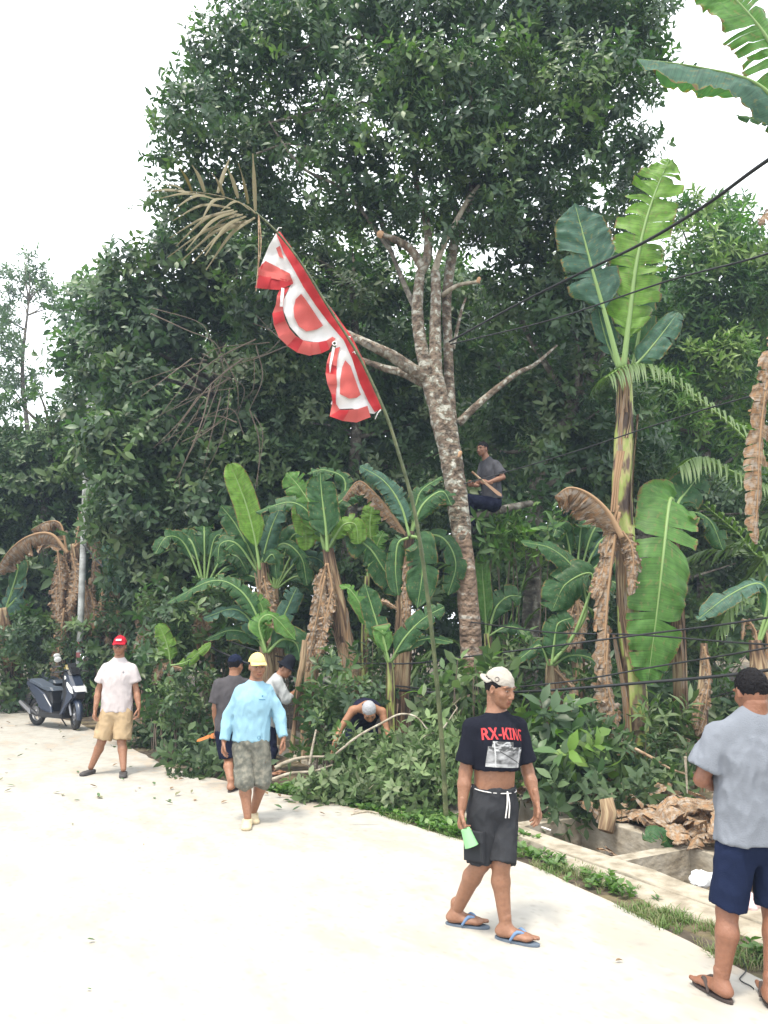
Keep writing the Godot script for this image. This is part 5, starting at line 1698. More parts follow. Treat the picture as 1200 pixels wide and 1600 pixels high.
# spec.J holds [px, py, extra depth] for head neck chest pelvis and, for each side r / l: shoulder elbow wrist hip knee ankle
func person(spec: Dictionary) -> Dictionary:
	var D: float = spec.depth
	var J := {}
	for k in spec.J: J[k] = at(spec.J[k][0], spec.J[k][1], D + spec.J[k][2])
	if not spec.get("lifted", false):
		for k in ["ar", "al"]:                        # feet stand where their pixels meet the ground
			J[k] = gp(spec.J[k][0], spec.J[k][1], 0.085)
	var base: Vector3 = J.pelvis
	base.y = spec.get("floor", 0.0)
	if spec.get("lifted", false): base.y = J.pelvis.y - 0.15
	var t := thing("person", spec.label, "person", base)
	for k in J: J[k] -= base
	var s: float = spec.get("s", 0.95)
	var f: Vector3 = spec.f.normalized()
	var hb := head_basis(spec.hf, spec.get("hup", Vector3.UP))
	var cell: float = spec.get("cell", 0.012)
	var up: Vector3 = (J.neck - J.pelvis).normalized()
	var side: Vector3 = (J.sl - J.sr)
	side = (side - up * side.dot(up)).normalized()
	var skin: Color = spec.get("skin", Color(0.3, 0.15, 0.085))
	var hair: Color = spec.get("hair", Color(0.012, 0.011, 0.011))
	var waist: Vector3 = J.pelvis.lerp(J.chest, 0.45)
	var lo: Vector3 = J.head
	var hi: Vector3 = J.head
	for k in J:
		lo = lo.min(J[k])
		hi = hi.max(J[k])
	lo -= Vector3.ONE * 0.22
	hi += Vector3.ONE * 0.22
	# --- the body itself
	var b := MB.new()
	b.col = skin
	var g := Sdf.new(lo, hi, cell)
	g.cone(J.pelvis, waist, 0.145 * s, 0.128 * s, 0.03, side, 0.68)
	g.cone(waist, J.chest, 0.128 * s, 0.15 * s, 0.03, side, 0.68)
	g.cone(J.chest, J.neck - up * 0.05, 0.15 * s, 0.085 * s, 0.04, side, 0.62)
	for k in ["sr", "sl"]: g.cone(J.neck - up * 0.04, J[k], 0.058 * s, 0.046 * s, 0.04)
	g.cone(J.neck - up * 0.05, J.head - hb.y * 0.06 * s - hb.z * 0.02, 0.064 * s, 0.057 * s, 0.04)
	for k in ["r", "l"]:
		var sh: Vector3 = J["s" + k]
		var el: Vector3 = J["e" + k]
		var wr: Vector3 = J["w" + k]
		g.cone(sh, el, 0.05 * s, 0.039 * s, 0.025)
		g.cone(el, el.lerp(wr, 0.35), 0.039 * s, 0.041 * s, 0.015)
		g.cone(el.lerp(wr, 0.35), wr, 0.041 * s, 0.027 * s, 0.015)
		var hp: Vector3 = J["h" + k]
		var kn: Vector3 = J["k" + k]
		var an: Vector3 = J["a" + k]
		g.cone(hp, kn, 0.083 * s, 0.055 * s, 0.03)
		var back := (f - up * f.dot(up)) * -0.018
		g.cone(kn, kn.lerp(an, 0.3) + back, 0.051 * s, 0.057 * s, 0.02)
		g.cone(kn.lerp(an, 0.3) + back, an, 0.055 * s, 0.035 * s, 0.02)
	g.into(b)
	var fine: float = spec.get("fine", 0.006)
	make_head(b, J.head, hb, s * spec.get("headscale", 1.0), fine, skin, hair)
	for k in ["r", "l"]:
		var hd: Array = spec["hand_" + k]       # [direction, palm, thumb, curl]
		make_hand(b, J["w" + k], hd[0], hd[1], hd[2], hd[3], s, minf(fine, 0.005))
		if not spec.get("shod", false) and not spec.get("nofeet", false): foot(b, J["a" + k], spec["foot_" + k], s, fine, spec.get("sole", 0.02))
	obj("body", b.mesh(), M.skin, t)
	return {"t": t, "J": J, "s": s, "f": f, "hb": hb, "up": up, "side": side, "lo": lo, "hi": hi, "cell": cell, "waist": waist, "fine": fine}


# a shirt over the joints: hem along the trunk (0 pelvis .. 1 chest), sleeve 0..1 to the elbow, 1..2 to the wrist
func shirt(p: Dictionary, called: String, m: Material, hem: float, sleeve: float, loose := 0.018, amp := 0.008, hem_drop := 0.0) -> Sdf:
	var J: Dictionary = p.J
	var s: float = p.s
	var g := Sdf.new(p.lo, p.hi, p.cell * 0.9)
	var low: Vector3 = J.pelvis.lerp(J.chest, hem) - p.up * hem_drop
	g.cone(J.chest, low, 0.15 * s + loose, 0.145 * s + loose * 1.4, 0.03, p.side, 0.72, 2)
	g.cone(J.chest, J.neck - p.up * 0.035, 0.15 * s + loose, 0.075 * s + loose * 0.8, 0.04, p.side, 0.7)
	if sleeve > 0.0: g.cone(J.neck - p.up * 0.09, J.neck - p.up * 0.016, 0.095 * s, 0.074 * s, 0.03)
	for k in ["sr", "sl"]:
		if sleeve > 0.0: g.cone(J.neck - p.up * 0.045, J[k], 0.058 * s + loose * 0.6, 0.046 * s + loose * 0.6, 0.03)
		else: g.cone(J.neck - p.up * 0.05, J.neck.lerp(J[k], 0.55) - p.up * 0.03, 0.06 * s, 0.05 * s, 0.03)
	for k in ["r", "l"]:
		var sh: Vector3 = J["s" + k]
		var el: Vector3 = J["e" + k]
		var wr: Vector3 = J["w" + k]
		if sleeve <= 0.0: continue
		if sleeve <= 1.0:
			g.cone(sh, sh.lerp(el, sleeve), 0.048 * s + loose * 0.7, 0.056 * s + loose, 0.014, Vector3.ZERO, 1.0, 2)
		else:
			g.cone(sh, el, 0.048 * s + loose * 0.7, 0.045 * s + loose * 0.8, 0.012)
			g.cone(el, el.lerp(wr, sleeve - 1.0), 0.045 * s + loose * 0.8, 0.034 * s + loose * 0.5, 0.01, Vector3.ZERO, 1.0, 2)
	g.crease(cloth_noise, amp, Vector3(1.3, 0.55, 1.3), J.neck)
	var b := MB.new()
	g.into(b)
	obj(called, b.mesh(), m, p.t)
	return g


# shorts or trousers: reach 0..1 along the thigh, 1..2 along the shin
func pants(p: Dictionary, called: String, m: Material, top: float, reach: float, loose := 0.022, amp := 0.01):
	var J: Dictionary = p.J
	var s: float = p.s
	var w: Vector3 = J.pelvis.lerp(J.chest, top)
	var b := MB.new()
	for k in ["r", "l"]:                              # each leg with its half of the seat: they meet in a real crease
		var hp: Vector3 = J["h" + k]
		var kn: Vector3 = J["k" + k]
		var an: Vector3 = J["a" + k]
		var lo := hp.min(kn).min(J.pelvis).min(an if reach > 1.0 else kn) - Vector3.ONE * 0.24
		var hi := hp.max(kn).max(w).max(an if reach > 1.0 else kn) + Vector3.ONE * 0.24
		var g := Sdf.new(lo, hi, p.cell * 0.9)
		g.cone(J.pelvis - p.up * 0.01, w, 0.142 * s + loose * 0.6, 0.138 * s + loose * 0.5, 0.02, p.side, 0.73, 2)
		if reach <= 1.0:
			g.cone(hp, hp.lerp(kn, reach), 0.078 * s + loose, 0.058 * s + loose * 1.5, 0.03, Vector3.ZERO, 1.0, 2)
		else:
			g.cone(hp, kn, 0.078 * s + loose, 0.055 * s + loose * 1.2, 0.03)
			g.cone(kn, kn.lerp(an, reach - 1.0), 0.055 * s + loose * 1.2, 0.05 * s + loose, 0.02, Vector3.ZERO, 1.0, 2)
		g.crease(cloth_noise, amp, Vector3(1.2, 0.8, 1.2))
		g.into(b)
	obj(called, b.mesh(), m, p.t)


func hair_cap(p: Dictionary, m: Material, low := -0.02, fringe := 0.055):
	var B: Basis = p.hb
	var s: float = p.s
	var c: Vector3 = p.J.head
	var g := Sdf.new(c - Vector3.ONE * 0.16, c + Vector3.ONE * 0.16, p.fine)
	g.ball(c + B * Vector3(0, 0.034, -0.018) * s, Vector3(0.079, 0.092, 0.093) * s, B, 0.002)
	g.clip(c + B * Vector3(0, fringe, 0.07) * s, B * Vector3(0, -0.75, 1.0))
	g.clip(c + B * Vector3(0, low - 0.045, -0.09) * s, B * Vector3(0, -1.0, 0.35))
	g.crease(cloth_noise, 0.005, Vector3(5, 5, 5))
	var b := MB.new()
	g.into(b)
	obj("hair", b.mesh(), m, p.t)


# a baseball cap; front is the way the brim points, in the head's own frame
func cap(p: Dictionary, m: Material, front: Vector3, brim_m: Material = null, tilt := 0.0):
	var s: float = p.s
	var c: Vector3 = p.J.head
	var hb: Basis = p.hb
	var z := (hb * front).normalized()
	var B := head_basis(z, hb.y).rotated(hb.x, tilt)
	var g := Sdf.new(c - Vector3.ONE * 0.17, c + Vector3.ONE * 0.19, p.fine)
	g.ball(c + hb * Vector3(0, 0.036, -0.014) * s, Vector3(0.083, 0.1, 0.1) * s, hb, 0.002)
	g.clip(c + B * Vector3(0, 0.05, 0.0) * s, B * Vector3(0, -1.0, 0.1))
	g.crease(cloth_noise, 0.004, Vector3(2, 2, 2))
	var b := MB.new()
	g.into(b)
	var o := obj("cap", b.mesh(), m, p.t)
	b = MB.new()
	var prev := []
	for lay in 2:
		prev = []
		for i in 15:
			var a := lerpf(-1.25, 1.25, i / 14.0)
			var row := []
			for j in 4:
				var x := j / 3.0
				var r := 0.084 + x * 0.075 * cos(a * 0.85)
				var q := Vector3(sin(a) * 0.08 * (1.0 + 0.06 * x), 0.056 - x * 0.016 - absf(sin(a)) * 0.012 * x - 0.006 * lay, cos(a) * 0.082 + x * 0.075 * cos(a * 0.85))
				row.append(b.vert(c + B * (q * s)))
			if prev:
				for j in 3:
					if lay == 0: b.quad(prev[j], prev[j + 1], row[j + 1], row[j])
					else: b.quad(prev[j], row[j], row[j + 1], prev[j + 1])
			prev = row
	obj("brim", b.mesh(), brim_m if brim_m else m, o)
	b = MB.new()
	b.lathe([[0.0, 0.008], [0.006, 0.006], [0.009, 0.0]], 10, hb, c + hb * Vector3(0, 0.136, -0.014) * s)
	obj("cap_button", b.mesh(), brim_m if brim_m else m, o)
	return o


func collar(p: Dictionary, m: Material, r := 0.068):
	var b := MB.new()
	var c: Vector3 = p.J.neck - p.up * 0.008 - p.f * 0.004
	var y: Vector3 = (p.up + p.f * 0.35).normalized()
	var x: Vector3 = p.side
	b.torus(r * p.s, 0.009, 28, 6, Basis(x, y, x.cross(y)), c)
	obj("collar", b.mesh(), m, p.t)


func laid_on(g: Sdf, p0: Vector3, dir: Vector3, off: float) -> Vector3:    # the first point of the cloth along dir
	var q := p0
	for i in 60:
		var d := g.value(q)
		if d < 0.0005: break
		q += dir * clampf(d * 0.7, 0.0015, 0.012)
		if (q - p0).length() > 0.45: break
	return q - dir * off


func print_text(p: Dictionary, g: Sdf, text: String, m: Material, centre: Vector3, height: float, width: float, arc := 0.0, called := "lettering"):
	var tm := TextMesh.new()
	var fnt := SystemFont.new()
	fnt.font_names = PackedStringArray(["Droid Sans"])
	fnt.font_weight = 700
	tm.font = fnt
	tm.text = text
	tm.font_size = 64
	tm.pixel_size = 0.01
	tm.depth = 0.0
	tm.curve_step = 4.0
	var ar := tm.get_mesh_arrays()
	var v: PackedVector3Array = ar[Mesh.ARRAY_VERTEX]
	if v.is_empty(): return
	var lo := v[0]
	var hi := v[0]
	for q in v:
		lo = lo.min(q)
		hi = hi.max(q)
	var ix: PackedInt32Array = ar[Mesh.ARRAY_INDEX]
	var b := MB.new()
	for q in v:
		var x := ((q.x - lo.x) / (hi.x - lo.x) - 0.5)
		var y := ((q.y - lo.y) / (hi.y - lo.y) - 0.5)
		b.vert(laid_on(g, centre + p.side * x * width + p.up * (y * height + arc * (0.25 - x * x)) + p.f * 0.3, -p.f, 0.006))
	if ix.size():
		for i in range(0, ix.size(), 3): b.tri(ix[i], ix[i + 2], ix[i + 1])
	else:
		for i in range(0, v.size(), 3): b.tri(i, i + 2, i + 1)
	obj(called, b.mesh(), m, p.t)


func print_patch(p: Dictionary, g: Sdf, called: String, m: Material, outline: Callable, centre: Vector3, w: float, h: float, nx := 24, ny := 20, off := 0.003):
	var b := MB.new()
	var id := {}
	for j in ny + 1:
		for i in nx + 1:
			var x := i / float(nx) - 0.5
			var y := j / float(ny) - 0.5
			if outline.call(x, y):
				id[Vector2i(i, j)] = b.vert(laid_on(g, centre + p.side * x * w + p.up * y * h + p.f * 0.3, -p.f, off), Vector2(x + 0.5, 0.5 - y))
	for j in ny:
		for i in nx:
			var a: int = id.get(Vector2i(i, j), -1)
			var c: int = id.get(Vector2i(i + 1, j), -1)
			var d: int = id.get(Vector2i(i + 1, j + 1), -1)
			var e: int = id.get(Vector2i(i, j + 1), -1)
			if a >= 0 and c >= 0 and d >= 0 and e >= 0: b.quad(a, c, d, e)
	obj(called, b.mesh(), m, p.t)


func fabric(called: String, c: Color, fade := 0.25, sd := 1, rough := 0.9) -> StandardMaterial3D:
	var t := tex(Vector2i(128, 128), 0.03, [[0.25, Color(1.0 - fade * 0.4, 1.0 - fade * 0.4, 1.0 - fade * 0.4)], [0.55, Color(1, 1, 1)], [0.85, Color(1, 1, 1)]], 40 + sd, 4)
	var m := mat(called, c, rough, t, 2.5, M.weave, 0.35)
	m.rim_enabled = true
	m.rim = 0.04
	m.metallic_specular = 0.15
	return m


func make_people():
	cloth_noise.seed = 5
	cloth_noise.frequency = 6.0
	cloth_noise.fractal_type = FastNoiseLite.FRACTAL_RIDGED
	cloth_noise.fractal_octaves = 2
	var sm := mat("skin", Color.WHITE, 0.5, tex(Vector2i(256, 256), 0.03, [[0.2, Color(0.86, 0.8, 0.78)], [0.45, Color(0.95, 0.92, 0.9)], [0.6, Color(1, 1, 1)], [0.85, Color(1.0, 0.93, 0.88)]], 31, 6), 4.0, M.grain, 0.3)
	sm.vertex_color_use_as_albedo = true
	mat("black_hair", lin(0.012, 0.011, 0.012), 0.5, null, 8.0, M.grain, 1.5)
	M.black_hair.metallic_specular = 0.15
	mat("grey_hair", lin(0.32, 0.32, 0.34), 0.7, null, 8.0, M.grain, 1.5)
	man_in_cropped_shirt()
	man_in_grey_shirt()
	man_in_blue_shirt()
	man_in_white_shirt()
	man_in_dark_shirt()
	man_in_bucket_hat()
	man_bending()
	man_in_tree()


func man_in_cropped_shirt():
	var f := Vector3(0.42, 0, 0.91)
	var p := person({"label": "man walking in cropped black shirt, backwards cream cap and cargo shorts", "depth": 5.1, "s": 0.98, "cell": 0.01, "fine": 0.0042, "f": f, "hf": Vector3(0.68, -0.22, 0.7), "hup": Vector3(0.1, 1, 0.05), "skin": Color(0.25, 0.125, 0.072),
		"J": {"head": [781, 1077, 0.0], "neck": [778, 1118, 0.02], "chest": [775, 1160, 0.0], "pelvis": [771, 1252, 0.0],
			"sr": [738, 1137, -0.06], "sl": [808, 1134, 0.09], "er": [727, 1206, -0.05], "el": [825, 1206, 0.1], "wr": [722, 1262, -0.1], "wl": [837, 1250, 0.02],
			"hr": [755, 1268, -0.03], "hl": [785, 1266, 0.04], "kr": [752, 1348, -0.03], "kl": [783, 1350, -0.08], "ar": [713, 1424, 0.12], "al": [790, 1446, -0.1]},
		"hand_r": [Vector3(-0.1, -1, 0.05), Vector3(0.6, 0, 0.3), Vector3(0.5, -0.2, 0.8), 0.5], "hand_l": [Vector3(0.1, -1, 0.15), Vector3(-0.7, 0, 0.3), Vector3(0.2, 0, 1), 0.32],
		"foot_r": Vector3(0.95, 0, 0.3), "foot_l": Vector3(0.85, 0, 0.5), "sole": 0.02})
	var black := fabric("black_cotton", lin(0.012, 0.013, 0.02), 0.2, 1)
	var g := shirt(p, "cropped_shirt", black, 0.56, 0.78, 0.013, 0.007)
	var c: Vector3 = p.J.chest + p.up * 0.052
	var redm := mat("print_red", lin(0.5, 0.035, 0.04), 0.8)
	print_text(p, g, "RX-KING", redm, c, 0.068, 0.3, 0.06)
	var im := Image.create(128, 96, false, Image.FORMAT_RGB8)
	var n := FastNoiseLite.new()
	n.seed = 77
	n.frequency = 0.022
	n.fractal_octaves = 3
	for y in 96:
		for x in 128:
			var v := 0.24 + 0.3 * n.get_noise_2d(x, y * 1.4)
			if y < 34: v = 0.07 + maxf(0.0, n.get_noise_2d(x * 1.6, y * 2.5)) * 0.9
			if y > 78: v += 0.14
			if absf(y - 8 - 12.0 * sin(x * 0.06)) < 2.5: v = 0.4
			if absf(y - 40 - (x - 50) * 0.55) < 2.0 and x > 40: v = 0.06
			if absf(x - 20 - y * 0.15) < 2.0 or absf(x - 112) < 2.0: v = 0.5
			v = clampf(v, 0.02, 0.65)
			im.set_pixel(x, y, Color(v, v * 1.01, v * 1.04).linear_to_srgb())
	var pm := mat("print_grey", Color.WHITE, 0.85)
	pm.albedo_texture = ImageTexture.create_from_image(im)
	var shape := func(x: float, y: float) -> bool: return y > -0.5 and absf(x) < 0.5 - 0.1 * maxf(0.0, y + 0.1) and (y < 0.34 or absf(x + 0.1) < 0.3)
	print_patch(p, g, "grey_print", pm, shape, p.J.chest - p.up * 0.062, 0.265, 0.16)
	pants(p, "cargo_shorts", fabric("charcoal_cotton", lin(0.035, 0.036, 0.04), 0.1, 2), 0.25, 0.98, 0.016, 0.012)
	# belly: navel, drawstring and pockets
	var J: Dictionary = p.J
	var w: Vector3 = J.pelvis.lerp(J.chest, 0.22)
	var cord := mat("cord_white", lin(0.7, 0.68, 0.66), 0.8)
	var b := MB.new()
	var ring := []
	for k in 29:
		var a := TAU * k / 28.0
		ring.append(w + (p.side * cos(a) * 0.153 + p.f * sin(a) * 0.113) * p.s + Vector3(0, -0.012 * sin(a), 0))
	b.tube(ring, [0.0032], 5)
	obj("waist_cord", b.mesh(), cord, p.t)
	for k in [-1.0, 1.0]:
		b = MB.new()
		var q: Vector3 = w + p.f * 0.112 * p.s + p.side * 0.025
		b.tube(curve([q, q + p.f * 0.018 - p.up * 0.07 + p.side * k * 0.008, q + p.f * 0.012 - p.up * 0.15 + p.side * k * 0.012], 10), [0.0045], 6)
		obj("drawstring", b.mesh(), cord, p.t)
	b = MB.new()
	var kn: Vector3 = J.hr.lerp(J.kr, 0.62)
	var out: Vector3 = (-p.side + p.f * 0.55).normalized()
	var B := Basis(out.cross(Vector3.UP).normalized(), Vector3.UP, -out)
	b.prism([Vector2(-0.065, -0.09), Vector2(0.065, -0.09), Vector2(0.065, 0.07), Vector2(-0.065, 0.07)], -0.03, 0.02, 0.012, B, kn + out * 0.092)
	var pk := obj("cargo_pocket", b.mesh(), M.charcoal_cotton, p.t)
	b = MB.new()
	b.prism([Vector2(-0.07, 0.02), Vector2(0.07, 0.03), Vector2(0.07, 0.085), Vector2(-0.07, 0.085)], -0.038, 0.01, 0.01, B, kn + out * 0.094)
	obj("pocket_flap", b.mesh(), M.charcoal_cotton, pk)
	hair_cap(p, M.black_hair, -0.03, 0.03)
	var capm := fabric("cream_twill", lin(0.37, 0.34, 0.3), 0.3, 3)
	var cp0: Node3D = cap(p, capm, Vector3(-0.15, 0, -1), null, 0.16)
	b = MB.new()
	b.torus(0.014, 0.003, 16, 5, Basis(head_basis((p.hb * Vector3(-1, 0.2, 0.1)).normalized()).x, Vector3(-0.6, 0.2, 0.6).normalized(), Vector3(0, 1, 0)).orthonormalized(), p.J.head + p.hb * Vector3(-0.074, 0.07, 0.02) * p.s)
	obj("cap_emblem", b.mesh(), mat("emblem_dark", lin(0.12, 0.1, 0.09), 0.8), cp0)
	var sole := mat("sandal_blue", lin(0.1, 0.13, 0.17), 0.7)
	var strap := mat("sandal_strap_blue", lin(0.12, 0.2, 0.34), 0.6)
	sandal(p.t, J.ar, Vector3(0.95, 0, 0.3), p.s, sole, strap)
	sandal(p.t, J.al, Vector3(0.85, 0, 0.5), p.s, sole, strap)
	# what he holds
	var o: Vector3 = p.t.position
	var hand: Vector3 = J.wr + o + Vector3(0.012, -0.105, 0.055)
	var ax := Vector3(0.32, -0.9, 0.12).normalized()
	b = MB.new()
	b.lathe([[0.0, 0.0], [0.026, 0.0], [0.028, 0.004], [0.041, 0.1], [0.043, 0.102], [0.042, 0.105], [0.039, 0.1], [0.026, 0.006], [0.0, 0.005]], 24, Basis(Quaternion(Vector3.UP, ax)), hand)
	var gm := mat("cup_green", lin(0.3, 0.62, 0.3), 0.25)
	gm.backlight_enabled = true
	gm.backlight = lin(0.3, 0.5, 0.3)
	tag(obj("plastic_cup", b.mesh(), gm), "light green plastic cup held upside down in the walking man's hand", "cup")
	b = MB.new()
	var cg: Vector3 = J.wl + o + Vector3(0.02, -0.145, 0.055)
	b.tube([cg, cg + Vector3(0.05, -0.012, 0.03)], [0.0042], 8)
	tag(obj("cigarette", b.mesh(), cord), "white cigarette between the walking man's fingers", "cigarette")


func man_in_grey_shirt():
	var f := Vector3(-0.08, 0, -1)
	var p := person({"label": "man seen from behind in pale grey shirt and navy shorts", "depth": 4.25, "s": 0.97, "cell": 0.01, "fine": 0.0045, "f": f, "hf": Vector3(-0.1, -0.3, -1), "skin": Color(0.23, 0.105, 0.06),
		"J": {"head": [1174, 1082, 0.0], "neck": [1174, 1122, -0.02], "chest": [1176, 1180, 0.0], "pelvis": [1180, 1300, 0.0],
			"sr": [1231, 1152, 0.0], "sl": [1124, 1152, 0.0], "er": [1258, 1225, 0.0], "el": [1096, 1218, 0.02], "wr": [1215, 1232, 0.24], "wl": [1140, 1232, 0.26],
			"hr": [1207, 1312, 0.0], "hl": [1152, 1312, 0.0], "kr": [1208, 1420, 0.02], "kl": [1136, 1424, 0.02], "ar": [1205, 1544, -0.02], "al": [1127, 1533, 0.0]},
		"hand_r": [Vector3(-0.7, 0.1, -0.5), Vector3(0, 1, -0.3), Vector3(0, 0.5, -1), 0.4], "hand_l": [Vector3(0.7, 0.1, -0.5), Vector3(0, 1, -0.3), Vector3(0, 0.5, -1), 0.4],
		"foot_r": Vector3(0.25, 0, -1), "foot_l": Vector3(-0.35, 0, -1)})
	shirt(p, "shirt", fabric("grey_jersey", lin(0.185, 0.2, 0.23), 0.12, 5), 0.0, 0.72, 0.038, 0.013, 0.045)
	collar(p, mat("collar_grey", lin(0.12, 0.13, 0.16), 0.9), 0.07)
	pants(p, "navy_shorts", fabric("navy_cotton", lin(0.012, 0.018, 0.045), 0.25, 6), 0.03, 0.93, 0.02, 0.008)
	hair_cap(p, M.black_hair, -0.035, 0.06)
	var sole := mat("sandal_brown", lin(0.05, 0.035, 0.03), 0.8)
	sandal(p.t, p.J.ar, Vector3(0.25, 0, -1), p.s, sole, sole)
	sandal(p.t, p.J.al, Vector3(-0.35, 0, -1), p.s, sole, sole)


func man_in_blue_shirt():
	var f := Vector3(0.18, 0, 1)
	var p := person({"label": "man walking in light blue long sleeved shirt, pale yellow cap, muddy trousers", "depth": 7.9, "s": 0.99, "cell": 0.012, "fine": 0.005, "f": f, "hf": Vector3(0.42, -0.1, 1), "shod": true, "skin": Color(0.27, 0.13, 0.075),
		"J": {"head": [402, 1042, 0.0], "neck": [399, 1068, 0.02], "chest": [395, 1096, 0.0], "pelvis": [392, 1158, 0.0],
			"sr": [376, 1081, -0.02], "sl": [418, 1080, 0.02], "er": [358, 1118, 0.0], "el": [436, 1117, 0.05], "wr": [350, 1157, -0.06], "wl": [443, 1152, -0.02],
			"hr": [381, 1168, 0.0], "hl": [405, 1168, 0.0], "kr": [382, 1222, -0.12], "kl": [410, 1219, -0.05], "ar": [387, 1277, -0.08], "al": [396, 1268, 0.16]},
		"hand_r": [Vector3(-0.05, -1, 0.05), Vector3(0.9, 0, 0.1), Vector3(0.1, 0, 1), 0.3], "hand_l": [Vector3(0.1, -1, 0.1), Vector3(-0.9, 0, 0.2), Vector3(-0.1, 0, 1), 0.3]})
	var blue := fabric("light_blue_jersey", lin(0.25, 0.42, 0.52), 0.12, 7)
	var g := shirt(p, "shirt", blue, 0.02, 1.96, 0.018, 0.012, 0.0)
	collar(p, mat("collar_navy", lin(0.015, 0.03, 0.06), 0.9))
	var ink := mat("print_blue", lin(0.04, 0.16, 0.28), 0.9)
	var mk := func(x: float, y: float) -> bool: return absf(y) < 0.16 or (absf(x) < 0.2 and y > 0.0)
	print_patch(p, g, "chest_print", ink, mk, p.J.chest + p.side * 0.085 + p.up * 0.055, 0.05, 0.03, 8, 6)
	print_patch(p, g, "chest_print", ink, func(_x: float, y: float) -> bool: return absf(y) < 0.3, p.J.chest + p.side * 0.085 + p.up * 0.03, 0.06, 0.014, 8, 4)
	print_patch(p, g, "hem_print", ink, func(x: float, y: float) -> bool: return x * x + y * y < 0.25 and x * x + y * y > 0.06, p.J.pelvis + p.side * 0.07 + p.up * 0.05, 0.04, 0.04, 10, 10)
	var mud := mat("muddy_cloth", Color.WHITE, 0.95, tex(Vector2i(256, 256), 0.02, [[0.25, Color(0.085, 0.088, 0.075)], [0.45, Color(0.12, 0.12, 0.1)], [0.6, Color(0.15, 0.148, 0.12)], [0.8, Color(0.22, 0.205, 0.165)]], 52, 6), 3.0, M.weave, 0.5)
	pants(p, "muddy_trousers", mud, 0.1, 1.12, 0.022, 0.016)
	cap(p, fabric("pale_yellow_twill", lin(0.7, 0.56, 0.24), 0.12, 8), Vector3(0, 0.0, 1))
	hair_cap(p, M.black_hair, -0.01, 0.02)
	var sh := mat("shoe_cream", lin(0.52, 0.43, 0.28), 0.7)
	shoe(p.t, p.J.ar, Vector3(0.1, 0, 1), p.s, sh, 0.006)
	shoe(p.t, p.J.al + Vector3(0, -0.01, 0), Vector3(0.25, 0, 1), p.s, sh, 0.006)


func man_in_white_shirt():
	var f := Vector3(0.08, 0, 1)
	var p := person({"label": "man standing in white shirt, khaki shorts and red cap", "depth": 10.5, "s": 1.02, "cell": 0.014, "fine": 0.007, "f": f, "hf": Vector3(0.12, -0.05, 1), "shod": true, "skin": Color(0.28, 0.14, 0.08),
		"J": {"head": [187, 1010, 0.0], "neck": [186, 1032, 0.02], "chest": [185, 1056, 0.0], "pelvis": [182, 1110, 0.0],
			"sr": [166, 1045, 0.0], "sl": [205, 1046, 0.0], "er": [154, 1078, 0.02], "el": [213, 1079, 0.02], "wr": [149, 1108, -0.08], "wl": [217, 1106, -0.06],
			"hr": [171, 1116, 0.0], "hl": [193, 1116, 0.0], "kr": [159, 1158, -0.03], "kl": [190, 1158, -0.03], "ar": [142, 1199, 0.05], "al": [193, 1202, 0.0]},
		"hand_r": [Vector3(-0.05, -1, 0.1), Vector3(0.9, 0, 0.2), Vector3(0.1, 0, 1), 0.4], "hand_l": [Vector3(0.02, -1, 0.1), Vector3(-0.9, 0, 0.2), Vector3(-0.1, 0, 1), 0.4]})
	var g := shirt(p, "shirt", fabric("white_jersey", lin(0.5, 0.45, 0.45), 0.1, 9), 0.02, 0.62, 0.03, 0.012, 0.02)
	print_patch(p, g, "chest_emblem", mat("emblem_grey", lin(0.2, 0.2, 0.22), 0.9), func(x: float, y: float) -> bool: return absf(x) + absf(y) < 0.5, p.J.chest + p.side * 0.09 + p.up * 0.05, 0.04, 0.05, 8, 8)
	pants(p, "khaki_shorts", fabric("khaki_cotton", lin(0.42, 0.31, 0.19), 0.1, 10), 0.08, 0.92, 0.035, 0.012)
	hair_cap(p, M.black_hair, -0.01, 0.02)
	var red := fabric("red_twill", lin(0.45, 0.02, 0.035), 0.2, 11)
	var c0: Node3D = cap(p, red, Vector3(0, 0, 1))
	var b := MB.new()
	var q: Vector3 = p.J.head + p.hb * Vector3(0, 0.088, 0.082)
	b.box(Vector3(-0.035, -0.012, -0.004), Vector3(0.035, 0.012, 0.004), p.hb.rotated(p.hb.x, -0.4), q)
	obj("cap_front_patch", b.mesh(), mat("cap_patch_white", lin(0.6, 0.55, 0.55), 0.8), c0)
	b = MB.new()                                       # spectacles
	for x in [-1.0, 1.0]: b.torus(0.021, 0.0025, 16, 5, Basis(p.hb.x, p.hb.z, -p.hb.y), p.J.head + p.hb * Vector3(x * 0.031, 0.008, 0.1))
	b.tube([p.J.head + p.hb * Vector3(-0.012, 0.01, 0.104), p.J.head + p.hb * Vector3(0.012, 0.01, 0.104)], [0.003], 5)
	obj("spectacles", b.mesh(), M.cable_black, p.t)
	var clog := mat("clog_dark", lin(0.05, 0.045, 0.045), 0.7)
	shoe(p.t, p.J.ar, Vector3(-0.25, 0, 1), p.s, clog, 0.007, 0.0)
	shoe(p.t, p.J.al, Vector3(0.3, 0, 1), p.s, clog, 0.007, 0.0)


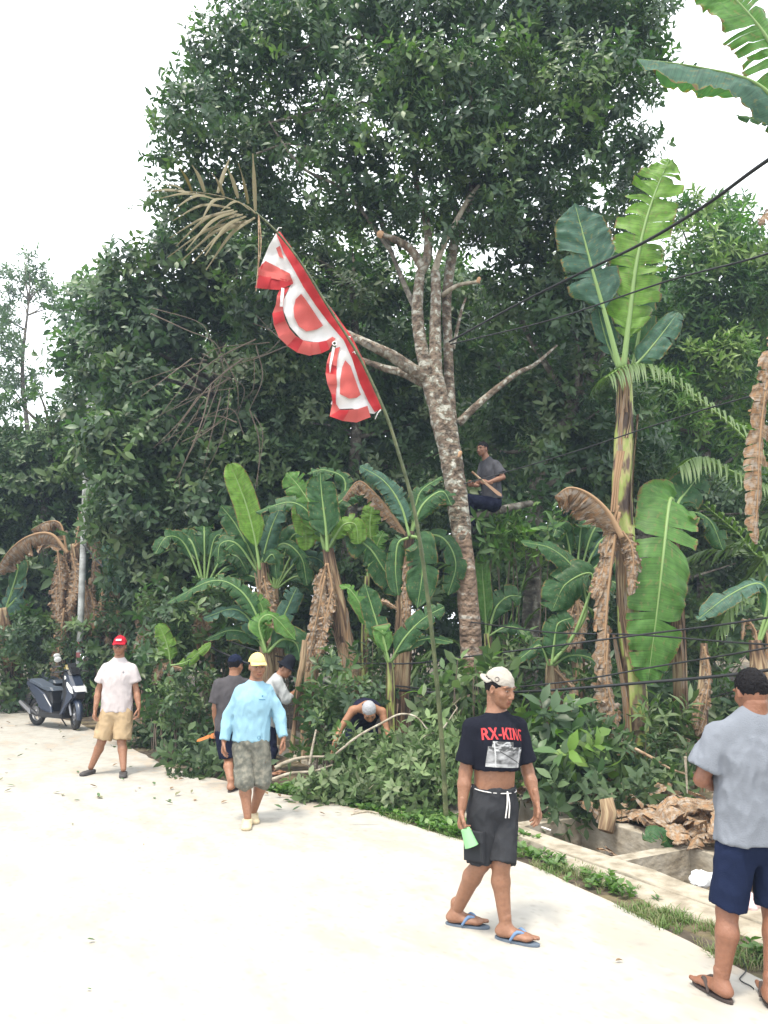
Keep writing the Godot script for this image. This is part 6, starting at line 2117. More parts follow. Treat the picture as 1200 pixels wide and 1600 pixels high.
func man_in_dark_shirt():
	var f := Vector3(0.35, 0, -1)
	var p := person({"label": "man turned away in dark grey shirt, navy cap and navy shorts", "depth": 9.6, "s": 0.97, "cell": 0.014, "fine": 0.007, "f": f, "hf": Vector3(0.5, -0.1, -1), "skin": Color(0.28, 0.135, 0.075),
		"J": {"head": [368, 1040, 0.0], "neck": [366, 1060, -0.02], "chest": [363, 1085, 0.0], "pelvis": [361, 1140, 0.0],
			"sl": [343, 1070, -0.05], "sr": [387, 1070, 0.06], "el": [336, 1106, -0.05], "er": [392, 1108, 0.08], "wl": [339, 1138, 0.05], "wr": [385, 1136, 0.25],
			"hl": [351, 1146, -0.02], "hr": [371, 1146, 0.03], "kl": [357, 1186, 0.0], "kr": [377, 1186, 0.05], "al": [361, 1225, 0.0], "ar": [379, 1222, 0.15]},
		"hand_l": [Vector3(-0.15, -1, -0.1), Vector3(0.6, 0, 0.4), Vector3(-0.4, 0, -1), 0.7], "hand_r": [Vector3(0, -0.6, -0.8), Vector3(-0.6, 0, 0), Vector3(0, 0.4, -1), 0.5],
		"foot_r": Vector3(0.3, 0, -1), "foot_l": Vector3(0.15, 0, -1)})
	shirt(p, "shirt", fabric("dark_grey_cotton", lin(0.075, 0.07, 0.075), 0.3, 12), 0.03, 0.8, 0.03, 0.012, 0.02)
	pants(p, "navy_shorts", fabric("dark_navy_cotton", lin(0.012, 0.014, 0.03), 0.25, 13), 0.1, 0.9, 0.03, 0.012)
	hair_cap(p, M.black_hair, -0.03, 0.03)
	cap(p, fabric("dark_navy_twill", lin(0.012, 0.016, 0.035), 0.2, 14), Vector3(0, 0, 1))
	sandal(p.t, p.J.al, Vector3(0.15, 0, -1), p.s, M.sandal_brown, M.sandal_brown)
	sandal(p.t, p.J.ar, Vector3(0.3, 0, -1), p.s, M.sandal_brown, M.sandal_brown)
	# orange bow saw held low
	var h: Vector3 = p.J.wl + p.t.position + Vector3(0.0, -0.09, 0.0)
	var t := thing("hand_saw", "orange handled saw held low by the man turned away", "saw", h)
	var orange := mat("saw_orange", lin(0.62, 0.2, 0.05), 0.6)
	var b := MB.new()
	b.prism([Vector2(0.05, -0.02), Vector2(0.06, 0.02), Vector2(0.01, 0.035), Vector2(-0.06, 0.03), Vector2(-0.09, 0.0), Vector2(-0.06, -0.025)], -0.013, 0.013, 0.005)
	obj("handle", b.mesh(), orange, t)
	b = MB.new()
	b.prism([Vector2(-0.085, -0.02), Vector2(-0.085, 0.02), Vector2(-0.22, -0.035), Vector2(-0.235, -0.06), Vector2(-0.2, -0.06)], -0.008, 0.008, 0.002)
	obj("sheathed_blade", b.mesh(), orange, t)


func man_in_bucket_hat():
	var f := Vector3(0.95, 0, 0.25)
	var p := person({"label": "man in pale shirt and black bucket hat stooping over the cut branches", "depth": 10.6, "s": 0.96, "cell": 0.014, "fine": 0.007, "f": f, "hf": Vector3(0.9, -0.55, 0.35), "hup": Vector3(0.5, 1, 0), "skin": Color(0.28, 0.14, 0.08),
		"J": {"head": [446, 1045, 0.0], "neck": [434, 1058, 0.02], "chest": [428, 1078, 0.0], "pelvis": [419, 1128, 0.05],
			"sr": [434, 1066, -0.16], "sl": [430, 1064, 0.16], "er": [447, 1092, -0.16], "el": [450, 1092, 0.12], "wr": [461, 1082, -0.04], "wl": [464, 1092, 0.02],
			"hr": [418, 1136, -0.03], "hl": [422, 1136, 0.1], "kr": [424, 1172, -0.03], "kl": [419, 1170, 0.1], "ar": [415, 1203, 0.0], "al": [424, 1200, 0.12]},
		"hand_r": [Vector3(0.9, 0.3, 0.1), Vector3(0.1, 0, -1), Vector3(0, 1, 0), 0.75], "hand_l": [Vector3(0.9, 0.2, -0.1), Vector3(0, 0, 1), Vector3(0, 1, 0), 0.75],
		"foot_r": Vector3(1, 0, 0.3), "foot_l": Vector3(1, 0, 0.3)})
	shirt(p, "shirt", fabric("pale_grey_cotton", lin(0.36, 0.37, 0.37), 0.25, 15), 0.0, 1.5, 0.026, 0.012, 0.02)
	pants(p, "dark_trousers", M.dark_navy_cotton, 0.1, 1.9, 0.02, 0.012)
	hair_cap(p, M.black_hair, -0.03, 0.03)
	var g := Sdf.new(p.J.head - Vector3.ONE * 0.2, p.J.head + Vector3.ONE * 0.22, 0.006)
	var hb: Basis = p.hb
	g.cone(p.J.head + hb.y * 0.045 - hb.z * 0.01, p.J.head + hb.y * 0.12 - hb.z * 0.01, 0.096, 0.08, 0.01, Vector3.ZERO, 1.0, 1)
	g.cone(p.J.head + hb.y * 0.03 - hb.z * 0.01, p.J.head + hb.y * 0.05 - hb.z * 0.01, 0.145, 0.1, 0.01, Vector3.ZERO, 1.0, 3)
	var b := MB.new()
	g.into(b)
	obj("bucket_hat", b.mesh(), fabric("black_twill", lin(0.012, 0.013, 0.018), 0.2, 16), p.t)
	sandal(p.t, p.J.ar, Vector3(1, 0, 0.3), p.s, M.sandal_brown, M.sandal_brown)
	sandal(p.t, p.J.al, Vector3(1, 0, 0.3), p.s, M.sandal_brown, M.sandal_brown)
	# the dry stalk he grips
	b = MB.new()
	b.tube(curve(pts([[476, 1000], [472, 1040], [466, 1075], [462, 1110], [455, 1180]], 10.5), 16), tapered([0.03, 0.045, 0.04, 0.03, 0.03], 16), 8, 0.15, rng)
	tag(obj("banana_stalk", b.mesh(), M.dry_stem), "brown dry banana stalk gripped by the man in the bucket hat", "stalk")


func man_bending():
	var f := Vector3(0.1, -0.75, 0.7)
	var p := person({"label": "grey haired man in dark sleeveless top bending over the leaf heap", "depth": 9.55, "s": 0.97, "cell": 0.013, "fine": 0.006, "f": f, "hf": Vector3(0.15, -0.85, 0.6), "hup": Vector3(0, 0.6, 0.8), "skin": Color(0.3, 0.145, 0.075),
		"J": {"head": [577, 1112, -0.28], "neck": [575, 1103, -0.14], "chest": [573, 1108, 0.04], "pelvis": [563, 1133, 0.36],
			"sr": [551, 1110, -0.06], "sl": [597, 1112, -0.06], "er": [531, 1140, -0.12], "el": [604, 1142, -0.12], "wr": [522, 1167, -0.25], "wl": [611, 1164, -0.28],
			"hr": [553, 1140, 0.36], "hl": [576, 1140, 0.36], "kr": [550, 1178, 0.22], "kl": [580, 1178, 0.22], "ar": [548, 1218, 0.32], "al": [582, 1218, 0.32]},
		"hand_r": [Vector3(-0.1, -1, 0.1), Vector3(0.5, 0, 0.6), Vector3(0.6, 0, 0.7), 0.6], "hand_l": [Vector3(0.2, -1, 0.2), Vector3(-0.4, 0, 0.6), Vector3(-0.6, 0, 0.7), 0.6],
		"foot_r": Vector3(0, 0, 1), "foot_l": Vector3(0.1, 0, 1)})
	shirt(p, "tank_top", fabric("navy_jersey", lin(0.014, 0.014, 0.03), 0.2, 17), 0.0, 0.0, 0.014, 0.008, 0.0)
	pants(p, "navy_shorts", M.dark_navy_cotton, 0.12, 0.95, 0.03, 0.01)
	var b := MB.new()
	var hr: Vector3 = p.J.hr
	b.tube([hr + Vector3(-0.11, 0.03, 0.04), hr + Vector3(-0.115, -0.1, 0.02), hr + Vector3(-0.11, -0.22, 0.0)], [0.018], 6, 0.0, null, 0.5)
	obj("white_side_stripe", b.mesh(), M.cord_white, p.t)
	hair_cap(p, M.grey_hair, -0.03, 0.05)
	sandal(p.t, p.J.ar, Vector3(0, 0, 1), p.s, M.sandal_brown, M.sandal_brown)
	sandal(p.t, p.J.al, Vector3(0.1, 0, 1), p.s, M.sandal_brown, M.sandal_brown)


func man_in_tree():
	var f := Vector3(-0.85, 0.0, 0.5)
	var p := person({"label": "man in dark shirt seated up in the tree gripping a machete", "depth": 11.85, "s": 0.95, "cell": 0.014, "fine": 0.007, "lifted": true, "f": f, "hf": Vector3(-0.75, -0.12, 0.65), "skin": Color(0.25, 0.125, 0.075), "nofeet": false, "shod": true,
		"J": {"head": [754, 702, 0.0], "neck": [762, 719, 0.02], "chest": [765, 739, 0.0], "pelvis": [770, 783, 0.0],
			"sr": [755, 727, 0.12], "sl": [775, 726, -0.12], "er": [750, 752, 0.1], "el": [786, 746, -0.2], "wr": [742, 758, -0.08], "wl": [763, 754, -0.24],
			"hr": [768, 787, 0.08], "hl": [771, 787, -0.08], "kr": [736, 786, 0.08], "kl": [732, 781, -0.08], "ar": [740, 826, 0.1], "al": [734, 822, -0.05]},
		"hand_r": [Vector3(-0.8, 0.2, -0.3), Vector3(0.2, -0.3, 1), Vector3(0, 1, 0.2), 0.8], "hand_l": [Vector3(-1, 0.1, 0.1), Vector3(0, -0.2, -1), Vector3(0, 1, 0.1), 0.8]})
	shirt(p, "shirt", fabric("faded_black_jersey", lin(0.075, 0.075, 0.085), 0.3, 18), 0.04, 0.75, 0.024, 0.012, 0.0)
	pants(p, "dark_trousers", M.dark_navy_cotton, 0.12, 1.9, 0.025, 0.012)
	hair_cap(p, M.black_hair, -0.02, 0.055)
	var sh := mat("boot_black", lin(0.02, 0.02, 0.02), 0.6)
	for k in ["r", "l"]:
		var g := Sdf.new(p.J["a" + k] - Vector3(0.22, 0.12, 0.22), p.J["a" + k] + Vector3(0.22, 0.1, 0.22), 0.008)
		g.cone(p.J["a" + k], p.J["a" + k] + Vector3(0, -0.05, 0), 0.045, 0.045, 0.02)
		g.cone(p.J["a" + k] + Vector3(0, -0.05, 0), p.J["a" + k] + Vector3(-0.12, -0.06, 0.08), 0.042, 0.038, 0.02)
		var b := MB.new()
		g.into(b)
		obj("boot", b.mesh(), sh, p.t)
	var a := at(737, 737, 11.5)
	var c := at(784, 776, 11.55)
	var t := thing("machete", "long machete with wooden handle held by the man in the tree", "machete", a)
	var d := (c - a).normalized()
	var L := (c - a).length()
	var n := d.cross(Vector3.BACK).normalized()
	var b := MB.new()
	b.tube([Vector3.ZERO, d * L * 0.2, d * L * 0.42], [0.018, 0.015, 0.018], 8)
	obj("handle", b.mesh(), M.stick_wood, t)
	b = MB.new()
	b.prism([Vector2(L * 0.42, -0.016), Vector2(L * 0.95, -0.03), Vector2(L, 0.0), Vector2(L * 0.9, 0.024), Vector2(L * 0.42, 0.016)], -0.004, 0.004, 0.001, Basis(d, n, d.cross(n)))
	obj("blade", b.mesh(), mat("worn_blade", lin(0.36, 0.22, 0.14), 0.5), t)


# ---------------------------------------------------------------- scooters (x forward, y up, z to its right)
func scooter(label: String, where: Vector3, yaw: float, steer: float, paint: Color, trim: Color) -> Node3D:
	var t := thing("scooter", label, "scooter", where, "scooters parked at the road's edge")
	t.rotation.y = yaw
	t.rotation.x = 0.0
	var k := "%02x%02x" % [int(paint.r * 255), int(paint.b * 255)]
	var pm := mat("paint_" + k, paint.linear_to_srgb(), 0.3)
	pm.clearcoat_enabled = true
	pm.clearcoat = 0.6
	var tm := mat("trim_" + k, trim.linear_to_srgb(), 0.35)
	var black := mat("scooter_black", lin(0.014, 0.014, 0.016), 0.5)
	var rubber := mat("tyre_rubber", lin(0.025, 0.024, 0.023), 0.85)
	var alloy := mat("alloy", lin(0.3, 0.3, 0.32), 0.4)
	alloy.metallic = 0.6
	var chrome := mat("mirror_glass", lin(0.75, 0.78, 0.8), 0.08)
	chrome.metallic = 1.0
	var lens := mat("headlight_lens", lin(0.75, 0.76, 0.76), 0.15)
	var side := Basis(Vector3.RIGHT, PI / 2)               # lathes and tori about z
	for w in 2:
		var c := Vector3(0.62, 0.265, 0) if w == 0 else Vector3(-0.62, 0.265, 0)
		var W := Node3D.new()
		W.name = "wheel"
		t.add_child(W, true)
		W.position = c
		if w == 0: W.rotation.y = steer
		var b := MB.new()
		b.torus(0.215, 0.05, 32, 10, side)
		obj("tyre", b.mesh(), rubber, W)
		b = MB.new()
		b.torus(0.172, 0.016, 28, 6, side, Vector3.ZERO, 1.6)
		b.lathe([[0.0, -0.05], [0.035, -0.05], [0.04, 0.0], [0.035, 0.05], [0.0, 0.05]], 14, side)
		for s in 5:
			var a := TAU * s / 5.0
			b.tube([Vector3(cos(a), sin(a), 0) * 0.03, Vector3(cos(a + 0.12), sin(a + 0.12), 0) * 0.17], [0.016, 0.012], 6)
		obj("rim", b.mesh(), alloy, W)
		b = MB.new()
		b.lathe([[0.06, 0.035], [0.1, 0.036], [0.1, 0.04], [0.06, 0.041], [0.06, 0.035]], 24, side)
		obj("brake_disc", b.mesh(), alloy, W)
	var sb := Basis(Vector3.UP, steer)
	var fc0 := Vector3(0.62, 0.265, 0)
	var b := MB.new()
	for i in 13:                                             # front mudguard: an arc over the tyre
		pass
	var arc := []
	for i in 15:
		var a := lerpf(-0.25, 2.7, i / 14.0)
		arc.append(fc0 + sb * (Vector3(cos(a), sin(a), 0) * 0.285))
	var prev := []
	for i in 15:
		var o: Vector3 = (arc[i] - fc0).normalized()
		var sd := sb * Vector3(0, 0, 1)
		var wd := 0.065 * (0.75 + 0.25 * sin(i / 14.0 * PI))
		var row := []
		for j in 5:
			var x := j / 4.0 * 2.0 - 1.0
			row.append(b.vert(arc[i] + sd * wd * x - o * 0.045 * x * x))
		if prev:
			for j in 4: b.quad(prev[j], row[j], row[j + 1], prev[j + 1])
		prev = row
	obj("mudguard", b.mesh(), pm, t)
	for z in [-0.085, 0.085]:
		b = MB.new()
		b.tube([fc0 + sb * Vector3(0, 0, z), Vector3(0.5, 0.56, 0) + sb * Vector3(0, 0, z)], [0.022, 0.026], 8)
		obj("fork_leg", b.mesh(), alloy, t)
	b = MB.new()
	b.prism([Vector2(0.54, 0.5), Vector2(0.7, 0.62), Vector2(0.74, 0.7), Vector2(0.66, 0.82), Vector2(0.5, 1.02), Vector2(0.42, 1.04), Vector2(0.4, 0.9), Vector2(0.46, 0.6)], -0.13, 0.13, 0.05)
	obj("front_fairing", b.mesh(), pm, t)
	for z in [-1.0, 1.0]:
		b = MB.new()
		b.prism([Vector2(0.64, 0.58), Vector2(0.6, 0.72), Vector2(0.52, 0.7), Vector2(0.46, 0.5), Vector2(0.36, 0.3), Vector2(0.3, 0.24), Vector2(0.36, 0.22), Vector2(0.5, 0.42)], z * 0.2 - 0.025, z * 0.2 + 0.025, 0.018, Basis(Vector3.UP, z * 0.12))
		obj("leg_shield", b.mesh(), pm, t)
	b = MB.new()
	b.prism([Vector2(0.748, 0.69), Vector2(0.69, 0.79), Vector2(0.6, 0.8), Vector2(0.66, 0.69)], -0.115, 0.115, 0.015)
	obj("headlight", b.mesh(), lens, t)
	b = MB.new()
	b.prism([Vector2(0.56, 1.0), Vector2(0.5, 1.02), Vector2(0.46, 1.12), Vector2(0.49, 1.12)], -0.09, 0.09, 0.01)
	obj("visor", b.mesh(), black, t)
	b = MB.new()
	b.prism([Vector2(0.712, 0.56), Vector2(0.72, 0.56), Vector2(0.75, 0.655), Vector2(0.742, 0.655)], -0.09, 0.09, 0.002)
	obj("number_plate", b.mesh(), mat("plate_black", lin(0.03, 0.03, 0.03), 0.5), t)
	for z in [-1.0, 1.0]:
		b = MB.new()
		b.prism([Vector2(0.7, 0.66), Vector2(0.66, 0.76), Vector2(0.5, 0.86), Vector2(0.5, 0.8), Vector2(0.62, 0.68)], z * 0.145 - 0.012, z * 0.145 + 0.012, 0.006)
		obj("turn_signal", b.mesh(), lens, t)
	b = MB.new()
	b.prism([Vector2(0.42, 0.2), Vector2(0.44, 0.28), Vector2(-0.1, 0.3), Vector2(-0.3, 0.34), Vector2(-0.34, 0.2)], -0.19, 0.19, 0.03)
	obj("floorboard", b.mesh(), black, t)
	b = MB.new()
	b.prism([Vector2(0.44, 0.28), Vector2(0.5, 0.6), Vector2(0.42, 0.92), Vector2(0.36, 0.9), Vector2(0.38, 0.5), Vector2(0.3, 0.3)], -0.13, 0.13, 0.03)
	obj("inner_panel", b.mesh(), black, t)
	b = MB.new()
	b.prism([Vector2(-0.02, 0.3), Vector2(0.0, 0.46), Vector2(-0.06, 0.66), Vector2(-0.3, 0.7), Vector2(-0.82, 0.76), Vector2(-0.8, 0.68), Vector2(-0.5, 0.46), Vector2(-0.34, 0.3)], -0.11, 0.11, 0.03)
	obj("rear_body", b.mesh(), black, t)
	for z in [-1.0, 1.0]:
		b = MB.new()
		b.prism([Vector2(0.08, 0.28), Vector2(0.04, 0.4), Vector2(-0.22, 0.62), Vector2(-0.88, 0.87), Vector2(-0.9, 0.79), Vector2(-0.56, 0.54), Vector2(-0.38, 0.36), Vector2(-0.2, 0.27)], z * 0.13 - 0.025, z * 0.13 + 0.025, 0.02, Basis(Vector3.UP, -z * 0.06))
		obj("side_panel", b.mesh(), pm, t)
	b = MB.new()
	b.prism([Vector2(0.02, 0.68), Vector2(-0.04, 0.74), Vector2(-0.3, 0.745), Vector2(-0.42, 0.8), Vector2(-0.76, 0.88), Vector2(-0.8, 0.83), Vector2(-0.4, 0.71), Vector2(-0.1, 0.66)], -0.13, 0.13, 0.03)
	obj("seat", b.mesh(), mat("seat_vinyl", lin(0.06, 0.075, 0.1), 0.5), t)
	b = MB.new()
	b.tube(curve([Vector3(-0.62, 0.8, -0.1), Vector3(-0.86, 0.85, -0.09), Vector3(-0.88, 0.85, 0.09), Vector3(-0.62, 0.8, 0.1)], 14), [0.014], 7)
	obj("grab_rail", b.mesh(), black, t)
	b = MB.new()
	b.prism([Vector2(-0.84, 0.72), Vector2(-0.82, 0.79), Vector2(-0.9, 0.77)], -0.08, 0.08, 0.01)
	obj("tail_light", b.mesh(), mat("tail_red", lin(0.4, 0.02, 0.02), 0.3), t)
	b = MB.new()
	b.prism([Vector2(-0.74, 0.5), Vector2(-0.82, 0.48), Vector2(-0.98, 0.28), Vector2(-0.94, 0.27)], -0.07, 0.07, 0.005)
	obj("rear_mudguard", b.mesh(), black, t)
	b = MB.new()
	b.prism([Vector2(-0.1, 0.2), Vector2(-0.12, 0.32), Vector2(-0.45, 0.34), Vector2(-0.7, 0.3), Vector2(-0.68, 0.22), Vector2(-0.4, 0.2)], -0.14, -0.04, 0.02)
	obj("engine_case", b.mesh(), black, t)
	b = MB.new()
	b.tube(curve([Vector3(-0.15, 0.2, 0.1), Vector3(-0.35, 0.22, 0.16), Vector3(-0.5, 0.27, 0.17), Vector3(-0.68, 0.33, 0.17), Vector3(-0.9, 0.42, 0.17)], 16), tapered([0.018, 0.02, 0.045, 0.062, 0.052], 16), 12)
	var ex := obj("exhaust", b.mesh(), black, t)
	b = MB.new()
	b.prism([Vector2(-0.5, 0.24), Vector2(-0.54, 0.33), Vector2(-0.88, 0.48), Vector2(-0.92, 0.44)], 0.215, 0.235, 0.006)
	obj("heat_shield", b.mesh(), alloy, ex)
	# steering
	b = MB.new()
	b.tube(curve([Vector3(0.36, 1.04, -0.34), Vector3(0.42, 1.06, -0.16), Vector3(0.44, 1.02, 0), Vector3(0.42, 1.06, 0.16), Vector3(0.36, 1.04, 0.34)], 17), [0.013], 8)
	var hbar := obj("handlebar", b.mesh(), black, t)
	for z in [-1.0, 1.0]:
		b = MB.new()
		b.tube([Vector3(0.385, 1.05, z * 0.24), Vector3(0.36, 1.04, z * 0.36)], [0.019, 0.018], 9)
		obj("grip", b.mesh(), rubber, hbar)
		b = MB.new()
		b.tube([Vector3(0.43, 1.05, z * 0.2), Vector3(0.41, 1.035, z * 0.36)], [0.007, 0.005], 6)
		obj("brake_lever", b.mesh(), alloy, hbar)
	b = MB.new()
	b.prism([Vector2(0.34, 1.0), Vector2(0.36, 1.08), Vector2(0.47, 1.09), Vector2(0.55, 0.98), Vector2(0.5, 0.93), Vector2(0.4, 0.95)], -0.12, 0.12, 0.04)
	obj("handlebar_cover", b.mesh(), tm, t)
	for z in [-1.0, 1.0]:
		b = MB.new()
		b.tube(curve([Vector3(0.41, 1.06, z * 0.17), Vector3(0.42, 1.16, z * 0.22), Vector3(0.4, 1.24, z * 0.28)], 8), [0.006], 6)
		var st := obj("mirror_stalk", b.mesh(), black, t)
		b = MB.new()
		b.lathe([[0.0, -0.012], [0.05, -0.01], [0.062, 0.004], [0.06, 0.012], [0.0, 0.014]], 18, Basis(Vector3(0, 0, 1), Vector3(-0.97, 0.1, z * 0.1).normalized(), Vector3(0, 1, 0)).orthonormalized() * Basis.from_scale(Vector3(1.2, 1, 0.85)), Vector3(0.4, 1.27, z * 0.29))
		obj("mirror", b.mesh(), lens if z > 0 else chrome, st)
	b = MB.new()
	b.tube([Vector3(-0.1, 0.22, -0.12), Vector3(-0.02, 0.0, -0.24)], [0.012, 0.012], 6)
	obj("side_stand", b.mesh(), black, t)
	return t


func make_scooters():
	var p := gp(87, 1137)
	scooter("dark blue scooter parked beside the standing man, black seat", p, -0.62, -0.35, Color(0.018, 0.028, 0.055), Color(0.012, 0.014, 0.02))
	p = gp(80, 1118)
	scooter("second scooter with yellow cowl half hidden behind the dark blue one", p + Vector3(0.15, 0, 0), -0.75, -0.2, Color(0.02, 0.03, 0.05), Color(0.22, 0.17, 0.04))


# ---------------------------------------------------------------- cut branches, sticks, litter
func leafy_cut(label: String, group: String, line_px: Array, depth: float, r: float, n: int, spread: float, which: String, greens: Array, size := 1.0, floor_min := 0.02):
	var P := []
	for q in line_px: P.append(at(q[0], q[1], depth + (q[2] if q.size() > 2 else 0.0)))
	for i in P.size(): P[i].y = maxf(P[i].y, floor_min)
	var base: Vector3 = P[0]
	base.y = 0.0
	var t := thing("cut_branch", label, "branch", base, group)
	for i in P.size(): P[i] -= base
	var C := curve(P, 24)
	var b := MB.new()
	b.tube(C, tapered([r, r * 0.8, r * 0.3], 24), 7, 0.06, rng)
	obj("stem", b.mesh(), M.pale_wood, t)
	var xf := []
	var cols := []
	for k in 7:
		var c: Vector3 = C[rng.randi_range(6, 23)]
		var e := c + rand_dir() * Vector3(1, 0.6, 1) * spread
		e.y = maxf(e.y, 0.03)
		b = MB.new()
		b.tube(curve([c, c.lerp(e, 0.5) + Vector3(0, 0.04, 0), e], 7), tapered([r * 0.35, r * 0.12], 7), 5)
		obj("twig", b.mesh(), M.pale_wood, t)
	for i in n:
		var c: Vector3 = C[rng.randi_range(3, 23)]
		var e := c + rand_dir() * Vector3(1, 0.75, 1) * spread * pow(rng.randf(), 0.6)
		e.y = maxf(e.y, 0.02)
		xf.append(aim(rand_dir() + Vector3(0, 0.25, 0.3), e, size * rng.randf_range(0.7, 1.25)))
		var g: Color = greens[rng.randi() % greens.size()]
		var kk := rng.randf_range(0.8, 1.25)
		cols.append(Color(g.r * kk, g.g * kk, g.b * kk))
	scatter("foliage", sprigs[which], M.dull_leaf, xf, cols, t)
	return t


func make_debris():
	var pale := [Color(0.18, 0.25, 0.11), Color(0.14, 0.21, 0.085), Color(0.22, 0.27, 0.15), Color(0.12, 0.18, 0.075)]
	var deep := [Color(0.07, 0.11, 0.055), Color(0.08, 0.125, 0.06), Color(0.1, 0.15, 0.07)]
	var g := "cut leafy branches heaped on the verge"
	var l := "cut branch with wilting leaves in the heap before the bending man"
	for k in [[[[560, 1250], [600, 1225], [650, 1200], [700, 1170]], 8.75, 0.02, 70, 0.3], [[[520, 1255], [560, 1235], [600, 1205], [640, 1180]], 9.0, 0.022, 70, 0.28], [[[600, 1262], [640, 1240], [690, 1220], [740, 1200]], 8.5, 0.018, 70, 0.28], [[[480, 1240], [540, 1225], [590, 1195], [625, 1165]], 9.1, 0.02, 60, 0.26], [[[640, 1265], [680, 1240], [715, 1215], [735, 1175]], 8.4, 0.018, 60, 0.24], [[[560, 1240], [620, 1200], [660, 1180], [690, 1150]], 9.2, 0.018, 60, 0.24], [[[470, 1245], [500, 1235], [560, 1225], [600, 1220]], 8.9, 0.016, 50, 0.2], [[[600, 1240], [575, 1205], [545, 1180], [560, 1160]], 9.2, 0.014, 40, 0.2]]:
		leafy_cut(l, g, k[0], k[1], k[2], int(k[3] * 2.0), k[4], "mid", pale, 0.72)
	leafy_cut("leafy cut branch lying beside the blue-shirted man's feet", g, [[420, 1210], [400, 1204], [370, 1200], [340, 1196]], 10.6, 0.016, 36, 0.22, "mid", deep)
	leafy_cut("leafy cut branch strewn on the road behind the white-shirted man", g, [[330, 1172], [290, 1162], [250, 1155], [220, 1150]], 13.0, 0.016, 60, 0.32, "mid", deep)
	leafy_cut("dark leafy cut branch nearest the open drain's low wall", g, [[345, 1195], [310, 1188], [285, 1184], [262, 1178]], 11.7, 0.014, 40, 0.24, "mid", deep)
	leafy_cut("small leafy twig dropped on the road near the dark-shirted man", g, [[330, 1222], [310, 1216], [292, 1208], [280, 1200]], 10.4, 0.01, 18, 0.14, "mid", deep)
	leafy_cut("leafy branch standing up from the heap behind the flag pole", g, [[640, 1190], [660, 1160], [690, 1120], [720, 1090]], 9.4, 0.014, 30, 0.22, "big", pale, 0.75)
	leafy_cut("green branch fallen across the drain beside the short shrub", g, [[850, 1262], [900, 1255], [960, 1250], [1010, 1240]], 8.0, 0.014, 40, 0.22, "mid", deep)
	# bare sticks
	var sticks := [["bare forked stick arching over the heap of cut leaves", [[525, 1178], [560, 1150], [600, 1128], [625, 1116], [650, 1120], [668, 1140]], 8.9, 0.014], ["pale stick leaning up out of the heap", [[484, 1195], [488, 1170], [494, 1140]], 9.4, 0.02], ["pale peeled branch lying across the verge behind the blue-shirted man", [[430, 1200], [450, 1190], [475, 1184], [510, 1182]], 9.6, 0.026], ["crooked bare branch lying along the edge of the road", [[425, 1218], [455, 1208], [490, 1205], [520, 1195]], 9.0, 0.018],
		["thin bare stick propped against the shrub by the tall banana", [[992, 1170], [1020, 1185], [1045, 1200], [1072, 1210]], 8.6, 0.018], ["short stick standing beside the dry leaf heap", [[1071, 1182], [1072, 1205], [1074, 1240]], 7.6, 0.014], ["bent twig reaching up from the heap near the flag pole", [[640, 1180], [665, 1150], [690, 1140], [715, 1105]], 8.8, 0.012], ["brown stick lying at the road's edge under the heap", [[548, 1272], [575, 1268], [592, 1271]], 7.8, 0.012]]
	for k in sticks:
		var P := pts(k[1], k[2])
		for i in P.size(): P[i].y = maxf(P[i].y, k[3])
		var b := MB.new()
		b.tube(curve(P, 20), tapered([k[3], k[3] * 0.8, k[3] * 0.5], 20), 7, 0.08, rng)
		tag(obj("stick", b.mesh(), M.pale_wood if rng.randf() < 0.5 else M.stick_wood), k[0], "stick", "bare sticks and branches")
	# hanging bare twigs in the dark tree
	var tw := [[[235, 490], [290, 515], [340, 540], [350, 600]], [[300, 560], [260, 590], [220, 620]], [[400, 530], [340, 560], [290, 600], [250, 650]], [[380, 560], [330, 600], [290, 650], [262, 690]], [[360, 590], [310, 620], [270, 640]], [[330, 600], [315, 660], [290, 720], [270, 760]], [[310, 620], [280, 660], [240, 700]], [[440, 530], [420, 515], [395, 505]], [[400, 540], [410, 590], [390, 640]], [[350, 560], [370, 600], [372, 640]], [[345, 620], [330, 680], [318, 730]], [[300, 690], [330, 670], [370, 640]], [[450, 540], [400, 560], [360, 570]], [[390, 640], [405, 690], [402, 760]], [[370, 660], [340, 650], [300, 655]]]
	var tangle := thing("dead_branch", "bare dead branch with many drooping twigs hanging in the dark tree", "branch", at(400, 530, 12.9))
	for k in tw:
		for m in 2:
			var P := []
			for q in k: P.append(at(q[0] + m * rng.randf_range(-22, 22), q[1] + m * rng.randf_range(-22, 22), 12.9 + rng.randf_range(-0.2, 0.2)) - tangle.position)
			var b := MB.new()
			b.tube(curve(P, 14), tapered([0.013 - m * 0.005, 0.004], 14), 5)
			obj("twig", b.mesh(), M.twig_wood, tangle)
	# dry banana leaves dumped over the drain
	var gd := "dry banana leaves dumped by the drain"
	var shapes := []
	for i in 7:
		var L := rng.randf_range(0.3, 0.7)
		var line := [Vector3(-L * 0.5, 0, 0), Vector3(-L * 0.15, rng.randf_range(0.02, 0.09), rng.randf_range(-0.06, 0.06)), Vector3(L * 0.2, rng.randf_range(0.0, 0.08), rng.randf_range(-0.06, 0.06)), Vector3(L * 0.5, rng.randf_range(-0.02, 0.05), 0)]
		shapes.append(blade(line, rng.randf_range(0.1, 0.24), Vector3.UP, 300 + i, 0.12, rng.randf_range(-0.4, 0.5), 0.4, 0.05, 0.0)[0])
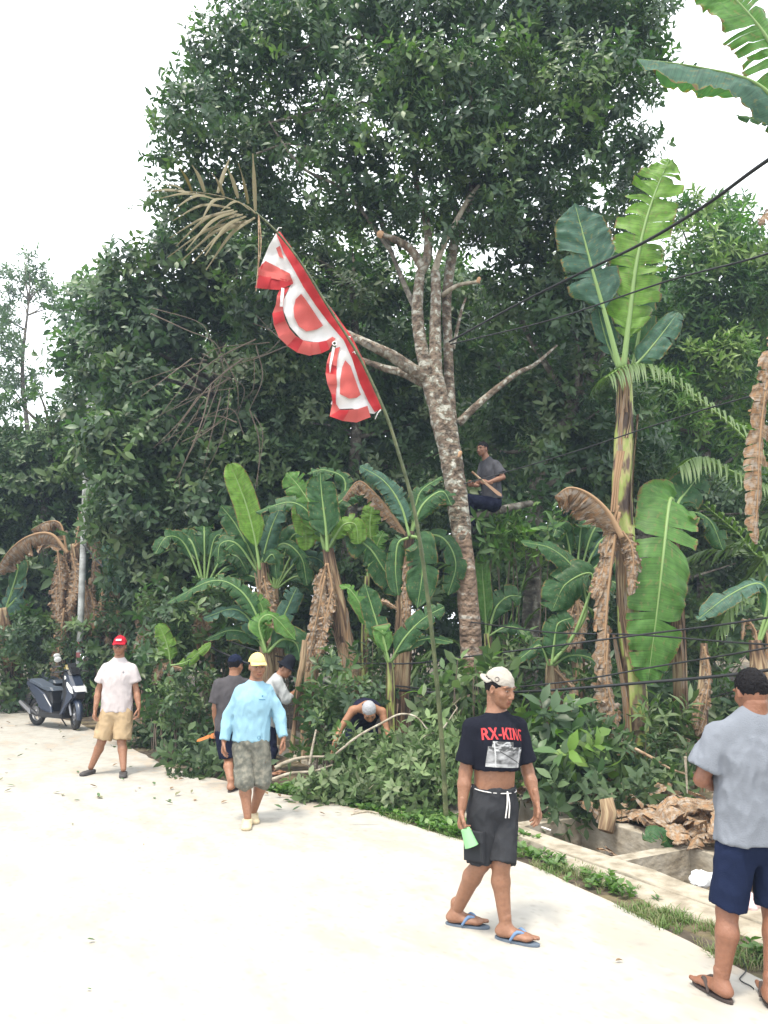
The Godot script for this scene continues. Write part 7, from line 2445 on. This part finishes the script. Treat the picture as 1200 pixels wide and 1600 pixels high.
	for i in 250:
		var s0 := rng.randf_range(3.2, 7.0)
		var w := rng.randf_range(FAR_W + 0.02, 6.7)
		var q := sw(s0, w, rng.randf_range(0.03, 0.1) + floor_y(s0, w))
		q.y += 0.22 * exp(-pow((s0 - 4.5) / 0.7, 2.0) - pow((w - 5.95) / 0.35, 2.0)) * sqrt(rng.randf())
		if i % 6 == 0:                                    # some have slid into the drain
			w = rng.randf_range(NEAR_W + 0.12, FAR_W)
			q = sw(s0, w, rng.randf_range(-0.5, -0.15) if s0 > 4.3 else rng.randf_range(-0.3, 0.06))
		var o := obj("dry_leaf_piece", shapes[i % 7], M.dry_leaf)
		o.position = q
		o.basis = Basis.from_scale(Vector3.ONE * rng.randf_range(0.75, 1.3)) * Basis.from_euler(Vector3(rng.randf_range(-0.6, 0.6), rng.randf() * TAU, rng.randf_range(-0.6, 0.6)))
		tag(o, "crumpled brown dry banana leaf dumped along the drain", "dry leaf", gd)
	for k in [["green banana leaf scrap lying among the dry leaves over the drain", [[1004, 1312], [1030, 1298], [1052, 1325]], 34, 6.95, "blade_mid"]]:
		var P := pts(k[1], k[3])
		var o := obj("green_leaf_scrap", blade(P, k[2] * k[3] / F, Vector3(0, 0.8, 0.6), 77, 0.15, 0.3, 0.3, 0.1, 0.0)[0], M[k[4]])
		tag(o, k[0], "leaf")
	var c0 := gp(955, 1290, 0.05)
	var b := MB.new()
	b.tube([c0 + Vector3(-0.05, -0.05, 0), c0 + Vector3(0, 0.1, -0.05), c0 + Vector3(-0.02, 0.22, -0.08)], [0.07, 0.075, 0.06], 9, 0.12, rng)
	tag(obj("stalk_stump", b.mesh(), M.dry_stem), "short brown cut piece of banana stalk on the drain's far side", "stalk")
	# litter behind the man in grey
	var crumple := FastNoiseLite.new()
	crumple.seed = 8
	crumple.frequency = 9.0
	for k in [["white plastic bag crumpled in the drain beside the grey-shirted man", gp(1102, 1384, 0.0), Vector3(0.12, 0.05, 0.08), lin(0.72, 0.72, 0.72), "bag_white"], ["pinkish plastic sack lying on the apron behind the grey-shirted man", gp(1178, 1420, 0.02), Vector3(0.16, 0.045, 0.09), lin(0.6, 0.42, 0.42), "bag_pink"]]:
		var s := Sdf.new(-Vector3(0.26, 0.14, 0.2), Vector3(0.26, 0.16, 0.2), 0.012)
		s.ball(Vector3.ZERO, k[2], Basis.IDENTITY, 0.02)
		s.ball(Vector3(k[2].x * 0.7, 0.01, 0.02), k[2] * 0.55, Basis.IDENTITY, 0.02)
		s.crease(crumple, 0.035, Vector3(1, 1.6, 1))
		b = MB.new()
		s.into(b)
		var o := obj("plastic_bag", b.mesh(), mat(k[4], k[3], 0.4))
		o.position = k[1] + Vector3(0, 0.04, 0)
		tag(o, k[0], "plastic bag")
	b = MB.new()
	var wl := []
	for q in [[1158, 1495], [1166, 1515], [1156, 1530], [1172, 1540], [1178, 1545]]: wl.append(gp(q[0], q[1], 0.006))
	b.tube(curve(wl, 24), [0.0035], 5)
	tag(obj("ground_wire", b.mesh(), M.cable_black), "short black wire lying on the road beside the grey-shirted man", "wire")
	# leaves fallen on the road
	var gl := "leaves fallen on the road"
	var leafs := []
	for i in 6:
		b = MB.new()
		add_leaf(b, Vector3(-0.05, 0.004, 0), Vector3(1, rng.randf_range(0.0, 0.25), rng.randf_range(-0.2, 0.2)), Vector3.UP, rng.randf_range(0.07, 0.13), rng.randf_range(0.03, 0.045), rng.randf_range(-0.1, 0.8), rng.randf_range(-0.3, 0.2))
		leafs.append(b.mesh())
	var lm := [mat("fallen_green", lin(0.07, 0.13, 0.05), 0.6), mat("fallen_brown", lin(0.2, 0.13, 0.07), 0.8), mat("fallen_olive", lin(0.16, 0.16, 0.09), 0.8)]
	var spots := [[224, 1322], [140, 1475], [138, 1550], [432, 1265], [305, 1252], [350, 1255], [262, 1258], [465, 1268], [530, 1274], [113, 1290], [300, 1240], [968, 1505], [600, 1255], [570, 1262]]
	for i in 75: spots.append([rng.randf_range(0, 430), 1130 + 125 * pow(rng.randf(), 1.3)])
	for i in 20: spots.append([rng.randf_range(420, 640), rng.randf_range(1236, 1275)])
	for k in spots:
		var q := gp(k[0], k[1], 0.0)
		if q.dot(ACROSS) > edge_w(q.dot(ALONG)) + 0.3: continue
		var o := obj("fallen_leaf", leafs[rng.randi() % 6], lm[rng.randi() % 3])
		o.position = q + Vector3(0, 0.012, 0)
		o.rotation.y = rng.randf() * TAU
		o.scale = Vector3.ONE * rng.randf_range(0.7, 1.3) * (0.55 if k[1] > 1280 else 1.0)
		tag(o, "small fallen leaf lying on the pale road", "leaf", gl)
